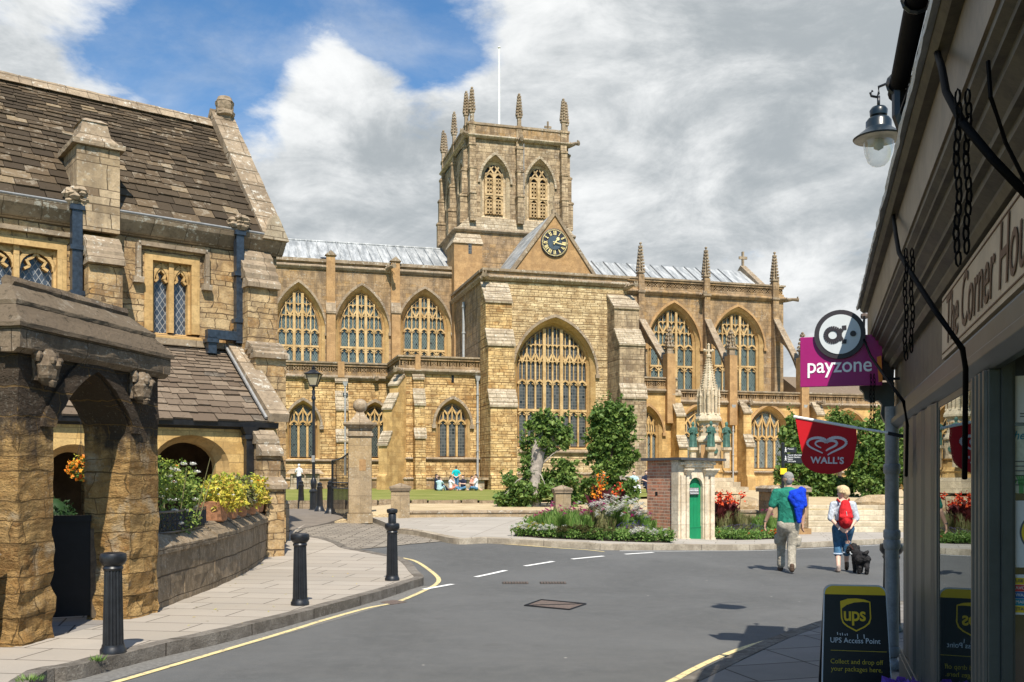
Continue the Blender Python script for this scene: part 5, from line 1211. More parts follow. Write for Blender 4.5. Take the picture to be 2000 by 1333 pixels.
ruff(archwall(0, PD, 'front_arch_wall', hole), er, 2.6, 4, .10)
# hood over the arch, carved corbels, cornice
hm = MB(); a0, a1 = [(p[0]+c, p[1]) for p in arch(w_+.02, 2.18, 2.79, 9)], [(p[0]+c, p[1]) for p in arch(w_+.20, 2.18, 3.0, 9)]
hm.ring(a0, .0, a0, -.05, False); hm.ring(a0, -.05, a1, -.03, False); hm.ring(a1, -.03, a1, .03, False); ruff(hm.build('arch_hood', porch_m, pr), .012, 4, 2, .12)
for k, px in enumerate((88, 273)):
    x = UP(px, -.05); z = HP(px, 712 if k == 0 else 752, -.05); b = MB().box(x-.13, x+.13, -.04, .03, z-.16, z+.2); random.seed(k)
    b.lathe([(.04, -.2), (.10, -.14), (.12, -.02), (.10, .08), (.05, .14)], 8, (x, -.07, z)); 
    for e in (-1, 1): b.lathe([(.02, -.03), (.035, 0), (.02, .03)], 6, (x+e*.05, -.17, z+.03)); b.lathe([(.03, -.06), (.05, 0), (.02, .07)], 6, (x+e*.12, -.06, z+.08))
    b.lathe([(.01, -.05), (.03, -.02), (.015, .03)], 6, (x, -.19, z)); b.lathe([(.03, -.05), (.05, 0), (.03, .03)], 6, (x, -.12, z-.17)); ruff(b.build('carved_head_corbel', porchtop, pr), .012, 9, k, .05)
    b = MB(); b.lathe([(.05, -.08), (.08, 0), (.04, .07)], 8, (x, .22, 2.2))
co = MB(); e = .10
co.prism([(-.03, ztop-.10), (-.09, ztop-.05), (-e, ztop+.04), (-e, ztop+.13), (.1, ztop+.16), (.1, ztop-.1)], -e, PL+e)
co.prism([(PD+.03, ztop-.10), (PD+.09, ztop-.05), (PD+e, ztop+.04), (PD+e, ztop+.13), (PD-.1, ztop+.16), (PD-.1, ztop-.1)], -e, PL+e)
co.box(-e, .05, -e, PD+e, ztop-.06, ztop+.125); co.box(PL-.05, PL+e, -e, PD+e, ztop-.06, ztop+.125)
ruff(co.build('cornice', porchtop, pr), .012, 3, 4, .16)
rr = MB(); r0, rh = UP(18, .28), HP(22, 556, .28); r1 = UP(238, .28); zz0 = ztop+.13
def hip(z0_, z1_, a0, b0, c0, a1, b1, c1): # x start, x end, y inset at the bottom and the top
    rr.hexa([(a0, c0, z0_), (b0, c0, z0_), (b0, PD-c0, z0_), (a0, PD-c0, z0_), (a1, c1, z1_), (b1, c1, z1_), (b1, PD-c1, z1_), (a1, PD-c1, z1_)])
q = lambda t: (-e-.03+(r0+e)*t, PL+e+.03+(r1-PL-e)*t, -e-.03+(PD/2+e)*t); ri = rh-zz0
hip(zz0, zz0+.04, *q(0), *q(0)); hip(zz0+.04, zz0+.04+ri*.46, *q(0), *q(.46)); u_ = q(.40); hip(zz0+.04+ri*.42, zz0+.04+ri*.50, *u_, *u_); hip(zz0+.04+ri*.50, rh, *u_, *q(.97))
ruff(rr.build('slab_roof', tile3, pr), .014, 4, 8, .09)
ruff(MB().tube([(r0-.02, PD/2, rh+.02), (r1+.02, PD/2, rh+.02)], .07, 7).build('ridge_roll', porchtop, pr), .015, 5, 8, .12)
# half open gate leaf inside the arch
gt = empty('black_timber_gate', pr.matrix_basis @ Vector((ob+.02, .50, .12)), PF.a+R(126), 'black boarded timber gate leaf standing half open in the archway', 'gate')
MB().box(0, .92, -.03, .03, .03, 1.08).build('gate_panel', blackwood, gt); MB().box(-.01, .94, -.05, .05, 1.08, 1.15).box(0, .92, -.045, -.03, .82, .96).box(0, .92, -.045, -.03, .10, .22).build('gate_rails', blackwood, gt)
MB().box(-.10, 0, -.05, .05, 0, 1.0).build('hinge_post', barkd, gt); MB().box(-.08, .04, -.07, -.05, .85, .92).build('gate_hinge', rustm, gt)
# stub wall left of the arch
p = PF.o+PF.x*-.1; 
b = MB().hexa([(-6.2, 8.0, 0), (-4.72, 8.35, 0), (-4.72, 8.9, 0), (-6.2, 8.6, 0), (-6.2, 8.05, .98), (-4.76, 8.4, .98), (-4.76, 8.85, .98), (-6.2, 8.55, .98)]); sw = b.build('boundary_wall', porch_m, label='short boundary wall at the left picture edge below the archway', cat='wall'); ruff(sw, .03, 2.5, 3, .14)
b = MB().hexa([(-6.25, 7.96, .98), (-4.68, 8.31, .98), (-4.68, 8.93, .98), (-6.25, 8.63, .98), (-6.25, 8.2, 1.14), (-4.72, 8.5, 1.14), (-4.72, 8.75, 1.14), (-6.25, 8.45, 1.14)]); ruff(b.build('coping', coping, sw), .012, 3, 3, .16)
# court behind
sheet('courtyard', [(-4.6, 9.1), (-4.35, 11.3), (-4.5, 12), (-4.7, 16.5), (-5.3, 20), (-5.6, 22.5), (-12, 20), (-16, 9), (-6.5, 8.4)], .10, pave3, hf=lambda x, y: 0, kind='structure')
# clipped bush in a pot inside the arch, hanging basket, seen through the arch
p = P(108, 1040, 12.6); t = empty('clipped_bush', (p.x, p.y, .1), 0, 'clipped dark green egg shaped bush in a stone pot seen through the archway', 'potted bush')
MB().lathe([(.15, 0), (.22, .42), (.25, .46), (.2, .47)], 12).build('pot', palec, t, smooth='auto')
b = MB().lathe([(.05, .45), (.22, .5), (.30, .75), (.27, 1.0), (.12, 1.25), (.02, 1.32)], 12); b.build('crown', topim, t, smooth=True)
leaves(MB(), 1800, in_blobs([((0, 0, .85), (.31, .31, .45))], .9), .05).build('leaves', topim, t)
p = P(158, 918, 13.2); t = empty('hanging_basket', p, 0, 'hanging basket of orange and yellow begonias in the arch shadow', 'hanging basket'); t.scale = (.72, .72, .72)
MB().lathe([(.02, -.16), (.13, -.10), (.18, 0)], 10).build('basket', barkd, t); b = MB()
for k in range(3): b.tube([(math.cos(k*2.1)*.17, math.sin(k*2.1)*.17, 0), (0, 0, .55)], .004, 4)
b.tube([(0, 0, .55), (0, 0, 1.3)], .006, 4); b.build('chain', iron, t)
leaves(MB(), 260, in_blobs([((0, 0, .02), (.23, .23, .2))]), .075).build('foliage', leafbed, t); leaves(MB(), 170, in_blobs([((0, 0, .02), (.25, .25, .22))], .85), .07, aspect=1.1).build('flowers', peto, t); leaves(MB(), 50, in_blobs([((.02, 0, .06), (.25, .25, .24))], .85), .07, aspect=1.1).build('yellow_flowers', leafyel, t)
MB().tube([(p.x, p.y, p.z+1.3*.72), (p.x-.2, p.y+1.2, p.z+1.3*.72)], .015, 5).build('basket_rail', iron, label='thin iron rail the hanging basket hangs from', cat='rail')

# ================================================================ ROADSIDE WALL WITH PLANTERS
wb = empty('roadside_wall', (0, 0, 0), 0, 'long grey brown stone wall with stepped chamfered coping along the left pavement', 'wall')
segs = [((-4.20, 11.25), (-4.235, 12.6), .93), ((-4.235, 12.6), (-4.24, 13.9), .93), ((-4.24, 13.9), (-4.33, 15.3), .96), ((-4.33, 15.3), (-4.50, 16.9), .98), ((-4.50, 16.9), (-4.80, 19.3), 1.0), ((-4.80, 19.3), (-5.06, 21.2), 1.0)]
for k, (a, b, h_) in enumerate(segs):
    a, b = Vector(a), Vector(b); d = (b-a).normalized(); n_ = Vector((-d.y, d.x)); w_ = .42; g = d*.0
    z = lambda p, o=0: th(p.x, p.y)*.5+.0+o
    q = [a, b, b+n_*w_, a+n_*w_]
    m = MB().hexa([(p.x, p.y, 0) for p in q]+[(p.x, p.y, h_-.16) for p in q]); ruff(m.build('wall_face', lowwall, wb), .014, 3, k, .2)
    q0 = [a-n_*.03+d*.01, b-n_*.03-d*.01, b+n_*(w_+.03)-d*.01, a+n_*(w_+.03)+d*.01]; q1 = [a+n_*.17+d*.01, b+n_*.17-d*.01, b+n_*(w_-.05)-d*.01, a+n_*(w_-.05)+d*.01]
    m = MB().hexa([(p.x, p.y, h_-.16) for p in q0]+[(p.x, p.y, h_-.08) for p in q0]); m.hexa([(p.x, p.y, h_-.08) for p in q0]+[(p.x, p.y, h_+.09) for p in q1]); ruff(m.build('coping', lowwall, wb), .010, 4, k+3, .2)
a = Vector((-5.06, 21.2)); m = MB().box(-5.46, -4.98, 21.15, 21.75, .05, 1.12); ruff(m.build('end_pier', lowwall, wb), .012, 3, 1, .2); MB().hexa([(-5.5, 21.1, 1.12), (-4.94, 21.1, 1.12), (-4.94, 21.8, 1.12), (-5.5, 21.8, 1.12), (-5.3, 21.3, 1.28), (-5.12, 21.3, 1.28), (-5.12, 21.6, 1.28), (-5.3, 21.6, 1.28)]).build('pier_cap', lowwall, wb)
# low curved cast iron railing on the coping
rl = empty('cast_iron_railing', (0, 0, 0), 0, 'low black scrollwork iron railing on the wall coping below the white roses', 'railing')
rp = [Vector(v) for v in ((-4.62, 11.7), (-4.36, 11.9), (-4.25, 12.4), (-4.27, 13.2), (-4.33, 13.9), (-4.42, 14.25))]; rs = [Vector(v) for v in smoothline([(p.x-.07, p.y) for p in rp], 5)]
zb_, zt_ = 1.0, 1.26
MB().tube([(p.x, p.y, zt_) for p in rs], .016, 6).tube([(p.x, p.y, zb_) for p in rs], .014, 6).build('rail', iron, rl)
m = MB(); L = [0]
for a_, b_ in zip(rs, rs[1:]): L.append(L[-1]+(b_-a_).length)
def at(s):
    for i in range(len(L)-1):
        if s <= L[i+1]+1e-6: return rs[i].lerp(rs[i+1], (s-L[i])/max(1e-6, L[i+1]-L[i])), (rs[i+1]-rs[i]).normalized()
    return rs[-1], (rs[-1]-rs[-2]).normalized()
s = .05
while s < L[-1]-.05:
    p, d = at(s); m.tube([(p.x, p.y, zb_), (p.x, p.y, zt_)], .008, 4)
    for e in (-1, 1):
        for zc, rr_ in ((zb_+.07, .045), (zt_-.07, .045), ((zb_+zt_)/2, .03)):
            m.tube([(p.x+d.x*e*(.055+math.cos(t)*rr_), p.y+d.y*e*(.055+math.cos(t)*rr_), zc+math.sin(t)*rr_) for t in [j*math.pi/3 for j in range(7)]], .007, 4, False)
    s += .15
m.build('scrollwork', iron, rl)
def flowerset(root, blobs, nleaf, lm, ls, flowers):
    leaves(MB(), nleaf, in_blobs(blobs, .3), ls).build('foliage', lm, root)
    for nm, m_, n_, fs, sh2 in flowers:
        b = MB(); f = in_blobs(blobs, .85)
        for _ in range(n_):
            c = Vector(f())
            if c.z < blobs[0][0][2]-.1 and random.random() < .6: continue
            for k in range(9):
                a_ = k*2.4; el = .2+.1*k; d = Vector((math.cos(a_)*math.cos(el), math.sin(a_)*math.cos(el), math.sin(el))); s2 = d.cross(Vector((0, 0, 1))).normalized()*fs*.38; v0 = len(b.v)
                b.v += [tuple(c), tuple(c+d*fs*.6+s2), tuple(c+d*fs), tuple(c+d*fs*.6-s2)]; b.f.append((v0, v0+1, v0+2, v0+3))
        b.build(nm, m_, root)
random.seed(21); leafy2 = leafm('rose_leaf', [(.10, .17, .03), (.20, .30, .05), (.34, .40, .10)], .3)
rb = empty('rose_bush', (-4.62, 12.9, .1), 0, 'tall loose bush of white roses growing behind the iron railing', 'rose bush')
b = MB()
for k in range(16):
    a_ = random.uniform(-.5, .5); b_ = random.uniform(-1.0, 1.1); z_ = random.uniform(1.3, 1.95); b.tube([(a_*.2, b_*.2, 0), (a_*.5, b_*.6, .8), (a_*.9, b_, z_)], [.014, .010, .004], 5)
b.build('stems', leafolive, rb)
flowerset(rb, [((0, -.45, 1.62), (.32, .5, .28)), ((.05, .35, 1.55), (.3, .55, .33)), ((0, -.2, 1.2), (.3, .6, .4)), ((.1, .8, 1.35), (.2, .35, .25)), ((.25, .1, 1.0), (.12, .6, .2))], 1500, leafy2, .06, [('white_roses', petw, 60, .065, 1), ('orange_roses', peto, 8, .03, 1)])
leaves(MB(), 350, in_blobs([((0, -.2, 1.6), (.32, .8, .3))], .5), .06).build('yellow_leaves', leafy, rb)
for k, (x, y, lm, fl, lab) in enumerate(((-4.52, 14.75, leafyel, petw, 'lime yellow leafy plant in the first terracotta pot next to the railing'), (-4.62, 15.65, leafyel, petw, 'yellow leaved plant with tiny white flowers in the second terracotta pot'), (-4.72, 16.6, leafolive, petw, 'straggly olive plant in the third terracotta pot along the wall'), (-4.80, 17.5, leafyel, peto, 'orange and yellow flowers in the fourth terracotta pot along the wall'), (-4.95, 18.6, leafyel, peto, 'yellow flowering plant in the farthest pot before the wall end'))):
    t = empty('terracotta_planter', (x, y, 1.03), 0, lab, 'planter', 'terracotta pots on the wall')
    ruff(MB().lathe([(.17, 0), (.21, .02), (.25, .22), (.27, .30), (.24, .31), (.22, .26)], 14, squ=(.85, 1.25)).build('pot', terrac, t), .008, 8, k, .1)
    flowerset(t, [((.05, 0, .48), (.28, .46, .24)), ((.16, .05, .3), (.16, .42, .16))], 520, lm, .085, [('flowers', fl, 12, .035, 1)])
    leaves(MB(), 200, in_blobs([((.02, .1, .5), (.28, .42, .26))], .3), .07).build('green_leaves', leafy, t)

# ================================================================ BOLLARDS, PILLARS, LAMP
def bollard(loc, h, label, r=.088, extra=False):
    t = empty('fluted_bollard', loc, 0, label, 'bollard', 'black fluted iron bollards')
    b = MB(); n = 48; prof = [(r*1.28, 0), (r*1.28, .035), (r*1.12, .055), (r*1.08, .08)]; b.lathe(prof, 24); b.build('base', iron, t, smooth='auto')
    m = MB(); k0 = 0
    hs_ = h-.15
    for z, rr_ in ((.08, r*1.02), (hs_, r*.86)):
        for j in range(n*2):
            a_ = 2*math.pi*j/(n*2); q = rr_*(1-.10*max(0, math.cos(a_*16))); m.v.append((q*math.cos(a_), q*math.sin(a_), z))
    N2 = n*2; m.f += [(j, (j+1) % N2, N2+(j+1) % N2, N2+j) for j in range(N2)]; m.build('fluted_shaft', iron, t, smooth='auto')
    MB().lathe([(r*.90, hs_-.01), (r*1.0, hs_+.01), (r*.9, hs_+.03), (r*1.12, hs_+.05), (r*1.30, hs_+.075), (r*1.30, hs_+.12), (r*1.22, hs_+.14), (r*.9, h), (.0, h+.002)], 28).build('cap', iron, t, smooth='auto')
    if extra: MB().lathe([(r*.70, h), (r*.70, h+.13), (r*.62, h+.14), (r*.9, h+.155), (r*.98, h+.19), (r*.92, h+.21), (.01, h+.225)], 24).build('upper_neck', iron, t, smooth='auto')
    return t
B1, B2, B3 = gp(221, 1276, H0), gp(586, 1182, H0), gp(766, 1134, H0)
bollard(B1, .90, 'nearest black fluted bollard in front of the stone archway', .088)
bollard(B2, .885, 'black fluted bollard mid pavement between the wall and the kerb', .088)
bollard(B3, .88, 'tall black bollard with a stacked double cap at the kerb corner', .088, True)
p = P(1741, 1232, 9.95); bollard((p.x, p.y, .12), .9, 'black bollard half hidden behind the white pipe of the shop', .088)
def thin_bollard(px, py, z, h, lab):
    p = P(px, py, z); t = empty('slim_bollard', (p.x, p.y, p.z-.03), 0, lab, 'bollard', 'slim black bollards by the gate')
    MB().lathe([(.19, 0), (.19, .08), (.13, .18), (.115, .24)], 12).build('base', iron, t, smooth='auto'); MB().lathe([(.11, .24), (.085, h-.2), (.10, h-.18), (.10, h-.12), (.075, h-.1), (.085, h-.03), (.03, h+.02)], 14).build('shaft', iron, t, smooth='auto')
thin_bollard(588, 993, 33, .95, 'slim black bollard just left of the lamp post'); thin_bollard(624.5, 1002, 31, .98, 'slim black bollard just right of the lamp post'); thin_bollard(645, 1007, 29, 1.05, 'slim black bollard tucked behind the left of the open gate')
# gate pillar
pz = 27; p = P(703.5, 1018, pz); g = pz/F
t = empty('gate_pillar', (p.x, p.y, p.z-.05), R(8), 'tall weathered square gate pillar topped with a stone ball', 'gate pillar')
S = lambda py: EYE+(HZ-py)*g-(p.z-.05)
ruff(MB().box(-.345, .345, -.345, .345, 0, .26).build('plinth', pillst, t), .006, 4, 1, .2); MB().box(-.315, .315, -.315, .315, .26, S(850)).build('shaft', pillst, t, bev=.02)
m = MB().box(-.36, .36, -.36, .36, S(853), S(847)).box(-.32, .32, -.32, .32, S(847), S(835)).hexa([(-.33, -.33, S(838)), (.33, -.33, S(838)), (.33, .33, S(838)), (-.33, .33, S(838)), (-.44, -.44, S(831)), (.44, -.44, S(831)), (.44, .44, S(831)), (-.44, .44, S(831))]).box(-.46, .46, -.46, .46, S(831), S(827)); m.build('moulded_cap', coping, t)
MB().lathe([(.50, S(827)), (.40, S(823)), (.26, S(816)), (.16, S(808)), (.13, S(803)), (.19, S(801))], 4, rot=math.pi/4).build('pyramid_neck', coping, t, smooth='auto')
b = MB().lathe([(.20*math.sin(math.pi*k/12), -.20*math.cos(math.pi*k/12)) for k in range(13)], 20, (0, 0, S(793.5))); b.build('ball_finial', coping, t, smooth=True)
MB().box(-.02, .16, -.322, -.30, S(920), S(898)).build('repair_stone', orange, t)
def small_pillar(px, z, top, bot, lab, w_=.26):
    p = P(px, bot, z); S = EYE+(HZ-top)*z/F-p.z; t = empty('stone_post', (p.x, p.y, p.z), R(6), lab, 'stone post', 'low square stone posts')
    MB().box(-w_, w_, -w_, w_, -.3, S-.22).build('shaft', pillst, t, bev=.015); m = MB().box(-w_-.03, w_+.03, -w_-.03, w_+.03, S-.22, S-.15); m.lathe([((w_+.05)*1.414, S-.15), ((w_+.05)*1.414, S-.10), (.03, S)], 4, rot=math.pi/4); m.build('cap', coping, t)
small_pillar(782, 27.4, 944, 1020, 'low square stone post with pyramid cap beside the gate pillar'); small_pillar(1098, 27.6, 948, 1005, 'low square stone post with pyramid cap behind the flower bed', .22)
# open iron gate leaf
a = P(682, 1020, 26.8); b = P(649, 1014, 28.2); dz = (b-a); L = math.hypot(dz.x, dz.y); t = empty('iron_gate', (a.x, a.y, a.z), math.atan2(dz.y, dz.x), 'tall black iron bar gate standing open beside the gate pillar', 'gate')
hN, hF = EYE+(HZ-884)*26.8/F-a.z, EYE+(HZ-900)*28.2/F-a.z
curve = lambda s: hF+(hN-hF)*(1-s)**2.2*1.0
m = MB(); n = 13
for k in range(n+1):
    s = k/n; m.tube([(s*L, 0, .06), (s*L, 0, curve(s)+.03)], .011, 5); 
    if k < n: m.tube([((s+.5/n)*L, 0, .06), ((s+.5/n)*L, 0, .9)], .004, 4)
m.build('bars', iron, t); m = MB(); m.tube([(k/12*L, 0, curve(k/12)) for k in range(13)], .022, 6)
for z in (.08, .92, 1.08): m.tube([(0, 0, z), (L, 0, z)], .02, 6)
for k in range(12): m.tube([(L*(k+.5)/12+math.cos(j)*.045, 0, 1.0+math.sin(j)*.06) for j in range(7)], .008, 4)
m.tube([(0, 0, 0), (0, 0, hN+.05)], .03, 6).tube([(L, 0, 0), (L, 0, hF)], .03, 6); m.build('frame', iron, t)
# street lamp
pz = 32; p = P(612.5, 1000, pz); t = empty('lamp_post', (p.x, p.y, p.z-.03), 0, 'tall black lamp post with a traditional four sided lantern', 'lamp post'); S = lambda py: EYE+(HZ-py)*pz/F-(p.z-.03)
MB().lathe([(.17, 0), (.17, .1), (.13, .13), (.125, S(963)), (.15, S(962)), (.15, S(959)), (.08, S(955)), (.105, S(948)), (.105, S(940)), (.06, S(934))], 12).build('base', iron, t, smooth='auto')
MB().lathe([(.055, S(934)), (.045, S(782)), (.075, S(781)), (.075, S(777)), (.04, S(773)), (.06, S(766)), (.035, S(760)), (.06, S(757))], 12).build('column', iron, t, smooth='auto')
hw0, hw1 = .115, .24; z0_, z1_ = S(754), S(732)
lan = MB()
for k in range(4):
    a_ = math.pi/4+k*math.pi/2; lan.tube([(hw0*1.3*math.cos(a_), hw0*1.3*math.sin(a_), z0_), (hw1*1.3*math.cos(a_), hw1*1.3*math.sin(a_), z1_)], .016, 5)
lan.lathe([(hw0*1.5, z0_-.03), (hw0*1.5, z0_+.02)], 4, rot=math.pi/4); lan.lathe([(hw1*1.55, z1_), (hw1*1.55, z1_+.03), (hw1*1.0, S(728)), (.07, S(722)), (.07, S(720)), (.10, S(719)), (.03, S(717)), (.045, S(715)), (.01, S(713))], 4, rot=math.pi/4)
lan.tube([(0, 0, S(757)), (-.14, 0, S(753)), (-.12, 0, z0_)], .012, 4).tube([(0, 0, S(757)), (.14, 0, S(753)), (.12, 0, z0_)], .012, 4)
lan.build('lantern_frame', iron, t)
MB().lathe([(hw0*1.22, z0_+.02), (hw1*1.22, z1_-.01)], 4, rot=math.pi/4).build('lantern_glass', plain('frosted_lantern_glass', (.42, .38, .27), .25, .1, spec=.6), t)
MB().box(-.05, .05, -.08, -.05, S(903), S(890)).build('notice_plate', whitegutter, t)
# chest tomb
p = P(595, 955, 60); t = empty('chest_tomb', (p.x, p.y, 1.02), A.a, 'pale grey chest tomb with a hipped lid on the lawn at the left', 'tomb')
MB().box(-.85, .85, -.5, .5, 0, .95).box(-.95, .95, -.6, .6, 0, .15).build('chest', palec, t); m = MB(); m.hexa([(-1.15, -.7, .95), (1.15, -.7, .95), (1.15, .7, .95), (-1.15, .7, .95), (-.85, -.35, 1.25), (.85, -.35, 1.25), (.85, .35, 1.25), (-.85, .35, 1.25)]); m.build('lid', greymet if False else towers, t)
for k in (-.8, .0, .8): MB().lathe([(.09, .15), (.06, .5), (.09, .93)], 6, (k, -.53, 0)).build('corner_baluster', palec, t)
p = P(898, 955, 57); t = empty('table_tomb', (p.x, p.y+1.2, 1.02), A.a, 'long low flat topped grey tomb behind the seated group', 'tomb')
MB().box(-1.35, 1.35, -.4, .4, 0, .58).build('chest', palec, t); MB().box(-1.6, 1.6, -.55, .55, .58, .72).build('lid', towers, t)
# ================================================================ BRICK KIOSK
kiosk_st = stone('pale_kiosk_stone', (.66, .56, .42), (.72, .63, .49), (.58, .47, .33), .6, .3, .004, (.35, .28, .2), .01, (.38, .31, .22), .3, bstr=.3)
KZ = 24.0
KF = Frame(1326, KZ, R(28)); kh = lambda px, py, v=0: KF.h(px, py, v)
k = KF.root('brick_kiosk', label='small red brick kiosk with carved stone doorway and slate roof at the kerb', cat='kiosk')
kx1 = KF.u(1394, 0); KD = 1.35; kt = kh(1350, 899); k0 = .10
MB().box(.02, kx1-.04, .28, KD, k0, kt).build('brick_body', brickm, k)
rfm = plain('dark_slate_slab', (.06, .062, .07), .6, .3, 8, .3)
MB().hexa([(-.10, -.22, kt), (kx1+.22, -.22, kt-.02), (kx1+.22, KD+.12, kt-.02), (-.10, KD+.12, kt), (-.10, -.22, kt+.06), (kx1+.22, -.22, kt+.04), (kx1+.22, KD+.12, kt+.05), (-.10, KD+.12, kt+.07)]).build('roof', rfm, k)
dl, dr = KF.u(1346, 0), KF.u(1373, 0); dc = (dl+dr)/2; dw = (dr-dl)/2; dt = kh(1360, 933); dsp = dt-dw*1.15
def rnd(w_, sp, ap, n=10, base=0.1): return [(-w_, base)]+[(-w_*math.cos(math.pi*i/n), sp+(ap-sp)*math.sin(math.pi*i/n)**.9) for i in range(n+1)]+[(w_, base)]
hole = sh_(rnd(dw, dsp, dt), dc); b = MB(); outer = [(-.02, k0), hole[0]]+hole[1:-1]+[hole[-1], (kx1, k0), (kx1, kt-.003), (-.02, kt-.003)]
b.sheet([outer], 0); b.sheet([outer], .275); b.ring(outer, 0, outer, .275); b.build('stone_front', kiosk_st, k)
m = MB()
for x0, x1 in ((.04, .17), (.20, dl-.03), (dr+.03, dr+.13), (kx1-.13, kx1-.01)): m.box(x0, x1, -.05, .0, k0+.10, dsp+.30); m.box(x0-.015, x1+.015, -.07, 0, k0, k0+.10)
m.build('pilaster', kiosk_st, k)
m = MB(); zc = dsp+.30
for x0, x1 in ((.16, dl), (dr, kx1+.03)): m.hexa([(x0+.03, -.06, zc), (x1-.03, -.06, zc), (x1-.03, 0, zc), (x0+.03, 0, zc), (x0-.02, -.16, zc+.13), (x1+.02, -.16, zc+.13), (x1+.02, 0, zc+.13), (x0-.02, 0, zc+.13)]); m.box(x0-.03, x1+.03, -.17, 0, zc+.13, zc+.17)
ruff(m.build('scroll_capital', kiosk_st, k), .01, 12, 1, .06)
m = MB().box(.0, kx1, -.09, .0, zc+.26, zc+.33).box(.1, kx1-.06, -.13, 0, zc+.33, zc+.37).box(.14, kx1-.1, -.08, 0, zc+.20, zc+.26)
for i in range(7): m.lathe([(.01, -.04), (.05, -.01), (.04, .03), (.01, .05)], 6, (.2+i*(kx1-.35)/6, -.09, zc+.29))
ruff(m.build('carved_pediment', kiosk_st, k), .012, 12, 3, .07)
dd = MB().sheet([hole], .10).build('green_door', greend, k); m = MB()
for i in range(1, 4): m.box(dl+i*(dr-dl)/4-.004, dl+i*(dr-dl)/4+.004, .094, .10, .5, dsp+.1)
m.box(dl, dr, .08, .10, k0+.02, k0+.36).box(dl, dr, .07, .10, k0+.35, k0+.38); m.build('door_rail', greend, dd)
sz = kh(1360, 960); MB().box(dc-.19, dc+.13, .05, .075, sz-.09, sz+.09).build('door_notice', whitegutter, dd); MB().box(dc-.182, dc+.122, .044, .05, sz-.082, sz+.082).build('notice_face', blackwood, dd)
lw_ = plain('white_lettering', (.85, .85, .85), .5, .02)
for i, (t_, s2) in enumerate((('DO NOT USE WHEN', .033), ('PAVEMENT IS WET', .033), ('Be aware the kiosk and', .026), ('these steps are slippery', .026))):
    text(t_, s2, (dc-.172, .042, sz+.043-i*.037), lw_, dd, .001, sx=.95) if False else None
m = MB(); random.seed(4)
for r_ in range(4):   # the notice is too small to read in the photograph: broken rows of white strokes
    x = dc-.165+.01*(r_ > 1)
    while x < dc+.105: wd = random.uniform(.012, .045); m.box(x, min(x+wd, dc+.11), .041, .044, sz+.045-r_*.037, sz+.066-r_*.037-(.006 if r_ > 1 else 0)); x += wd+.008
m.build('notice_lettering', lw_, dd)
o = KF.uv(1283, 966, .0); MB().box(-.004+.02, .03, .9, 1.0, sz-.12, sz-.02).build('vent_hole', blackwood, k)

# ================================================================ MEMORIAL
mz = 50; p = P(1384, 961, mz); mm = empty('memorial_cross', (p.x, p.y, 1.0), R(8), 'tall cream stone memorial cross with a crocketed spire and bronze statues', 'memorial'); S = lambda py: EYE+(HZ-py)*mz/F-1.0; pxm = F/mz
r8 = math.pi/8
for i, (w_, a, b_) in enumerate(((2.0, 0, .25), (1.6, .25, .5), (1.25, .5, .72))): MB().lathe([(w_, a), (w_, b_)], 8, rot=r8).build('step', memst, mm)
MB().lathe([(.75, .72), (.75, S(925)), (.82, S(922)), (.70, S(915)), (.70, S(902)), (.85, S(899))], 8, rot=r8).build('base_shaft', goldash, mm)
bb_ = MB().lathe([(.62, S(900)), (.62, S(866)), (.72, S(864)), (.72, S(861)), (.50, S(852)), (.50, S(828)), (.54, S(826))], 8, rot=r8).build('drum', memst, mm)
m = MB()
for k_ in range(8):
    a = k_*math.pi/4+r8*0; cx_, cy_ = math.cos(a), math.sin(a)
    for e in (-.12, .12):
        for z in (S(834), S(843)): m.lathe([(.03, -.05), (.055, 0), (.03, .05)], 6, (cx_*.47-cy_*e, cy_*.47+cx_*e, z))
m.build('blind_tracery', orange, bb_)
MB().lathe([(.54, S(826)), (.66, S(823)), (.66, S(819)), (.56, S(812)), (.42, S(806)), (.42, S(766)), (.40, S(764))], 8, rot=r8).build('lantern_core', memst, mm)
m = MB()
for k_ in range(8):
    a = k_*math.pi/4+r8; x, y = math.cos(a)*.53, math.sin(a)*.53
    m.lathe([(.075, S(811)), (.045, S(808)), (.045, S(793)), (.06, S(792)), (.045, S(790)), (.045, S(776)), (.075, S(773)), (.05, S(770)), (.01, S(757))], 6, (x, y, 0))
    a2 = k_*math.pi/4; m.lathe([(.03, S(811)), (.03, S(768)), (.05, S(766)), (.005, S(752))], 5, (math.cos(a2)*.46, math.sin(a2)*.46, 0))
    m.box(x-.06, x+.06, y-.06, y+.06, S(776), S(774))
m.build('pinnacled_colonnette', memst, mm)
m = MB(); zb0, zt0 = S(764), S(700); m.lathe([(.42, zb0), (.07, zt0), (.12, zt0+.05), (.13, zt0+.16), (.05, zt0+.22)], 8, rot=r8)
for i in range(13):
    t_ = (i+.3)/13; z = zb0+(zt0-zb0)*t_; r_ = .42*(1-t_)+.085*t_+.02
    for k_ in range(8): a = k_*math.pi/4+r8; s2 = .055*(1-t_*.4); m.lathe([(.01, -s2), (s2, 0), (.01, s2)], 4, (math.cos(a)*r_, math.sin(a)*r_, z))
m.build('crocketed_spire', memst, mm)
zc = S(685); m = MB().box(-.05, .05, -.05, .05, zt0+.2, S(674)).box(-.22, .22, -.045, .045, zc-.05, zc+.05)
for x, z in ((-.22, zc), (.22, zc), (0, S(674))): m.lathe([(.02, -.09), (.085, 0), (.02, .09)], 6, (x, 0, z))
m.build('top_cross', memst, mm)
def statue(x, y, face, lab=None):
    s = empty('bronze_statue', (0, 0, 0)); 
    return s
stz = S(875)
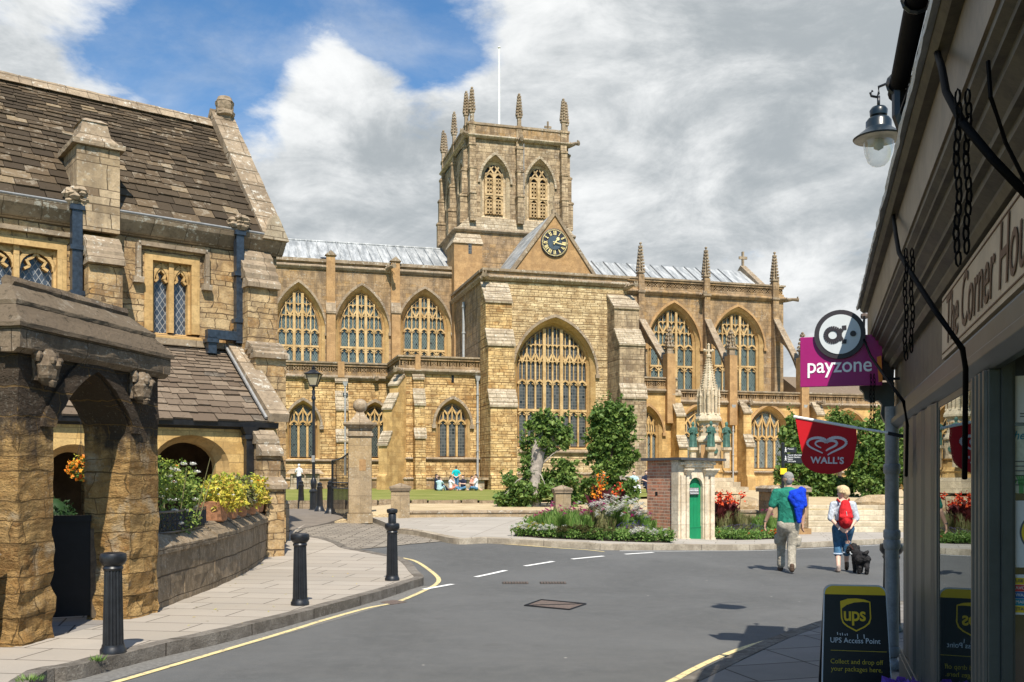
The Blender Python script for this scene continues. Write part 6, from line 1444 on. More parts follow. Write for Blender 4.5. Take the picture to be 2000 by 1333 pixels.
for k_, (dx, dy) in enumerate(((-.93, -.3), (-.22, -.98), (.75, -.55))):
    MB().lathe([(.17, S(915)), (.17, S(884)), (.28, S(880)), (.28, S(875))], 8, (dx, dy, 0)).build('statue_pedestal', memst, mm)
    h_ = 1.2; m = MB(); m.lathe([(.17, 0), (.20, .03), (.17, .08), (.155, .35), (.16, .62), (.145, .78), (.19, .93), (.175, 1.0), (.07, 1.05), (.055, 1.08), (.075, 1.12), (.085, 1.18), (.075, 1.26), (.03, 1.31), (0, 1.32)], 12, (dx, dy, stz), squ=(1, .75))
    m.tube([(dx-.17, dy, stz+.97), (dx-.21, dy-.05, stz+.75), (dx-.05, dy-.18, stz+.78)], [.06, .055, .04], 7); m.tube([(dx+.17, dy, stz+.97), (dx+.22, dy-.04, stz+.74), (dx+.07, dy-.18, stz+(.9 if k_ == 2 else .7))], [.06, .055, .04], 7)
    for j in range(7): a = j*.9-.4; m.tube([(dx+math.cos(a)*.16, dy+math.sin(a)*.12, stz+.9-.1*(j % 2)), (dx+math.cos(a)*.165, dy+math.sin(a)*.125, stz+.4), (dx+math.cos(a)*.19, dy+math.sin(a)*.15, stz+.02)], .022, 5)
    if k_ == 0: m.tube([(dx+.12, dy-.1, stz+.2), (dx+.12, dy-.1, stz+1.45)], .02, 5)
    m.build('bronze_statue', bronze, mm, smooth='auto')
m = MB().lathe([(.15, 0), (.15, .04), (.12, .05), (.12, .03)], 20); m.v = [(.12+x, -.62-z, S(882)+y) for x, y, z in m.v]; m.build('bronze_medallion', bronze, mm)
MB().box(-.62, .05, -.63, -.58, S(895), S(870)).build('carved_panel', orange, mm)

# ================================================================ TREES
def leafy_tree(name, px, py, z, blobs, trunk, n, ls, label, cat='tree', m=leafg, group=None, bk=barkd, stems=None):
    """blobs in pixels of the picture: (px, py, rx, ry); given depth of their own around z"""
    g = z/F; base = P(px, py, z); base.z -= .1; t = empty(name, base, 0, label, cat, group)
    random.seed(px+py)
    B = []
    for (x, y, rx, ry) in blobs:
        c = P(x, y, z)-base; k_ = max(3, int(rx*ry/450))
        B.append(((c.x, c.y, c.z), (rx*g*.76, min(rx, ry)*g*.75, ry*g*.78)))
        for _ in range(k_*3):   # smaller clumps round the edge give the outline its bumps
            a = random.uniform(0, 2*math.pi); e = random.uniform(-1, 1); rr = random.uniform(.16, .34)
            B.append(((c.x+math.cos(a)*rx*g*.90, c.y+e*rx*g*.6, c.z+math.sin(a)*ry*g*.92), (rx*g*rr, rx*g*rr, min(rx, ry)*g*rr)))
    wts = [b[1][0]*b[1][2] for b in B]; cum = []
    for w_ in wts: cum.append((cum[-1] if cum else 0)+w_)
    import bisect
    def f():
        c, r = B[bisect.bisect(cum, random.random()*cum[-1])]; d = Vector((random.gauss(0, 1), random.gauss(0, 1), random.gauss(0, 1))).normalized(); k2 = random.uniform(.25, 1)**.5
        return (c[0]+d.x*r[0]*k2, c[1]+d.y*r[1]*k2, max(.02, c[2]+d.z*r[2]*k2))
    cr_ = MB(); leaves(cr_, int(n*.72), f, ls, aspect=1.15); leaves(cr_, int(n*.9), f, ls*.58, aspect=1.3)
    for _ in range(46):   # sprigs that stick out past the mass
        c, r = B[bisect.bisect(cum, random.random()*cum[-1])]; d = Vector((random.gauss(0, 1), random.gauss(0, .7), random.gauss(.25, 1))).normalized(); s0 = Vector(c)+Vector((d.x*r[0], d.y*r[1], d.z*r[2]))*.9; L_ = random.uniform(1.6, 3.2)*ls
        leaves(cr_, 15, lambda: s0+d*L_*random.random()**.8+Vector((random.gauss(0, .22*ls), random.gauss(0, .22*ls), random.gauss(0, .22*ls))) if s0.z > .2 else None, ls*.62, aspect=1.3)
    cr_.build('crown', m, t)
    b = MB(); br = []
    for pts, rr in trunk:
        q = [P(x, y, z)-base for x, y in pts]; b.tube(q, rr, 9)
    for i in range(14):
        c, r = random.choice(B[:max(1, len(B)//2)]); s0 = Vector(P(*trunk[0][0][len(trunk[0][0])//2], z)-base); b.tube([s0, (s0+Vector(c))/2+Vector((random.uniform(-.1, .1), 0, .1)), Vector(c)], [.03, .018, .008], 5)
    o = b.build('trunk', bk, t, smooth=True); ruff(o, .018, 5, 1, .16); return t
leafy_tree('pollarded_tree', 1048, 1014, 31.0, [(1068, 838, 40, 30), (1095, 850, 22, 24), (1036, 868, 16, 14), (1060, 880, 24, 14), (1025, 965, 48, 40), (1090, 945, 32, 45), (1000, 985, 30, 26), (1105, 975, 26, 36), (1030, 905, 16, 26), (1108, 912, 14, 16)],
    [([(1046, 1014), (1043, 960), (1046, 920), (1052, 880), (1054, 858)], [.22, .19, .20, .24, .20]), ([(1052, 885), (1075, 862), (1085, 845)], [.12, .09, .05]), ([(1050, 885), (1036, 868), (1030, 860)], [.11, .08, .04]), ([(1056, 870), (1056, 850), (1060, 835)], [.12, .09, .05])],
    5200, .155, 'pollarded tree with a thick pale gnarled trunk and tufted crown left of the great window', bk=bark)
leafy_tree('leafy_tree', 1182, 1012, 32.5, [(1195, 840, 42, 50), (1210, 815, 26, 38), (1170, 870, 30, 40), (1215, 880, 28, 38), (1190, 905, 36, 24), (1195, 960, 44, 38), (1150, 970, 28, 30), (1225, 965, 20, 32), (1130, 985, 16, 18), (1175, 820, 18, 24)],
    [([(1184, 1012), (1186, 950), (1192, 900), (1196, 850)], [.14, .11, .09, .05])], 6200, .16, 'dense upright leafy tree right of the great church window')
tg = 'leafy trees trained against the aisle wall'
leafy_tree('leafy_tree', 1556, 972, 44, [(1545, 850, 32, 30), (1565, 880, 32, 40), (1540, 925, 22, 34), (1580, 935, 24, 30), (1555, 960, 26, 16), (1600, 905, 18, 20)], [([(1556, 975), (1558, 920), (1560, 860)], [.16, .12, .06])], 3600, .22, 'leafy tree directly behind the black fingerpost sign', group=tg)
leafy_tree('leafy_tree', 1628, 975, 44, [(1625, 950, 30, 26), (1650, 960, 26, 20), (1600, 962, 20, 16), (1612, 930, 14, 12)], [([(1628, 978), (1628, 930)], [.12, .05])], 1900, .21, 'low leafy bush between the two taller trees by the right aisle wall', group=tg)
leafy_tree('leafy_tree', 1702, 978, 42, [(1705, 850, 34, 44), (1695, 900, 40, 40), (1720, 880, 36, 50), (1700, 950, 38, 30), (1730, 830, 24, 30), (1672, 925, 18, 24), (1760, 900, 40, 70)], [([(1704, 980), (1704, 920), (1708, 850)], [.17, .13, .06])], 6000, .21, 'tallest dense leafy tree above the right end of the steps', group=tg)
leafy_tree('leafy_tree', 1640, 850, 55, [(1632, 820, 18, 14), (1648, 830, 14, 12)], [([(1640, 955), (1640, 880), (1638, 820)], [.12, .09, .05])], 900, .18, 'sparse lime green tree top showing above the red pennant', group=tg)

# ================================================================ FLOWER BEDS
bed1 = [xy(gp(*p, H0)) for p in ((1005, 1047), (1060, 1052), (1130, 1055), (1200, 1058), (1262, 1060), (1310, 1061), (1300, 1040))]+[(4.2, 27.7), (1.1, 27.6), (.4, 25.5)]
sheet('flower_bed_soil', bed1, H0+.02, soilm, kind='structure')
def carpet(poly, n, name):
    xs = [p[0] for p in poly]; ys = [p[1] for p in poly]
    def f():
        while True:
            x, y = random.uniform(min(xs), max(xs)), random.uniform(min(ys), max(ys))
            if pip(x, y, poly): return (x, y, th(x, y)+H0+random.uniform(.01, .22))
    leaves(MB(), n, f, .07).build(name, leafbed, kind='stuff', label='low green ground cover filling the flower bed')
carpet(bed1, 9000, 'bedding_foliage')
bed2 = [xy(gp(*p, H0)) for p in ((1396, 1054), (1450, 1055), (1520, 1053), (1535, 1049))]+[(7.6, 27.6), (5.5, 27.9)]
sheet('flower_bed_soil', bed2, H0+.02, soilm, kind='structure')
carpet(bed2, 5000, 'bedding_foliage')
def clump(name, px, py, z, w_, h_, d_, lm, ls, n, label, cat='plant', fl=None, group=None, spiky=False, stems=True):
    p = gp(px, py, H0); t = empty(name, (p.x, p.y, p.z+.01), 0, label, cat, group); random.seed(px*3+py)
    B = [((random.uniform(-.6, .6)*w_, random.uniform(-.6, .6)*d_, h_*random.uniform(.35, .8)), (w_*random.uniform(.3, .5), d_*.5, h_*random.uniform(.25, .42))) for _ in range(7)]+[((0, 0, h_*.35), (w_, d_, h_*.38))]*2
    m = MB()
    if spiky:
        for _ in range(n):
            a = random.uniform(0, 6.28); r_ = random.random()**.5; x, y = math.cos(a)*r_*w_, math.sin(a)*r_*d_; hh = h_*random.uniform(.5, 1.1)*(1-.35*r_*r_); b0 = len(m.v); lx, ly = random.uniform(-.12, .12)*h_, random.uniform(-.12, .12)*h_; wd = ls*.35
            ca, sa = math.cos(a*3), math.sin(a*3); z0 = hh*random.uniform(.1, .8)
            m.v += [(x-ca*wd, y-sa*wd, z0), (x+ca*wd, y+sa*wd, z0), (x+lx, y+ly, hh)]; m.f.append((b0, b0+1, b0+2))
    else: leaves(m, n, in_blobs(B, .2), ls)
    m.build('foliage', lm, t)
    if fl:
        for nm, fm, nf, fs in fl:
            b = MB()
            for _ in range(nf):
                a = random.uniform(0, 6.28); r_ = random.random()**.5; c = Vector((math.cos(a)*r_*w_*1.02, (math.sin(a)-.25)*r_*d_, h_*random.uniform(.75, 1.22)*(1-.22*r_*r_))); fs_ = fs*1.5
                for j in range(7):
                    q = j*.9; d = Vector((math.cos(q), math.sin(q)*.6-.5, math.sin(q*1.7)*.7+.25)).normalized(); s2 = d.cross(Vector((.3, 0, 1))).normalized()*fs_*.45; v0 = len(b.v); b.v += [tuple(c), tuple(c+d*fs_*.6+s2), tuple(c+d*fs_), tuple(c+d*fs_*.6-s2)]; b.f.append((v0, v0+1, v0+2, v0+3))
            b.build(nm, fm, t)
    return t
W_ = lambda n, s=.035: ('white_flowers', petw, n, s)
clump('cosmos_plant', 1095, 1044, 25.2, .75, .62, .5, leafbed, .05, 2600, 'feathery green plant with magenta flowers at the left end of the flower bed', fl=[('magenta_flowers', petp, 24, .05)], spiky=True)
clump('cosmos_plant', 1152, 1043, 25.6, .6, .68, .5, leafolive, .05, 1900, 'dull olive feathery plant in front of the small pyramid capped post', fl=[('pink_flowers', petp, 16, .045), W_(22, .05)], spiky=True)
clump('daisy_plant', 1203, 1044, 25.6, .65, .80, .5, leafbed, .05, 2600, 'tall plant covered in white daisies in the middle of the flower bed', fl=[('white_flowers', petw, 110, .055)], spiky=True)
clump('daisy_plant', 1246, 1048, 25.0, .42, .60, .4, leafbed, .05, 1700, 'green feathery plant with magenta blooms against the brick kiosk', fl=[('magenta_flowers', petp, 18, .05), W_(16, .05)], spiky=True)
clump('salvia_plant', 1236, 1052, 24.4, .42, .34, .2, leafolive, .04, 1100, 'low dark violet flowered plant beside the brick kiosk', fl=[('violet_flowers', petv, 60, .018)], spiky=True)
for i, (px, py, z, w_, lab, fl) in enumerate(((1034, 1048, 24.4, .5, 'low pale flowered edging plant at the far left tip of the bed', [W_(40), ('yellow_flowers', leafyel, 18, .03)]), (1078, 1051, 24.2, .36, 'low edging plant with white flowers below the magenta cosmos', [W_(34)]), (1122, 1053.5, 24.0, .38, 'low edging plant with brown seedheads left of centre in the flower bed', [('seedheads', leafolive, 60, .05)]), (1168, 1055.5, 23.8, .38, 'plain green edging plant below the tall white daisies', [('seedheads', leafolive, 20, .05)]), (1212, 1057, 23.8, .36, 'green edging plant in front of the violet flowers', None), (1254, 1058.5, 23.9, .34, 'white flowered edging plant at the foot of the brick kiosk', [W_(60, .04)]), (1302, 1060, 23.9, .24, 'small tuft of white flowers at the corner of the kiosk', [W_(16)]))):
    clump('edging_plant', px, py, z, w_, .26, .18, leafbed, .06, 900, lab, fl=fl, group='low edging plants along the flower bed')
clump('grassy_plant', 1430, 1045, 25.4, .6, .70, .4, leafolive, .05, 2300, 'pale olive feathery plant right of the stone doorway', spiky=True)
clump('grassy_plant', 1490, 1045, 25.4, .5, .58, .4, leafbed, .05, 2000, 'bright green feathery plant behind the man in the green shirt', fl=[('pink_flowers', petp, 6, .04)], spiky=True)
clump('lavender_plant', 1455, 1050, 24.6, .62, .30, .2, leafolive, .04, 1500, 'row of grey violet lavender right of the kiosk', fl=[('violet_flowers', plain('dusty_lavender', (.24, .21, .30), .8), 120, .02)], spiky=True)
clump('edging_plant', 1450, 1054.5, 24.1, .75, .20, .14, leafbed, .055, 1400, 'long green edging plant in front of the lavender', fl=[('red_flowers', petr, 3, .03)], group='low edging plants along the flower bed')
clump('begonia_plant', 1516, 1053, 24.4, .18, .2, .14, leafbed, .05, 300, 'small plant with scarlet flowers by the walking man', fl=[('red_flowers', petr, 22, .035)])
def canna(px, py, z, h_, label, flm, n=3):
    p = gp(px, py, H0); t = empty('canna_plant', (p.x, p.y, p.z), 0, label, 'canna', 'dark leaved canna plants'); random.seed(px)
    lf, st_, fl = MB(), MB(), MB()
    for s in range(n):
        bx, by = random.uniform(-.14, .14), random.uniform(-.1, .1); hh = h_*random.uniform(.75, 1.0); tip = Vector((bx*1.5, by, hh)); st_.tube([(bx, by, 0), (bx*1.2, by, hh*.5), tip], [.018, .012, .007], 5)
        for k_ in range(6):
            z0 = hh*(.08+.10*k_); a = random.uniform(0, 6.28); o = Vector((math.cos(a), math.sin(a)*.8, 0)); L = h_*random.uniform(.26, .36); sd_ = Vector((-o.y, o.x, 0)); pts = [Vector((bx, by, z0)), Vector((bx, by, z0))+o*L*.25+Vector((0, 0, L*.35)), Vector((bx, by, z0))+o*L*.5+Vector((0, 0, L*.75)), Vector((bx, by, z0))+o*L*.75+Vector((0, 0, L*.95))]; wd = [.02, .09, .075, .0]
            b0 = len(lf.v)
            for q, w_ in zip(pts, wd): lf.v += [tuple(q-sd_*w_), tuple(q+Vector((0, 0, -.02))), tuple(q+sd_*w_)]
            for r_ in range(3): lf.f += [(b0+r_*3, b0+r_*3+1, b0+r_*3+4, b0+r_*3+3), (b0+r_*3+1, b0+r_*3+2, b0+r_*3+5, b0+r_*3+4)]
        leaves(fl, 17, lambda: tip+Vector((random.gauss(0, .045), random.gauss(0, .04), random.gauss(-.03, .07))), .085, aspect=1.2)
    lf.build('leaves', leafred, t); st_.build('stem', leafred, t); fl.build('flower', flm, t); return t
canna(1180, 1040, 26.2, 1.5, 'canna with orange flowers and dark red leaves, tallest in the left bed', peto, 3)
canna(1158, 1040, 26.0, 1.15, 'canna with a small orange bloom, leftmost in the flower bed', peto, 2)
canna(1206, 1040, 26.2, 1.3, 'canna with dark scarlet bloom right of the orange one', petr, 2)
canna(1405, 1045, 26.0, 1.30, 'canna with scarlet flowers right against the stone doorway', petr, 4)
canna(1421, 1045, 25.8, 1.1, 'shorter scarlet canna in the middle of the right hand group', petr, 4)
canna(1434, 1044, 26.2, 1.22, 'canna with one scarlet bloom at the right of its group', petr, 3)
# square pedestal by the steps
p = P(1530, 1037, 27.6); S = EYE+(HZ-950)*27.6/F-.1; t = empty('stone_pedestal', (p.x, p.y, .1), R(10), 'broad square weathered stone pedestal behind the walking man', 'pedestal')
MB().box(-.60, .60, -.5, .5, 0, .18).build('plinth', orange, t); MB().box(-.54, .54, -.46, .46, .18, S-.16).build('shaft', brown, t, bev=.015); MB().box(-.60, .60, -.52, .52, S-.16, S-.06).hexa([(-.62, -.54, S-.06), (.62, -.54, S-.06), (.62, .54, S-.06), (-.62, .54, S-.06), (-.5, -.42, S+.02), (.5, -.42, S+.02), (.5, .42, S+.02), (-.5, .42, S+.02)]).build('cap', coping, t)
# fingerpost
p = P(1529, 1040, 27); t = empty('fingerpost', (p.x, p.y, .1), R(4), 'black fingerpost with white walking figures and lettering', 'signpost'); S = lambda py: EYE+(HZ-py)*27/F-.1; X = lambda px: (px-1529)/F*27
MB().tube([(0, 0, 0), (0, 0, S(868))], .045, 10).lathe([(.05, S(868)), (.06, S(867)), (.03, S(865)), (.0, S(864.5))], 10).build('post', iron, t)
for a, b_, xe in ((874, 884.5, 1556), (886.5, 905, 1576)):
    f = MB().box(.02, X(xe), -.02, .02, S(b_), S(a)).build('sign_arm', iron, t)
    zc = (S(a)+S(b_))/2; m = MB(); xm = X(1534); m.lathe([(.006, 0), (.017, .015), (.006, .03)], 8, (xm, -.024, zc+.04), squ=(1, .2)); m.bar((xm, zc+.035), (xm, zc-.01), .022, -.026, -.021); m.bar((xm, zc-.01), (xm-.022, zc-.06), .012, -.026, -.021); m.bar((xm, zc-.01), (xm+.022, zc-.06), .012, -.026, -.021); m.bar((xm, zc+.025), (xm-.025, zc-.005), .009, -.026, -.021); m.bar((xm, zc+.025), (xm+.025, zc-.002), .009, -.026, -.021); m.build('walking_figure', lw_, f)
    L = ['Museum'] if a < 880 else ['Tourist Information', 'Pageant Gardens', 'Station', 'Old Castle']
    for i, s_ in enumerate(L): text(s_, .058, (X(1538), -.023, S((878.5 if a < 880 else 890.5)+i*4.1)), lw_, f, .001, sx=.92)
MB().box(-.09, .09, -.06, -.045, S(927), S(915)).build('yellow_notice', plain('yellow_notice', (.85, .60, .02), .5, .05), t)
# bench and sitters far right of the tree
p = P(1246, 962, 48); bt = empty('park_bench', (p.x, p.y, .86), A.a, 'slatted wooden park bench behind the leafy tree, left of the kiosk', 'bench')
m = MB()
for i in range(4): m.box(-.95, .95, -.42+i*.12, -.34+i*.12, .42, .45)
m.build('seat', bark, bt); m = MB()
for i in range(4): m.box(-.95, .95, .06+i*.012, .09+i*.012, .52+i*.12, .60+i*.12)
m.build('backrest', bark, bt)
for x in (-.9, .9): MB().box(x-.03, x+.03, -.42, -.36, 0, .44).build('leg', bark, bt); MB().box(x-.03, x+.03, .04, .10, 0, .98).build('leg', bark, bt)
# ================================================================ SHOP (right)
zc0 = 8.5; xc0 = (.66+zc0*.298)/.9546
SF = Frame(1000, 1, math.atan2(-.9546, -.298)); SF.o = Vector((xc0, zc0))
sh = empty('corner_shop', (xc0, zc0, 0), SF.a, 'shaded grey green shop front with moulded cornice and signboard on the right', 'shop')
def SV(d): return .66-d      # local y of a line at perpendicular distance d from the camera's parallel... facade at d=.66
def SP(px, py, d):           # point of the picture on the plane at distance d: local (x, y, h)
    u, h = SF.uv(px, py, d-.66); return (u, d-.66, h)
def SU(px, d=.66): return SF.u(px, d-.66)
XN = 8.5
prof = [(.0, 2.10), (-.02, 2.10), (-.05, 2.13), (-.05, 2.20), (-.02, 2.215), (-.02, 2.245), (0, 2.25)]
MB().prism([(0, 2.09), (-.03, 2.09), (-.075, 2.13), (-.075, 2.165), (-.045, 2.18), (-.045, 2.26), (-.025, 2.285), (0, 2.285)], 0, XN).build('fascia_rail', shopgrey, sh, bev=.003)
MB().box(0, XN, .0, .12, 2.285, 2.66).build('fascia_board', shopolive, sh)
MB().prism([(0, 2.63), (-.045, 2.63), (-.06, 2.66), (-.06, 2.675), (-.10, 2.70), (-.10, 2.73), (-.125, 2.735), (-.125, 2.76), (-.165, 2.79), (-.165, 2.82), (-.19, 2.825), (-.19, 2.845), (-.215, 2.86), (-.215, 2.885), (.0, 2.885)], 0, XN).build('cornice_mouldings', shopolive, sh)
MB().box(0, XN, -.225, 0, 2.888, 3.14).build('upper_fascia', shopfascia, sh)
MB().prism([(0, 3.143), (-.262, 3.143), (-.285, 3.165), (-.285, 3.185), (0, 3.22)], -.03, XN).build('cornice_edge', shopolive, sh)
ld = MB().prism([(.1, 3.225), (-.275, 3.19), (-.31, 3.17), (-.315, 3.20), (-.27, 3.235), (.1, 3.26)], -.05, XN).build('lead_flashing', greymet, sh); ruff(ld, .008, 6, 2, .12)
# walls and roof behind
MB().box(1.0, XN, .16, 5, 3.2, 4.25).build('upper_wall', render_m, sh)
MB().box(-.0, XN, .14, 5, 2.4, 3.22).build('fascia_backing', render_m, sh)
MB().prism([(-.10, 3.86), (5.2, 6.6), (5.2, 6.7), (-.14, 3.92)], 3.2, XN).build('roof', tile1, sh)
MB().tube([(3.15, -.215, 3.88), (XN, -.215, 3.88)],   .052, 12).build('gutter', soot, sh, smooth='auto'); MB().box(3.25, XN, -.17, .16, 3.80, 3.84).build('eaves_soffit', shopgrey, sh)
m = MB()
for x in (3.3, 4.3, 5.3, 6.3): m.tube([(x, -.215+math.cos(t)*.062, 3.88+math.sin(t)*.062) for t in [j*math.pi/6 for j in range(13)]], .012, 5)
m.build('gutter_bracket', iron, sh)
MB().tube([(3.3, -.215, 3.86), (3.3, -.215, 3.70), (3.3, -.18, 3.60)], .04, 8).build('gutter_outlet', iron, sh); MB().tube([(3.3, -.18, 3.62), (3.3, -.08, 3.50), (3.3, -.06, 3.24)], .045, 8).build('white_outlet_pipe', whitegutter, sh, smooth=True)
# posts, sill, windows
pA, pB = SU(1762, .61), SU(1826, .61); pC, pD = SU(1896, .61), SU(1926, .61); u2 = pD
def post(x0, x1, z1=2.09, name='pilaster', dp=.12):
    w_ = x1-x0; b = MB().box(x0, x1, -.042, dp, .12, z1); n = 4
    for i in range(n): b.prism([(x0+w_*(i+.18)/n, -.042), (x0+w_*(i+.32)/n, -.054), (x0+w_*(i+.68)/n, -.054), (x0+w_*(i+.82)/n, -.042)], .42, z1-.001, 'z')
    b.box(x0-.02, x1+.02, -.07, dp-.02, .12, .38).box(x0-.01, x1+.01, -.062, dp-.02, .38, .42); return b.build(name, shopgrey, sh, bev=.004)
post(pA, pB); post(pC, pD, dp=.001)
shw = MB().box(pA, u2, -.03, .2, .12, .48).build('stall_riser', shopgrey, sh); MB().box(pB, pC, -.07, .04, .48, .52).build('sill', shopgrey, sh, bev=.006)
def shopglass():
    m, t, o = newmat('shop_window_glass'); f = t.n('ShaderNodeFresnel', None, IOR=1.85).outputs[0]
    g = t.n('ShaderNodeBsdfGlossy', None, Color=(.9, .95, .95), Roughness=.0); tr = t.n('ShaderNodeBsdfTransparent', None, Color=(.55, .6, .6)); mx = t.n('ShaderNodeMixShader', None, _0=t.math('ADD', t.math('MULTIPLY', f, .9), .04)); t.L.new(tr.outputs[0], mx.inputs[1]); t.L.new(g.outputs[0], mx.inputs[2]); t.L.new(mx.outputs[0], o.inputs[0]); return m
sg = shopglass()
def shopwin(x0, x1, z0=.52, z1=2.09):
    r_ = MB(); f = .035
    r_.box(x0, x0+f, -.036, .06, z0, z1).box(x1-f, x1, -.036, .06, z0, z1).box(x0+f, x1-f, -.036, .06, z0, z0+f).box(x0+f, x1-f, -.036, .06, z1-f, z1); w_ = r_.build('window', shopgrey, sh, bev=.003)
    MB().box(x0+f, x1-f, -.033, -.028, z0+f, z1-f).build('glass_pane', sg, w_); return w_
shopwin(pB, pC)
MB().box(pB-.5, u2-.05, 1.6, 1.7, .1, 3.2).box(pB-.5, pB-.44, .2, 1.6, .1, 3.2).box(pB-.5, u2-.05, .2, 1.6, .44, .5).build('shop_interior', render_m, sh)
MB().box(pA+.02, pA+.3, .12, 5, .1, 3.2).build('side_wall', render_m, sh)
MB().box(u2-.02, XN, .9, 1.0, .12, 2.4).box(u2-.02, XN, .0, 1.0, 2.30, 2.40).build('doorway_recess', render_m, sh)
# the recessed doorway's side panel, a window that faces the camera
RF = Frame(1000, 1, math.atan2(-.298, .9546)); Mx_ = Matrix.Translation((xc0, zc0, 0)) @ Matrix.Rotation(SF.a, 4, 'Z'); q_ = Mx_ @ Vector((u2+.002, 0, 0)); RF.o = Vector((q_.x, q_.y))
rp_ = empty('side_window_axes', (u2+.002, 0, 0), 0); rp_.parent = sh; rp_.rotation_euler = (0, 0, RF.a-SF.a)
wf = MB().box(0, .035, -.03, .02, .12, 2.3).box(.86, .9, -.03, .02, .12, 2.3).box(.035, .86, -.03, .02, 2.22, 2.3).box(.035, .86, -.03, .02, .12, .45).box(.035, .045, -.02, .0, .45, 2.22).build('doorway_window', shopgrey, rp_)
MB().box(.045, .86, .004, .008, .45, 2.22).build('dark_glass', plain('dark_shop_glass', (.030, .028, .024), .12, .5, 2, .02, spec=.5), wf)
# signboard with lettering
s0, s1 = SP(1846, 640, .64), SP(2020, 470, .64)
u0 = SU(1842, .635); MB().box(u0, XN-1, -.03, 0, 2.30, 2.62).build('signboard', shoppale, sh)
sb = bpy.context.scene.objects['signboard'] if 'signboard' in bpy.context.scene.objects else None
brl = plain('brown_sign_lettering', (.10, .045, .02), .6, .1)
MB().box(u0+.03, XN-1.1, -.034, -.0305, 2.322, 2.328).box(u0+.03, XN-1.1, -.034, -.0305, 2.592, 2.598).build('sign_border', brl, sh)
o = text('The Corner House', .34, (u0+.17, -.034, 2.355), brl, sh, .001, shear=.22, sx=.84, name='sign_lettering')
# corner bracket (console) and white pipe
c0 = SP(1745, 800, .60)
b = MB(); zt = 2.50
cons = [(-.02, zt), (-.30, zt), (-.30, zt-.05), (-.27, zt-.08), (-.26, zt-.14), (-.20, zt-.17), (-.15, zt-.15), (-.12, zt-.19), (-.13, zt-.27), (-.10, zt-.34), (-.06, zt-.36), (-.06, zt-.46), (-.02, zt-.5)]
m = MB(); m.prism(cons, .14, .26); m.build('console_bracket', shopgrey, sh, bev=.006)
MB().prism([(-.0, 2.885), (-.22, 2.885), (-.22, 2.74), (-.18, 2.68), (-.13, 2.56), (-.02, 2.50)], .06, .14).build('corner_cornice_end', shopgrey, sh)
wx = SU(1742, .60); pz_ = P(1742, 1300, 8.0)
wp = empty('white_downpipe', (pz_.x, pz_.y, .12), 0, 'chipped off-white drainpipe running down the near corner of the shop', 'drainpipe')
MB().tube([(0, 0, .12), (0, 0, 2.15)], .055, 12).build('pipe', whitegutter, wp, smooth='auto'); m = MB()
for z in (.12, 1.0, 1.08, 1.62): m.lathe([(.062, z-.02), (.068, z), (.068, z+.05), (.06, z+.06)], 12)
m.build('pipe_collar', whitegutter, wp, smooth='auto'); MB().tube([(0, 0, .14), (.0, -.03, .05), (.0, -.12, .02)], .055, 10).build('shoe', whitegutter, wp, smooth=True)
# awning arms and chains
def arm(pts, lab, r=.0115):
    q = [Vector(SP(*p)) for p in pts]; Mx = sh.matrix_basis if False else Matrix.Translation((xc0, zc0, 0)) @ Matrix.Rotation(SF.a, 4, 'Z')
    w_ = [Mx @ v for v in q]; t = empty('awning_arm', w_[0], 0, lab, 'bracket', 'black iron awning arms on the shop front'); rel = [v-w_[0] for v in w_]
    b = MB().tube(rel, r, 8); b.build('rod', soot, t, smooth=True); m = MB(); m.lathe([(.0, -.03), (.03, -.02), (.035, 0), (.03, .02), (0, .03)], 10, rel[0]); 
    m.build('hook_plate', rustm, t); return w_, t
arm([(1828, 95, .41), (1840, 135, .37), (1848, 180, .36), (1880, 240, .37), (1940, 312, .42), (2010, 385, .50)], 'nearest iron awning arm crossing the top right corner')
arm([(1744, 415, .42), (1750, 460, .38), (1756, 495, .37), (1780, 535, .38), (1830, 612, .43), (1880, 682, .5), (1886, 720, .54), (1885, 850, .56), (1884, 935, .57)], 'middle iron awning arm bending down in front of the signboard', .0105)
arm([(1688, 618, .42), (1686, 660, .38), (1700, 695, .40), (1735, 745, .46), (1765, 785, .52), (1772, 830, .56), (1770, 930, .58)], 'farthest iron awning arm at the corner of the shop', .0105)
def chain(px, y0, y1, d, lab):
    a, b_ = Vector(SP(px, y0, d)), Vector(SP(px, y1, d)); Mx = Matrix.Translation((xc0, zc0, 0)) @ Matrix.Rotation(SF.a, 4, 'Z'); a, b_ = Mx @ a, Mx @ b_
    t = empty('hanging_chain', a, 0, lab, 'chain', 'iron chains hanging from the cornice'); L = (a-b_).length; zsc = a.y; 
    for s_ in (-1, 1):
        m = MB(); l = .042; n = int(L*(1 if s_ < 0 else .93)/(l*.78)); ox = s_*.013
        for i in range(n):
            c = Vector((ox+.004*math.sin(i), 0, -i*l*.78)); ph = i % 2; ax = Vector((1, .3, 0)).normalized() if ph else Vector((.35, -1, 0)).normalized()
            m.tube([c+ax*(math.cos(t_)*.009)+Vector((0, 0, math.sin(t_)*l*.5)) for t_ in [j*math.pi/4 for j in range(9)]], .0032, 5, False)
        m.build('chain_strand', soot, t)
chain(1880, 190, 540, .37, 'nearest pair of hanging chains in front of the signboard')
chain(1775, 495, 715, .37, 'middle pair of hanging chains below the second awning arm')
chain(1704, 735, 845, .44, 'small pair of chains hanging beside the magenta sign')
cb = Vector(SP(1937, 130, .45))
# black cable across the mouldings
m = MB(); m.tube([SP(1930, 120, .45), SP(1935, 190, .45), SP(1965, 280, .5), SP(2010, 370, .56)], .006, 5); m.build('cable', soot, sh)
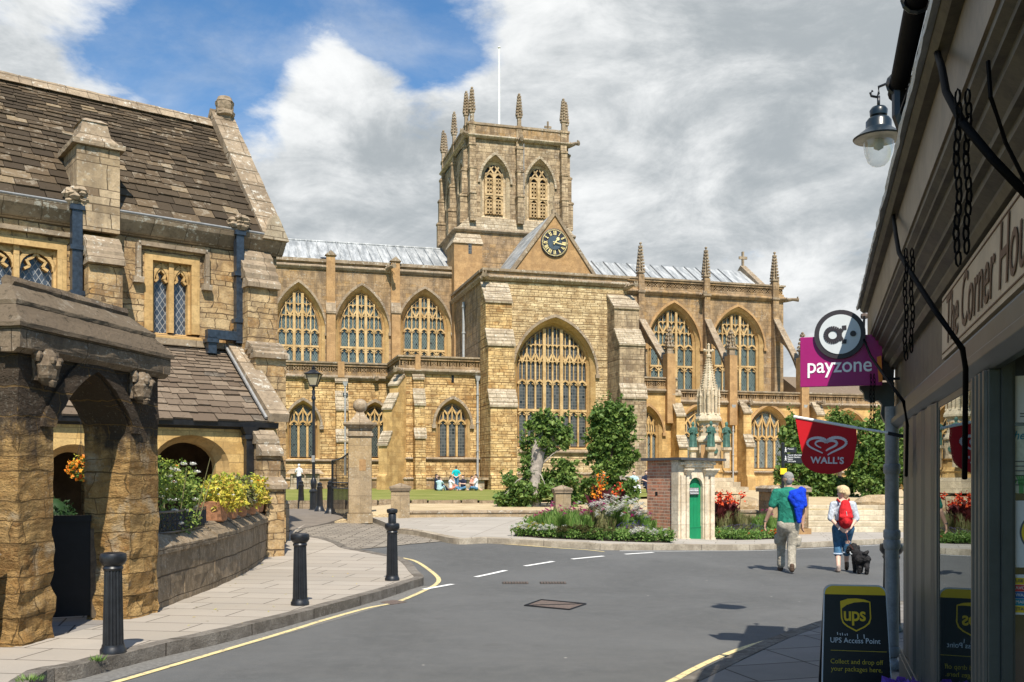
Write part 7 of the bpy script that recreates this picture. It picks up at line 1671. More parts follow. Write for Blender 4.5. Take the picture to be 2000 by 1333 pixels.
# posters behind the second window
paper = plain('white_paper', (.68, .68, .68), .8, .04); ptxt = plain('grey_print', (.12, .12, .13), .8); yel = plain('poster_yellow', (.72, .52, .03), .7, .05)
def poster(px0, py0, py1, w_, label, base=paper):
    a = RF.uv(px0, py0, -.004); b_ = RF.uv(px0, py1, -.004); w0_ = RF.o+RF.x*a[0]+RF.y*-.004; o = Vector((w0_.x, w0_.y, a[1])); a = (0, 0, a[1]); b_ = (0, 0, b_[1])
    t = empty('poster', o, RF.a, label, 'poster'); k_ = .62; t.scale = (k_, 1, k_); h_ = (a[2]-b_[2])/k_; MB().box(0, w_, 0, .003, -h_, 0).build('sheet', base, t); return t, h_, w_
green1 = plain('print_green', (.12, .35, .12), .8); teal = plain('print_teal', (.02, .25, .35), .8); redp = plain('print_red', (.5, .05, .05), .8); navy = plain('print_blue', (.03, .12, .35), .8)
t, h_, w_ = poster(1974, 735, 826, .34, 'white notice with a teal photo, topmost in the shop window'); text('Art', .035, (.10, -.002, -.05), ptxt, t); text('At Home', .03, (.08, -.002, -.10), ptxt, t); MB().box(.08, .26, -.003, 0, -h_*.72, -h_*.42).build('photo_print', teal, t); MB().box(.05, .3, -.003, 0, -h_*.82, -h_*.80).box(.05, .28, -.003, 0, -h_*.88, -h_*.86).build('print_lines', ptxt, t)
t, h_, w_ = poster(1962, 833, 964, .34, 'cream poster with colourful raised hands in the shop window', plain('cream_paper', (.58, .60, .50), .8)); text('Sherborne', .075, (.02, -.002, -.08), teal, t, shear=.3, sx=.8); text('Kindness', .06, (.14, -.002, -.14), green1, t, shear=.3, sx=.8); m = MB()
for i in range(6): m.box(.03, .03+.27*(1-.3*(i % 3 == 2)), -.003, 0, -.215-i*.028, -.209-i*.028)
m.build('print_lines', ptxt, t)
for i, (x, c_, hh) in enumerate(((.04, green1, .08), (.09, green1, .11), (.15, redp, .16), (.20, teal, .15), (.26, green1, .19), (.31, redp, .14))):
    m = MB().box(x-.012, x+.012, -.003, 0, -h_, -h_+hh*.6); m.bar((x, -h_+hh*.5), (x, -h_+hh*.75), .035, -.003, 0)
    for e in range(-2, 3): m.bar((x+e*.007, -h_+hh*.7), (x+e*.013, -h_+hh), .007, -.003, 0)
    m.build('hand_print', c_, t)
t, h_, w_ = poster(1964, 978, 1108, .34, 'white sheet with a round yellow keep your distance symbol'); m = MB(); 
for r_, y_, c_, nm in ((.125, -.002, ptxt, 'ring'), (.115, -.004, yel, 'yellow_disc')):
    q = MB().lathe([(r_, 0), (r_, .001)], 32); q.v = [(.20+x, y_-z, -.19+y) for x, y, z in q.v]; q.build(nm, c_, t)
text('Please Keep', .034, (.12, -.006, -.125), ptxt, t); text('Your Distance', .034, (.105, -.006, -.16), ptxt, t); text('2m', .034, (.175, -.006, -.20), ptxt, t)
m = MB(); x = .115; m.bar((x, -.20), (x, -.245), .022, -.007, -.005); m.bar((x-.006, -.245), (x-.006, -.285), .009, -.007, -.005); m.bar((x+.006, -.245), (x+.006, -.285), .009, -.007, -.005); m.bar((x, -.185), (x, -.197), .014, -.007, -.005); m.bar((.145, -.225), (.26, -.225), .006, -.007, -.005); m.bar((.145, -.225), (.158, -.215), .006, -.007, -.005); m.bar((.145, -.225), (.158, -.235), .006, -.007, -.005); m.build('distance_symbol', ptxt, t)
t, h_, w_ = poster(1970, 1122, 1200, .30, 'small framed sheet of coloured health advice bands, lowest in the window'); b4 = h_/4.6
for i, (c_, s1_) in enumerate(((yel, 'USE CAUTION'), (redp, 'AVOID TOUCHING'), (navy, 'WASH HANDS'), (teal, 'MAINTAIN DISTANCE'), (yel, 'STAY SAFE'))):
    z = -.02-i*(h_-.03)/5; MB().box(.02, .28, -.003, 0, z-(h_-.03)/5+.003, z).build('colour_band', c_, t); text(s1_, .026, (.035, -.005, z-.026), ptxt if c_ is yel else paper, t)
# ---- hanging signs (they face along the street, square to the front)
nA = math.atan2(-.298, .9546)   # direction of the sign's own x axis, away from the camera's left toward the shop
def face(px, py, z): return P(px, py, z)
so = P(1563, 757, 8.25); S2 = 8.25/F
t = empty('payment_sign', so, nA, 'magenta projecting shop sign with a round grey logo, payzone', 'sign'); W2 = 147*S2*1.02; Hh = 97*S2
mag = plain('magenta_sign_plastic', (.30, .005, .13), .35, .05, spec=.5); dk = plain('sign_charcoal', (.035, .03, .035), .4, .05); lg = plain('sign_light_grey', (.56, .60, .63), .4, .04); wl = plain('white_sign_letter', (.85, .85, .87), .4, .02)
MB().box(0, W2, -.02, .02, 0, Hh).build('panel', mag, t, bev=.004)
def disc(c, r_, y0, y1, m, nm, n=40, squ=1): q = MB().lathe([(r_, 0), (r_, y1-y0)], n); q.v = [(c[0]+x*squ, y0+z, c[1]+y) for x, y, z in q.v]; return q.build(nm, m, t)
cc = (73*S2, Hh+2*S2); disc(cc, 47*S2, -.045, .045, dk, 'logo_disc'); disc(cc, 38*S2, -.050, -.0455, lg, 'logo_face')
g = MB(); r1 = 12.5*S2; ax_, az_ = cc[0]-13*S2, cc[1]-1*S2
g.poly([(ax_+math.cos(a)*r1, az_+math.sin(a)*r1) for a in [j*math.pi/12 for j in range(24)]], 9*S2, -.0555, -.0505, True)
g.poly([(cc[0]+3*S2+math.cos(a)*14*S2*.9+9*S2, az_+math.sin(a)*13*S2) for a in [math.pi*.72+j*math.pi*.56/10 for j in range(11)]], 8*S2, -.0553, -.0507); g.bar((cc[0]+4*S2, az_+13*S2), (cc[0]+12*S2, az_+13.5*S2), 8*S2, -.0551, -.0508); g.bar((cc[0]+4*S2, az_-13*S2), (cc[0]+12*S2, az_-13.5*S2), 8*S2, -.0551, -.0508)
g.build('logo_mark', dk, t); disc((cc[0]+24*S2, az_+1*S2), 5.5*S2, -.056, -.0505, dk, 'logo_dot', 16)
text('payzone', 41*S2, (12*S2, -.023, 27*S2), wl, t, .002, off=.0015, sx=.90, sp=.98)
MB().tube([(W2-.02, 0, Hh), (W2+.12, 0, Hh+.04)], .012, 6).tube([(W2-.02, 0, .05), (W2+.14, 0, .05)], .012, 6).build('wall_bracket', iron, t)
m = MB(); orr = plain('orange_ribbon', (.75, .22, .03), .6, .1); m.hexa([(W2-.03, -.05, .02), (W2+.0, -.05, .03), (W2+.0, -.045, .03), (W2-.03, -.045, .02), (W2-.045, -.05, .23), (W2-.01, -.05, .24), (W2-.01, -.045, .24), (W2-.045, -.045, .23)]); m.build('orange_ribbon', orr, t)
# red pennant
fz = 7.6; fo = P(1551, 815, fz); S3 = fz/F; t = empty('ice_cream_pennant', fo, nA, "red pennant with a white double heart logo, WALL'S, on a white pole", 'pennant')
X3 = lambda px: (px-1551)*S3*1.0; Z3 = lambda py: (815-py)*S3
out_ = [(X3(1553), Z3(815)), (X3(1560), Z3(856)), (X3(1566), Z3(885))]+[(X3(1613+math.cos(a)*49), Z3(893-math.sin(a)*33.5)) for a in [math.pi*1.03+j*(math.pi*.94)/12 for j in range(13)]]+[(X3(1667), Z3(860)), (X3(1665), Z3(836))]
n = len(out_); rows = MB(); rows.sheet([out_], 0); rows.sheet([out_], .004); rows.ring(out_, 0, out_, .004)
redf = plain('red_flag_fabric', (.50, .004, .012), .6, .08, 3, .2, spec=.3)
fl = rows.build('flag', redf, t); 
MB().tube([(X3(1550), 0, Z3(814)), (X3(1667), 0, Z3(838))], .011, 8).tube([(X3(1667), 0, Z3(838)), (X3(1726), 0, Z3(850)+.005)], .009, 8).build('pole', whitep, t)
MB().tube([(X3(1722), 0, Z3(849)), (X3(1762), 0, Z3(858))], .014, 8).build('pole_socket', iron, t)
pinkw = plain('pinkish_white_print', (.72, .62, .66), .5, .03)
def heart(cx_, cz_, s, n=26, a0=.0, a1=1.0):
    pts = []
    for j in range(n+1):
        q = 2*math.pi*(a0+(a1-a0)*j/n); x = 16*math.sin(q)**3; y = 13*math.cos(q)-5*math.cos(2*q)-2*math.cos(3*q)-math.cos(4*q); pts.append((cx_+x*s, cz_+y*s*.56))
    return pts
hc_ = (X3(1611.5), Z3(871)); m = MB()
def taper(pts, w0, w1):
    k_ = len(pts)
    for i in range(k_-1): f = i/(k_-1); w_ = w0+(w1-w0)*math.sin(f*math.pi); m.bar(pts[i], pts[i+1], w_*1.05, -.006, -.001)
taper(heart(*hc_, 2.25*S3, 40, -.40, .44), 2.2*S3, 5.5*S3); taper(heart(hc_[0]-1*S3, hc_[1]+1.0*S3, 1.25*S3, 34, -.36, .50), 2*S3, 5.0*S3)
m.build('heart_logo', pinkw, t)
o = text("WALL'S", 17.5*S3, (X3(1582), -.006, Z3(905)), pinkw, t, .0015, off=.0022, sx=1.0, sp=1.06); o.rotation_euler = (math.pi/2, R(1.5), 0)
# street lantern on the far corner
lz = 9.0; lo = P(1716, 240, lz); t = empty('hanging_lantern', lo, 0, 'dark enamelled lantern with a clear glass bowl hanging above the shop corner', 'lantern'); s = lz/F
lamp = plain('dark_enamel', (.010, .018, .024), .3, .2, spec=.5); inn = plain('white_enamel_inside', (.55, .50, .42), .5, .2)
MB().lathe([(13*s*3.6, -32*s), (13*s*3.7, -30*s), (27*s, -14*s), (24*s, -10*s), (24*s, 2*s), (20*s, 8*s), (0, 10*s)], 28).build('shade', lamp, t, smooth='auto')
MB().lathe([(13*s*3.5, -32.5*s), (26*s, -17*s), (5*s, -15*s)], 28).build('shade_lining', inn, t, smooth='auto')
MB().lathe([(9*s, 8*s), (16*s, 14*s), (17*s, 24*s), (13*s, 30*s), (4*s, 33*s)], 20).build('gallery_cap', lamp, t, smooth='auto')
m = MB(); m.tube([(-12*s, 0, 62*s), (-16*s, 0, 58*s), (-14*s, 0, 52*s), (-4*s, 0, 50*s), (0, 0, 56*s), (0, 0, 70*s), (30*s, .0, 82*s), (75*s, .05, 84*s)], 2.6*s, 7); m.tube([(0, 0, 52*s), (0, 0, 30*s)], 3*s, 7); m.build('hanging_bracket', iron, t, smooth=True)
gm_, gt_, go_ = newmat('clear_lamp_glass'); 
fr = gt_.n('ShaderNodeLayerWeight', None, Blend=.35).outputs['Facing']; gg = gt_.n('ShaderNodeBsdfGlossy', None, Color=(1, 1, 1), Roughness=.05); tt = gt_.n('ShaderNodeBsdfTransparent', None, Color=(.88, .9, .9)); mx = gt_.n('ShaderNodeMixShader', None, _0=gt_.math('MULTIPLY', fr, .55)); gt_.L.new(tt.outputs[0], mx.inputs[1]); gt_.L.new(gg.outputs[0], mx.inputs[2]); gt_.L.new(mx.outputs[0], go_.inputs[0])
MB().lathe([(29*s, -25*s), (29*s, -40*s), (26*s, -60*s), (20*s, -76*s), (12*s, -84*s), (.5*s, -87*s)], 24).build('glass_bowl', gm_, t, smooth=True)
MB().lathe([(6*s, -16*s), (7*s, -30*s), (10*s, -40*s), (9*s, -50*s), (0, -55*s)], 12).build('bulb', inn, t, smooth=True)
# ---- folding pavement sign
az = 6.7; ao = P(1669, HZ, az); t = empty('pavement_sign', (ao.x, ao.y, .12), nA+R(6), 'black folding pavement sign with yellow top, UPS Access Point', 'sign'); s = az/F
tip = EYE-(1141-HZ)*s-.12; Wt, Wb = 58*s, 66*s
upy = plain('sign_yellow', (.80, .50, .02), .45, .04); upb = plain('sign_black', (.012, .010, .010), .35, .1, spec=.4); edge_ = plain('white_sign_edge', (.6, .6, .6), .5, .03)
lean = .13
def aface(sgn, nm):
    r_ = empty(nm, (0, 0, 0)); return r_
def outline(sc_=1.0, z0=.0, z1=None):
    z1 = z1 or tip; r_ = .055; L = [(-Wb*sc_, z0)]+[(-Wt*sc_+r_*(1-math.cos(a)), z1-r_+r_*math.sin(a)) for a in [j*math.pi/12 for j in range(7)]]; return L+[(-x, z) for x, z in reversed(L)]
for sgn, nm in ((1, 'front_board'), (-1, 'rear_board')):
    o1 = outline(1.0); b = MB(); b.sheet([o1], -.012); b.sheet([o1], .012); b.ring(o1, -.012, o1, .012)
    ob_ = b.build(nm, edge_ if sgn > 0 else upb, t); ob_.rotation_euler = (-lean*sgn, 0, 0); ob_.location = (0, -math.sin(lean)*tip*sgn, 0)
    if sgn > 0: fb = ob_
o1 = outline(.972, .0, tip-.008); MB().sheet([o1], -.0135).build('black_face', upb, fb)
zy = tip-19*s; o2 = [(p[0], p[1]) for p in o1 if p[1] > zy]; xw = Wt*.978; MB().sheet([[(-xw, zy)]+o2+[(xw, zy)]], -.0150).build('yellow_band', upy, fb)
C = lambda px, py: ((px-1666)*s, tip-(py-1141)*s)
def ply(L, m, nm, y=-.0155): MB().sheet([[C(*p) for p in L]], y).build(nm, m, fb)
shl = [(1638, 1173), (1652, 1168), (1668, 1167), (1684, 1169), (1694, 1173), (1695, 1205), (1692, 1215), (1684, 1222), (1667, 1231), (1650, 1222), (1642, 1215), (1639, 1205)]
ply(shl, upy, 'shield'); inner_ = [(1641, 1187), (1650, 1180), (1664, 1175), (1680, 1173.5), (1692, 1174.5), (1692.5, 1205), (1689, 1213.5), (1682, 1220), (1667, 1228), (1652, 1220), (1644, 1213), (1641.5, 1205)]
ply(inner_, upb, 'shield_field', -.0165)
x_, z_ = C(1643, 1210); text('ups', 38*s, (x_, -.0175, z_), upy, fb, .0008, off=.0022, sx=.86, sp=.92)
wh_ = plain('sign_white_print', (.70, .70, .70), .5, .02); yl_ = plain('sign_dull_gold_print', (.55, .38, .03), .5, .02)
x_, z_ = C(1618, 1253); text('UPS Access Point', 14.3*s, (x_, -.0155, z_), wh_, fb, .0006, sx=.91)
x_, z_ = C(1618, 1293); text('Collect and drop off', 13.2*s, (x_, -.0155, z_), yl_, fb, .0006, sx=.89)
x_, z_ = C(1619, 1307); text('your packages here.', 13.2*s, (x_, -.0155, z_), yl_, fb, .0006, sx=.89)
m = MB(); a, b_ = C(1619, 1268), C(1722, 1268); m.bar(a, b_, 1.0*s, -.016, -.0135); m.build('dividing_line', yl_, fb)
m = MB()
for px, py, h_ in ((1632, 1233, 5), (1637, 1235, 4), (1641, 1234, 5), (1646, 1236, 3), (1650, 1235, 4), (1669, 1236, 9), (1681, 1236, 8)): a = C(px, py); m.bar((a[0], a[1]), (a[0]+.002, a[1]-h_*s), .0045, -.016, -.0135)
m.build('paint_scratches', wh_, fb)
# flower tub by the door, only its blossoms show
p = P(1768, 1415, 5.9); t = empty('flower_tub', (p.x, p.y, .12), 0, 'tub of purple and pink petunias at the foot of the shop front', 'flower tub'); MB().lathe([(.12, 0), (.16, .2), (.17, .22)], 14).build('tub', blackwood, t); leaves(MB(), 200, in_blobs([((0, 0, .22), (.12, .12, .06))]), .06).build('foliage', leafbed, t); leaves(MB(), 260, in_blobs([((.0, 0, .26), (.10, .10, .06))], .8), .07, aspect=1).build('purple_flowers', petv, t); leaves(MB(), 40, in_blobs([((-.14, 0, .24), (.04, .05, .04))], .8), .06, aspect=1).build('pink_flowers', petp, t)
# ================================================================ PEOPLE AND DOG
skin = plain('skin', (.55, .32, .22), .55, .12, 9, .1); skinp = plain('pale_skin', (.66, .42, .32), .55, .1, 9, .1); skind = plain('tanned_skin', (.38, .19, .12), .55, .12, 9, .1)
def cloth(name, c, fold=.9, sc_=11): 
    m, t, o = newmat(name); v = oc(t); n = t.noise(v, sc_, 4, .6, 1.2); n2 = t.noise(v, 160, 2)
    finish(t, o, t.mix(t.ramp(n, .3, .7), tuple(x*.72 for x in c), tuple(min(1, x*1.18) for x in c)), .85, t.math('ADD', n, t.math('MULTIPLY', n2, .1)), fold, .03, .2); return m
def cap(m, p, r, q, s, sq=(1, 1), n=12):
    """tapered capsule from p (radius r) to q (radius s); sq squashes it in world x / y"""
    p, q = Vector(p), Vector(q); d = (q-p); L = d.length or 1e-6; d = d/L; a = d.cross(Vector((0, 1, 0)) if abs(d.y) < .9 else Vector((1, 0, 0))).normalized(); c = a.cross(d)
    rings = [(-.96, .28), (-.8, .6), (-.5, .866), (-.2, .98)]; R_ = [(p+d*t*r, r*k) for t, k in rings]+[(p, r), (p.lerp(q, .33), r+(s-r)*.33), (p.lerp(q, .66), r+(s-r)*.66), (q, s)]+[(q-d*t*s, s*k) for t, k in reversed(rings)]
    b = len(m.v); mid = (p+q)/2
    for o, rad in R_:
        for j in range(n):
            t = 2*math.pi*j/n; w_ = a*math.cos(t)*rad+c*math.sin(t)*rad; m.v.append((o.x+w_.x*sq[0], o.y+w_.y*sq[1], o.z+w_.z))
    k = len(R_)
    for i in range(k-1):
        for j in range(n): m.f.append((b+i*n+j, b+i*n+(j+1) % n, b+(i+1)*n+(j+1) % n, b+(i+1)*n+j))
    m.f.append(tuple(b+j for j in reversed(range(n)))); m.f.append(tuple(b+(k-1)*n+j for j in range(n))); return m
def fused(name, m, mat_, parent, vox=.012, sm_=6):
    o = m.build(name, mat_, parent); r_ = o.modifiers.new('r', 'REMESH'); r_.mode = 'VOXEL'; r_.voxel_size = vox; r_.use_smooth_shade = True
    s_ = o.modifiers.new('s', 'SMOOTH'); s_.factor = .5; s_.iterations = sm_; return o
def chainc(m, pts, rs, sq=(1, 1)):
    for i in range(len(pts)-1): cap(m, pts[i], rs[i], pts[i+1], rs[i+1], sq)
def hand(m, wrist, d, side, s=1.0, curl=.5, out=(0, 0, 0)):
    """palm, four unequal curled fingers and a thumb off the palm's side; d = direction from the forearm, side = thumb side"""
    w_ = Vector(wrist); d = Vector(d).normalized(); th_ = Vector(side).normalized(); th_ = (th_-d*th_.dot(d)).normalized(); nrm = d.cross(th_).normalized()
    pc = w_+d*.045*s; 
    for k in (-1, 0, 1): cap(m, w_+d*.01*s+th_*k*.018*s, .016*s, w_+d*.085*s+th_*k*.026*s, .014*s)
    for k, L in enumerate((.068, .078, .073, .056)):
        b = w_+d*.088*s+th_*(.030-.020*k)*s; k1 = b+(d+nrm*.25*curl).normalized()*L*.5*s; k2 = k1+(d*.6+nrm*.9*curl+d*(1-curl)*.5).normalized()*L*.36*s; k3 = k2+(d*(.2+1-curl)+nrm*curl).normalized()*L*.26*s; chainc(m, [b, k1, k2, k3], [.0095*s, .0088*s, .008*s, .007*s])
    b = w_+d*.022*s+th_*.030*s; chainc(m, [b, b+(d*.6+th_*.75).normalized()*.036*s, b+(d*.8+th_*.55).normalized()*.064*s+nrm*.012*s], [.013*s, .011*s, .009*s])
def head(m, c, s=1.0, yaw=0.0):
    """head with face toward +y turned by yaw; returns a function mapping head space to person space"""
    c = Vector(c); cy, sy = math.cos(yaw), math.sin(yaw); T_ = lambda x, y, z: (c.x+(x*cy-y*sy)*s, c.y+(x*sy+y*cy)*s, c.z+z*s)
    cap(m, T_(0, -.012, .028), .086*s, T_(0, -.025, .02), .090*s, n=16); cap(m, T_(0, .02, .0), .074*s, T_(0, .035, -.045), .056*s); cap(m, T_(0, .05, -.075), .034*s, T_(0, .052, -.085), .030*s)
    cap(m, T_(0, .088, .012), .010*s, T_(0, .108, -.018), .0135*s); cap(m, T_(-.03, .078, .034), .013*s, T_(.03, .078, .034), .013*s)      # nose, brow
    cap(m, T_(-.022, .082, -.048), .008*s, T_(.022, .082, -.048), .008*s); cap(m, T_(-.018, .081, -.059), .009*s, T_(.018, .081, -.059), .009*s)   # lips
    for e in (-1, 1): cap(m, T_(e*.083, -.012, .018), .014*s, T_(e*.086, -.016, -.012), .010*s); cap(m, T_(e*.045, .055, -.012), .022*s, T_(e*.04, .05, -.03), .02*s)
    cap(m, T_(0, -.022, -.05), .052*s, T_(0, -.03, -.15), .056*s); return T_
def eyes(parent, T_, s=1.0):
    for e in (-1, 1):
        c = Vector(T_(e*.031, .079, .012)); MB().lathe([(.0, -.007*s), (.007*s, 0), (0, .007*s)], 8, c).build('eye', dk, parent, smooth=True)
# ---- walking man in the green shirt, seen from behind
mo = gp(1533, 1117); mo = Vector((mo.x, 17.3, 0)); man = empty('person', mo, R(-13), 'grey haired man in a green T-shirt and stone cargo trousers walking away', 'person')
fm = 1.0
b = MB(); T_ = head(b, (0, .06, 1.655), 1.06, .12)
chainc(b, [(0, 0, .98), (0, 0, 1.18), (0, .0, 1.36), (0, .02, 1.42)], [.145, .138, .155, .10], (1.05, .72))
Ls, Le, Lw = (-.205, .0, 1.42), (-.305, -.02, 1.13), (-.395, .06, .90); Rs, Re, Rw = (.205, .0, 1.42), (.255, -.03, 1.12), (.235, -.02, .885)
chainc(b, [(0, 0, 1.40), Ls, Le, Lw], [.10, .062, .046, .030]); chainc(b, [(0, 0, 1.40), Rs, Re, Rw], [.10, .062, .046, .030])
hand(b, Lw, (-.12, .12, -1), (.2, 1, 0), 1.0, .6); hand(b, Rw, (-.02, -.02, -1), (-.3, 1, 0), 1.0, .75)
Lk, La = (-.115, .26, .50), (-.115, .33, .11); Rk, Ra = (.055, .02, .47), (.05, -.12, .10)
chainc(b, [(-.085, 0, .93), Lk, La], [.095, .06, .045]); chainc(b, [(.085, 0, .93), Rk, Ra], [.095, .06, .045])
fused('body', b, skin, man, .0085, 3); eyes(man, T_)
b = MB(); chainc(b, [(0, 0, .90), (0, -.005, 1.08), (0, 0, 1.26), (0, .0, 1.38), (0, .02, 1.44)], [.182, .170, .180, .160, .085], (1.10, .78)); chainc(b, [(-.02, 0, 1.40), Ls, Vector(Ls).lerp(Vector(Le), .72)], [.11, .088, .074]); chainc(b, [(.02, 0, 1.40), Rs, Vector(Rs).lerp(Vector(Re), .72)], [.11, .088, .074])
fused('t_shirt', b, cloth('green_cotton', (.022, .19, .13)), man, .014, 4)
b = MB(); chainc(b, [(0, 0, .95), (0, -.01, .86)], [.165, .170], (1.06, .80)); chainc(b, [(-.085, -.01, .86), (-.10, .13, .69), Lk, (-.115, .30, .28), (-.115, .32, .13)], [.122, .104, .084, .072, .074]); chainc(b, [(.085, -.01, .86), (.07, .01, .67), Rk, (.05, -.06, .26), (.05, -.11, .12)], [.122, .104, .084, .072, .076])
cap(b, (.175, -.02, .62), .05, (.165, .0, .52), .055); cap(b, (-.20, .14, .64), .045, (-.195, .18, .54), .05)
fused('cargo_trousers', b, cloth('stone_cotton', (.40, .36, .29), .9), man, .013, 3)
def shoe(m, heel, dirv, z=.0, s=1.0, pitch=0.0):
    h_ = Vector(heel); d = Vector(dirv).normalized(); cap(m, h_+Vector((0, 0, .045*s)), .040*s, h_+d*.17*s+Vector((0, 0, .034*s-pitch)), .036*s, (1.12, 1)); cap(m, h_+Vector((0, 0, .045*s)), .042*s, h_+Vector((0, 0, .11*s)), .044*s)
b = MB(); shoe(b, (-.115, .33, 0), (-.12, 1, 0)); fused('left_shoe', b, cloth('brown_suede', (.10, .065, .045)), man, .010, 3); b = MB(); shoe(b, (.05, -.16, .03), (.05, 1, 0), pitch=.02); fused('right_shoe', b, cloth('brown_suede_b', (.10, .065, .045)), man, .010, 3)
b = MB(); hcn = lambda x, y, z: T_(x, y, z); cap(b, T_(0, -.03, .045), .093, T_(0, -.02, .055), .090, n=16); cap(b, T_(0, -.065, .0), .062, T_(0, -.06, -.03), .055); 
hr = fused('hair', b, plain('short_grey_hair', (.24, .23, .22), .9, .4, 60, .8), man, .009, 2)
b = MB(); c_ = [(.03, -.12, 1.45), (.24, -.05, 1.47), (.29, -.10, 1.36), (.27, -.15, 1.18), (.12, -.20, 1.12), (.02, -.17, 1.30)]
for p_, q_, r1, r2 in (((.05, -.10, 1.42), (.24, -.05, 1.46), .055, .065), ((.22, -.10, 1.42), (.26, -.15, 1.22), .070, .055), ((.10, -.14, 1.38), (.20, -.18, 1.16), .070, .05), ((.03, -.13, 1.34), (.13, -.18, 1.20), .055, .05), ((.16, -.15, 1.30), (.19, -.18, 1.00), .085, .035), ((.22, .04, 1.48), (.24, .1, 1.30), .06, .05), ((.13, -.17, 1.15), (.17, -.17, .93), .05, .045)): cap(b, p_, r1, q_, r2)
fused('blue_jacket', b, cloth('bright_blue_jersey', (.006, .045, .52), 1.0, 14), man, .012, 2)
b = MB(); b.tube([Vector(Lw)+Vector((math.cos(t)*.033, math.sin(t)*.033, .015)) for t in [j*math.pi/5 for j in range(11)]], .009, 6); b.build('wrist_watch', iron, man)
# ---- woman with the red rucksack
wo = gp(1631, 1113); wo = Vector((wo.x, 17.5, 0)); wm = empty('person', wo, R(-12), 'short blonde haired woman with red rucksack, grey top and cropped jeans', 'person')
b = MB(); T2 = head(b, (-.0, .05, 1.41), .98, .85)
chainc(b, [(0, 0, .86), (0, 0, 1.0), (0, .0, 1.16), (0, .02, 1.24)], [.14, .12, .135, .085], (1.05, .74))
WLs, WLe, WLw = (-.165, .0, 1.205), (-.225, -.06, .97), (-.075, -.17, .795); WRs, WRe, WRw = (.165, .0, 1.205), (.225, -.06, .97), (.10, -.17, .795)
chainc(b, [(0, 0, 1.19), WLs, WLe, WLw], [.08, .052, .040, .026]); chainc(b, [(0, 0, 1.19), WRs, WRe, WRw], [.08, .052, .040, .026])
hand(b, WLw, (1, -.05, -.55), (.1, -.3, 1), .9, .5); hand(b, WRw, (-1, -.05, -.55), (-.1, -.3, 1), .9, .5)
WLk, WLa = (-.085, .07, .44), (-.09, -.10, .08); WRk, WRa = (.075, .10, .45), (.085, .20, .10)
chainc(b, [(-.085, 0, .82), WLk, WLa], [.09, .055, .036]); cap(b, Vector(WLk).lerp(Vector(WLa), .3), .052, Vector(WLk).lerp(Vector(WLa), .6), .042); chainc(b, [(.085, 0, .82), WRk, WRa], [.09, .055, .036]); cap(b, Vector(WRk).lerp(Vector(WRa), .3), .052, Vector(WRk).lerp(Vector(WRa), .6), .042)
fused('body', b, skinp, wm, .008, 3); eyes(wm, T2)
b = MB(); chainc(b, [(0, 0, .84), (0, 0, .98), (0, 0, 1.12), (0, .02, 1.23)], [.150, .135, .148, .07], (1.08, .80)); chainc(b, [(0, 0, 1.20), WLs, WLe, Vector(WLe).lerp(Vector(WLw), .12)], [.09, .068, .054, .050]); chainc(b, [(0, 0, 1.20), WRs, WRe, Vector(WRe).lerp(Vector(WRw), .12)], [.09, .068, .054, .050])
fused('grey_top', b, cloth('pale_grey_jersey', (.48, .52, .58)), wm, .012, 3)
b = MB(); chainc(b, [(0, 0, .86), (0, -.02, .78)], [.155, .160], (1.06, .86)); chainc(b, [(-.085, -.02, .78), Vector(WLk)+Vector((0, 0, .12)), WLk, (-.085, .02, .33)], [.115, .086, .072, .074]); chainc(b, [(.085, -.02, .78), Vector(WRk)+Vector((0, 0, .12)), WRk, (.078, .13, .34)], [.115, .086, .072, .074])
fused('cropped_jeans', b, cloth('blue_denim', (.05, .13, .23), .8, 14), wm, .012, 3)
b = MB()
for c_, y_, z in ((-.085, .02, .325), (.078, .135, .34)): b.tube([(c_+math.cos(t)*.072, y_+math.sin(t)*.072, z) for t in [j*math.pi/8 for j in range(17)]], .016, 8)
b.build('turn_up', cloth('pale_denim', (.40, .48, .58)), wm, smooth=True)
b = MB(); shoe(b, (-.09, -.13, .0), (-.1, 1, 0), s=.9); fused('left_shoe', b, cloth('beige_trainer', (.42, .33, .28)), wm, .009, 2); b = MB(); shoe(b, (.085, .17, .05), (.1, 1, 0), s=.9, pitch=.05); fused('right_shoe', b, cloth('brown_trainer', (.14, .09, .06)), wm, .009, 2)
b = MB(); cap(b, T2(0, -.035, .045), .098, T2(0, -.01, .062), .094, n=16); cap(b, T2(0, -.075, .0), .070, T2(0, -.06, -.045), .055); cap(b, T2(.03, .03, .10), .055, T2(-.03, .05, .09), .05)
for k in range(14): a = k*.45; cap(b, T2(math.cos(a)*.07, -.02+math.sin(a)*.075, .08), .028, T2(math.cos(a)*.098, -.03+math.sin(a)*.09, .02), .016)
fused('hair', b, plain('short_blonde_hair', (.55, .42, .24), .8, .35, 50, .8), wm, .009, 1)
b = MB(); chainc(b, [(.02, -.15, 1.22), (.02, -.20, 1.08), (.02, -.21, .93), (.02, -.17, .87)], [.085, .120, .125, .10], (1, .72)); cap(b, (-.06, -.27, 1.0), .045, (.10, -.27, 1.0), .045); cap(b, (.02, -.28, .93), .055, (.02, -.28, .90), .05)
rk = fused('rucksack', b, cloth('red_nylon', (.55, .02, .025), .8, 12), wm, .012, 2)
b = MB()
for e in (-1, 1): b.tube([(e*.07, -.13, 1.26), (e*.10, -.02, 1.31), (e*.115, .09, 1.2), (e*.12, .08, 1.0), (e*.10, -.10, .90)], .017, 6)
b.build('strap', cloth('dark_red_webbing', (.35, .015, .02)), rk); MB().tube([(.02, -.30, 1.10), (.035, -.305, 1.0), (.03, -.30, .92)], .004, 5).build('zip', lg, rk)
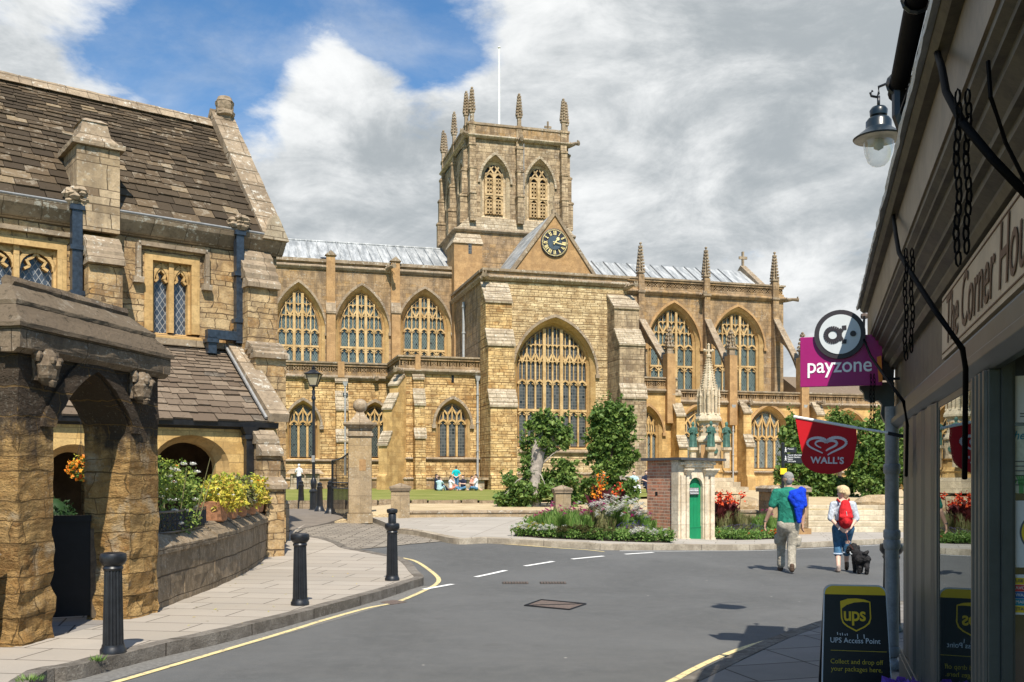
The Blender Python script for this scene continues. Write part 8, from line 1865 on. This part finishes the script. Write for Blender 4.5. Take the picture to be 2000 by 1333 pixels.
MB().tube([Vector(WLw)+Vector((-.01+math.sin(t)*.012, math.cos(t)*.03, math.sin(t)*.03)) for t in [j*math.pi/5 for j in range(11)]], .008, 6).build('wrist_watch', wl, wm)
# ---- dog
do = gp(1678, 1120); do = Vector((do.x, 17.2, 0)); dg = empty('dog', do, R(-8), 'small curly coated black dog on a lead walking beside the woman', 'dog')
b = MB(); chainc(b, [(.02, -.20, .36), (.0, -.05, .37), (-.02, .12, .35), (-.04, .20, .38)], [.115, .13, .135, .11]); chainc(b, [(-.04, .20, .40), (-.08, .27, .50)], [.10, .09]); cap(b, (-.09, .29, .555), .098, (-.10, .31, .55), .09); cap(b, (-.15, .36, .52), .05, (-.19, .42, .505), .042); cap(b, (-.225, .45, .515), .014, (-.228, .452, .515), .014)
for e in (-1, 1): cap(b, (-.09+e*.095, .28, .56), .042, (-.09+e*.115, .29, .46), .045)
cap(b, (.02, -.24, .42), .05, (.05, -.30, .47), .045); cap(b, (.05, -.30, .47), .04, (.09, -.30, .50), .035)
for x, y, k in ((-.085, .14, 0), (.05, .12, .03)): chainc(b, [(x, y, .30), (x, y-.01, .17), (x, y+k, .06), (x, y+.04+k, .035)], [.07, .052, .042, .038])
for x, dy in ((-.055, .05), (.085, -.04)): chainc(b, [(x, -.20, .33), (x, -.14+dy, .24), (x, -.24+dy, .15), (x, -.22+dy, .05), (x, -.18+dy, .035)], [.10, .07, .048, .042, .038])
random.seed(9)
dg.scale = (.80, .80, .80); furm = plain('curly_black_fur', (.012, .011, .012), .75, .6, 45, 1.0, spec=.35); db = fused('body', b, furm, dg, .011, 1)
tx = bpy.data.textures.new('curls', 'CLOUDS'); tx.noise_scale = .028; dm = db.modifiers.new('d', 'DISPLACE'); dm.texture = tx; dm.strength = .038; dm.mid_level = .45; dm.texture_coords = 'LOCAL'
MB().tube([(-.08+math.cos(t)*.092, .225+math.sin(t)*.07, .45+math.sin(t)*.05) for t in [j*math.pi/8 for j in range(17)]], .010, 5).build('collar', lg, dg)
for e in (-1, 1): MB().lathe([(0, -.012), (.012, 0), (0, .012)], 6, (-.135+e*.045, .375, .565)).build('eye', dk, dg)
a_ = Matrix.Translation(wo) @ Matrix.Rotation(R(-12), 4, 'Z') @ Vector((.03, -.20, .72)); c_ = Matrix.Translation(do) @ Matrix.Rotation(R(-8), 4, 'Z') @ Vector((-.08, .16, .40))
ldm = MB(); mid = (a_+c_)/2+Vector((0, 0, -.06)); rel = [Vector((0, 0, 0)), (a_+Vector((.03, 0, -.15)))-a_, mid-a_, c_-a_]; o = ldm.tube(rel, .006, 5).build('dog_lead', plain('brown_leather', (.16, .05, .04), .6), label='thin dark lead from the woman\'s hands to the black dog', cat='dog lead'); o.location = a_
# ---- small far figures
def figure(px, py, z, rz, pose, top, bottom, hairc, label, sk=skinp, s=1.0, base=None):
    p = P(px, py, z); t = empty('person', (p.x, p.y, base if base is not None else hl(p.x, p.y)), rz, label, 'person', None)
    b = MB(); tp = MB(); bt = MB()
    if pose in ('stand', 'lean'): hip, sh_z, kn, an, hy = .92, 1.42, .48, .08, 0
    else: hip, sh_z, kn, an, hy = .16, .64, .30, .06, 0
    hd = (0, .03, sh_z+.22); H_ = head(b, hd, 1.0, 0)
    chainc(b, [(0, 0, hip+.05), (0, 0, sh_z-.05)], [.12, .12], (1.1, .75))
    chainc(tp, [(0, 0, hip+.03), (0, 0, hip+.28), (0, 0, sh_z-.05), (0, .01, sh_z+.02)], [.165, .155, .17, .08], (1.1, .75))
    if pose == 'stand':
        legs = [((-.09, 0, hip), (-.10, .02, kn), (-.10, 0, an)), ((.09, 0, hip), (.11, .02, kn), (.13, .02, an))]; arms = [((-.2, 0, sh_z-.02), (-.31, -.06, 1.12), (-.06, -.17, .98)), ((.2, 0, sh_z-.02), (.31, -.06, 1.12), (.06, -.17, .98))]
    elif pose == 'lean':
        legs = [((-.09, 0, .9), (-.10, .0, kn), (-.12, -.02, an)), ((.09, 0, .9), (.10, .02, kn), (.13, .0, an))]; arms = [((-.2, 0, sh_z-.02), (-.36, .05, 1.15), (-.30, .30, 1.0)), ((.2, 0, sh_z-.02), (.26, .05, 1.12), (.24, .28, 1.0))]
    elif pose == 'cross': legs = [((-.09, 0, .14), (-.32, .28, .20), (.10, .42, .07)), ((.09, 0, .14), (.32, .28, .20), (-.08, .40, .08))]; arms = [((-.19, 0, sh_z-.02), (-.24, .14, .42), (-.06, .32, .44)), ((.19, 0, sh_z-.02), (.24, .14, .42), (.07, .32, .46))]
    elif pose == 'eat': legs = [((-.09, 0, .14), (-.14, .40, .36), (-.12, .62, .06)), ((.09, 0, .14), (.14, .42, .30), (.14, .66, .06))]; arms = [((-.19, 0, sh_z-.02), (-.25, .18, .46), (-.06, .20, .72)), ((.19, 0, sh_z-.02), (.25, .18, .46), (.06, .22, .72))]
    elif pose == 'bench': hip = .50; legs = [((-.09, 0, .5), (-.14, .42, .48), (-.15, .55, .08)), ((.09, 0, .5), (.12, .44, .48), (.16, .62, .08))]; arms = [((-.19, 0, sh_z-.02), (-.25, .1, .74), (-.1, .3, .66)), ((.19, 0, sh_z-.02), (.25, .1, .74), (.1, .3, .66))]
    if pose == 'bench':
        for M_ in (b, tp): M_.v = [(x, y, z+.36) for x, y, z in M_.v]
        arms = [tuple((q[0], q[1], q[2]+(.36 if i == 0 else .1)) for i, q in enumerate(a)) for a in arms]
    if pose == 'lean': pass
    for a in arms: chainc(b, a, [.05, .04, .03]); chainc(tp, [a[0], Vector(a[0]).lerp(Vector(a[1]), .7)], [.07, .06]); hand(b, a[2], Vector(a[2])-Vector(a[1]), (0, 0, 1), .9, .5)
    for l in legs: chainc(b, l, [.085, .06, .04]); chainc(bt, l, [.11, .085, .068]); shoe_ = Vector(l[2]); cap(b, shoe_+Vector((0, 0, -.03)), .04, shoe_+Vector((0, .13, -.035)), .035)
    chainc(bt, [(0, 0, legs[0][0][2]+.06), (0, 0, legs[0][0][2])], [.15, .155], (1.05, .8))
    fused('body', b, sk, t, .014, 2); fused('top', tp, top, t, .018, 2); fused('trousers', bt, bottom, t, .018, 2)
    hm = MB(); dz = .36 if pose == 'bench' else 0
    f = lambda x, y, z: (hd[0]+x, hd[1]+y, hd[2]+z+dz); cap(hm, f(0, -.03, .045), .094, f(0, -.02, .055), .09); cap(hm, f(0, -.06, 0), .06, f(0, -.07, -.10 if hairc[1] else -.03), .05); fused('hair', hm, hairc[0], t, .016, 1); t.scale = (s, s, s); return t
hb = plain('dark_brown_hair', (.03, .018, .012), .7); hwh = plain('white_cap', (.6, .6, .6), .7); c_w = cloth('white_cotton', (.72, .72, .74)); c_j = cloth('faded_jeans', (.10, .22, .34)); c_t = cloth('turquoise_cotton', (.01, .48, .50)); c_d = cloth('dark_navy_cotton', (.02, .025, .05)); c_l = cloth('pale_blue_cotton', (.42, .60, .64)); c_s = cloth('salmon_cotton', (.6, .25, .18))
figure(584, 953, 57.5, R(-25), 'lean', c_w, c_d, (hwh, False), 'person in white shirt and cap bending over the grey tomb', s=.86)
figure(891, 957.5, 55.0, R(4), 'stand', c_t, c_j, (plain('brown_hair', (.09, .05, .03), .8), False), 'man in a bright turquoise shirt standing with hands clasped behind', sk=skinp, s=.78)
figure(852, 957.5, 54.4, R(-75), 'eat', c_d, c_d, (hb, True), 'long haired woman in black seated at the left of the group on the grass', s=.93)
figure(858, 958, 53.6, R(-20), 'eat', c_l, c_l, (hb, True), 'person in pale blue sitting cross-legged with hands raised, second from left', s=.80)
figure(880, 958, 54.2, R(-60), 'eat', c_w, c_s, (hb, False), 'person in white largely hidden behind the standing turquoise man', s=.82)
figure(904.5, 957.5, 54.2, R(150), 'cross', c_d, c_j, (hb, True), 'person in a dark pinafore seated right of the turquoise shirt', s=.88)
figure(921, 957.5, 55.0, R(-110), 'eat', c_s, cloth('sand_cotton', (.5, .38, .24)), (hb, False), 'person in beige half hidden behind the man in white at the right', s=.82)
figure(930, 958, 54.0, R(95), 'cross', c_w, c_j, (hb, False), 'man in white T-shirt and jeans seated at the right of the group', s=.92)
p = P(1241, 962, 47.6)
figure(1238, 962, 47.8, R(195), 'bench', c_l, c_w, (hb, False), 'person in pale blue top and white trousers on the park bench', s=.88, base=.86)
figure(1262, 962, 48.0, R(195), 'bench', c_d, c_d, (hb, False), 'person in dark clothes on the bench, mostly behind the kiosk', s=.9, base=.86)

# ================================================================ SMALL THINGS ON THE PAVEMENT
for px, py, off, r_, lab in ((190, 1291, H0, .07, 'small green weed tuft in the kerb joint near the nearest bollard'), (58, 1329, H0, .10, 'flat green weed at the bottom left kerb corner'), (812, 1131, 0, .08, 'yellow green weed growing at the kerb corner by the double bollard'), (300, 1188, H0, .05, 'tiny weed at the foot of the archway pier')):
    p = gp(px, py, off); random.seed(px); m = MB()
    for _ in range(70):
        a = random.uniform(0, 6.28); q = random.random()*r_; x, y = math.cos(a)*q, math.sin(a)*q; h_ = random.uniform(.02, .055); c_, s_ = math.cos(a*5)*.006, math.sin(a*5)*.006
        b0 = len(m.v); m.v += [(x-c_, y-s_, 0), (x+c_, y+s_, 0), (x+math.cos(a)*h_*.7, y+math.sin(a)*h_*.7, h_)]; m.f.append((b0, b0+1, b0+2))
    o = m.build('weed_tuft', leafbed, label=lab, cat='weed'); o.location = p
random.seed(31); m = MB()
for _ in range(46):
    px, py = random.uniform(330, 720), random.uniform(1085, 1225); p = gp(px, py, H0)
    if not pip(p.x, p.y, poly if False else kL2+wallbase+[(-4.2, 11.3)]): continue
    a = random.uniform(0, 6.28); s_ = random.uniform(.012, .028); d = Vector((math.cos(a), math.sin(a), .2))*s_; e = Vector((-math.sin(a), math.cos(a), .1))*s_*.5; b0 = len(m.v); p.z += .006
    m.v += [tuple(p-d), tuple(p+e), tuple(p+d), tuple(p-e)]; m.f.append((b0, b0+1, b0+2, b0+3))
tag(m.build('fallen_leaves', leafyel), 'scattered fallen yellow leaves on the pavement', None, None, 'stuff')
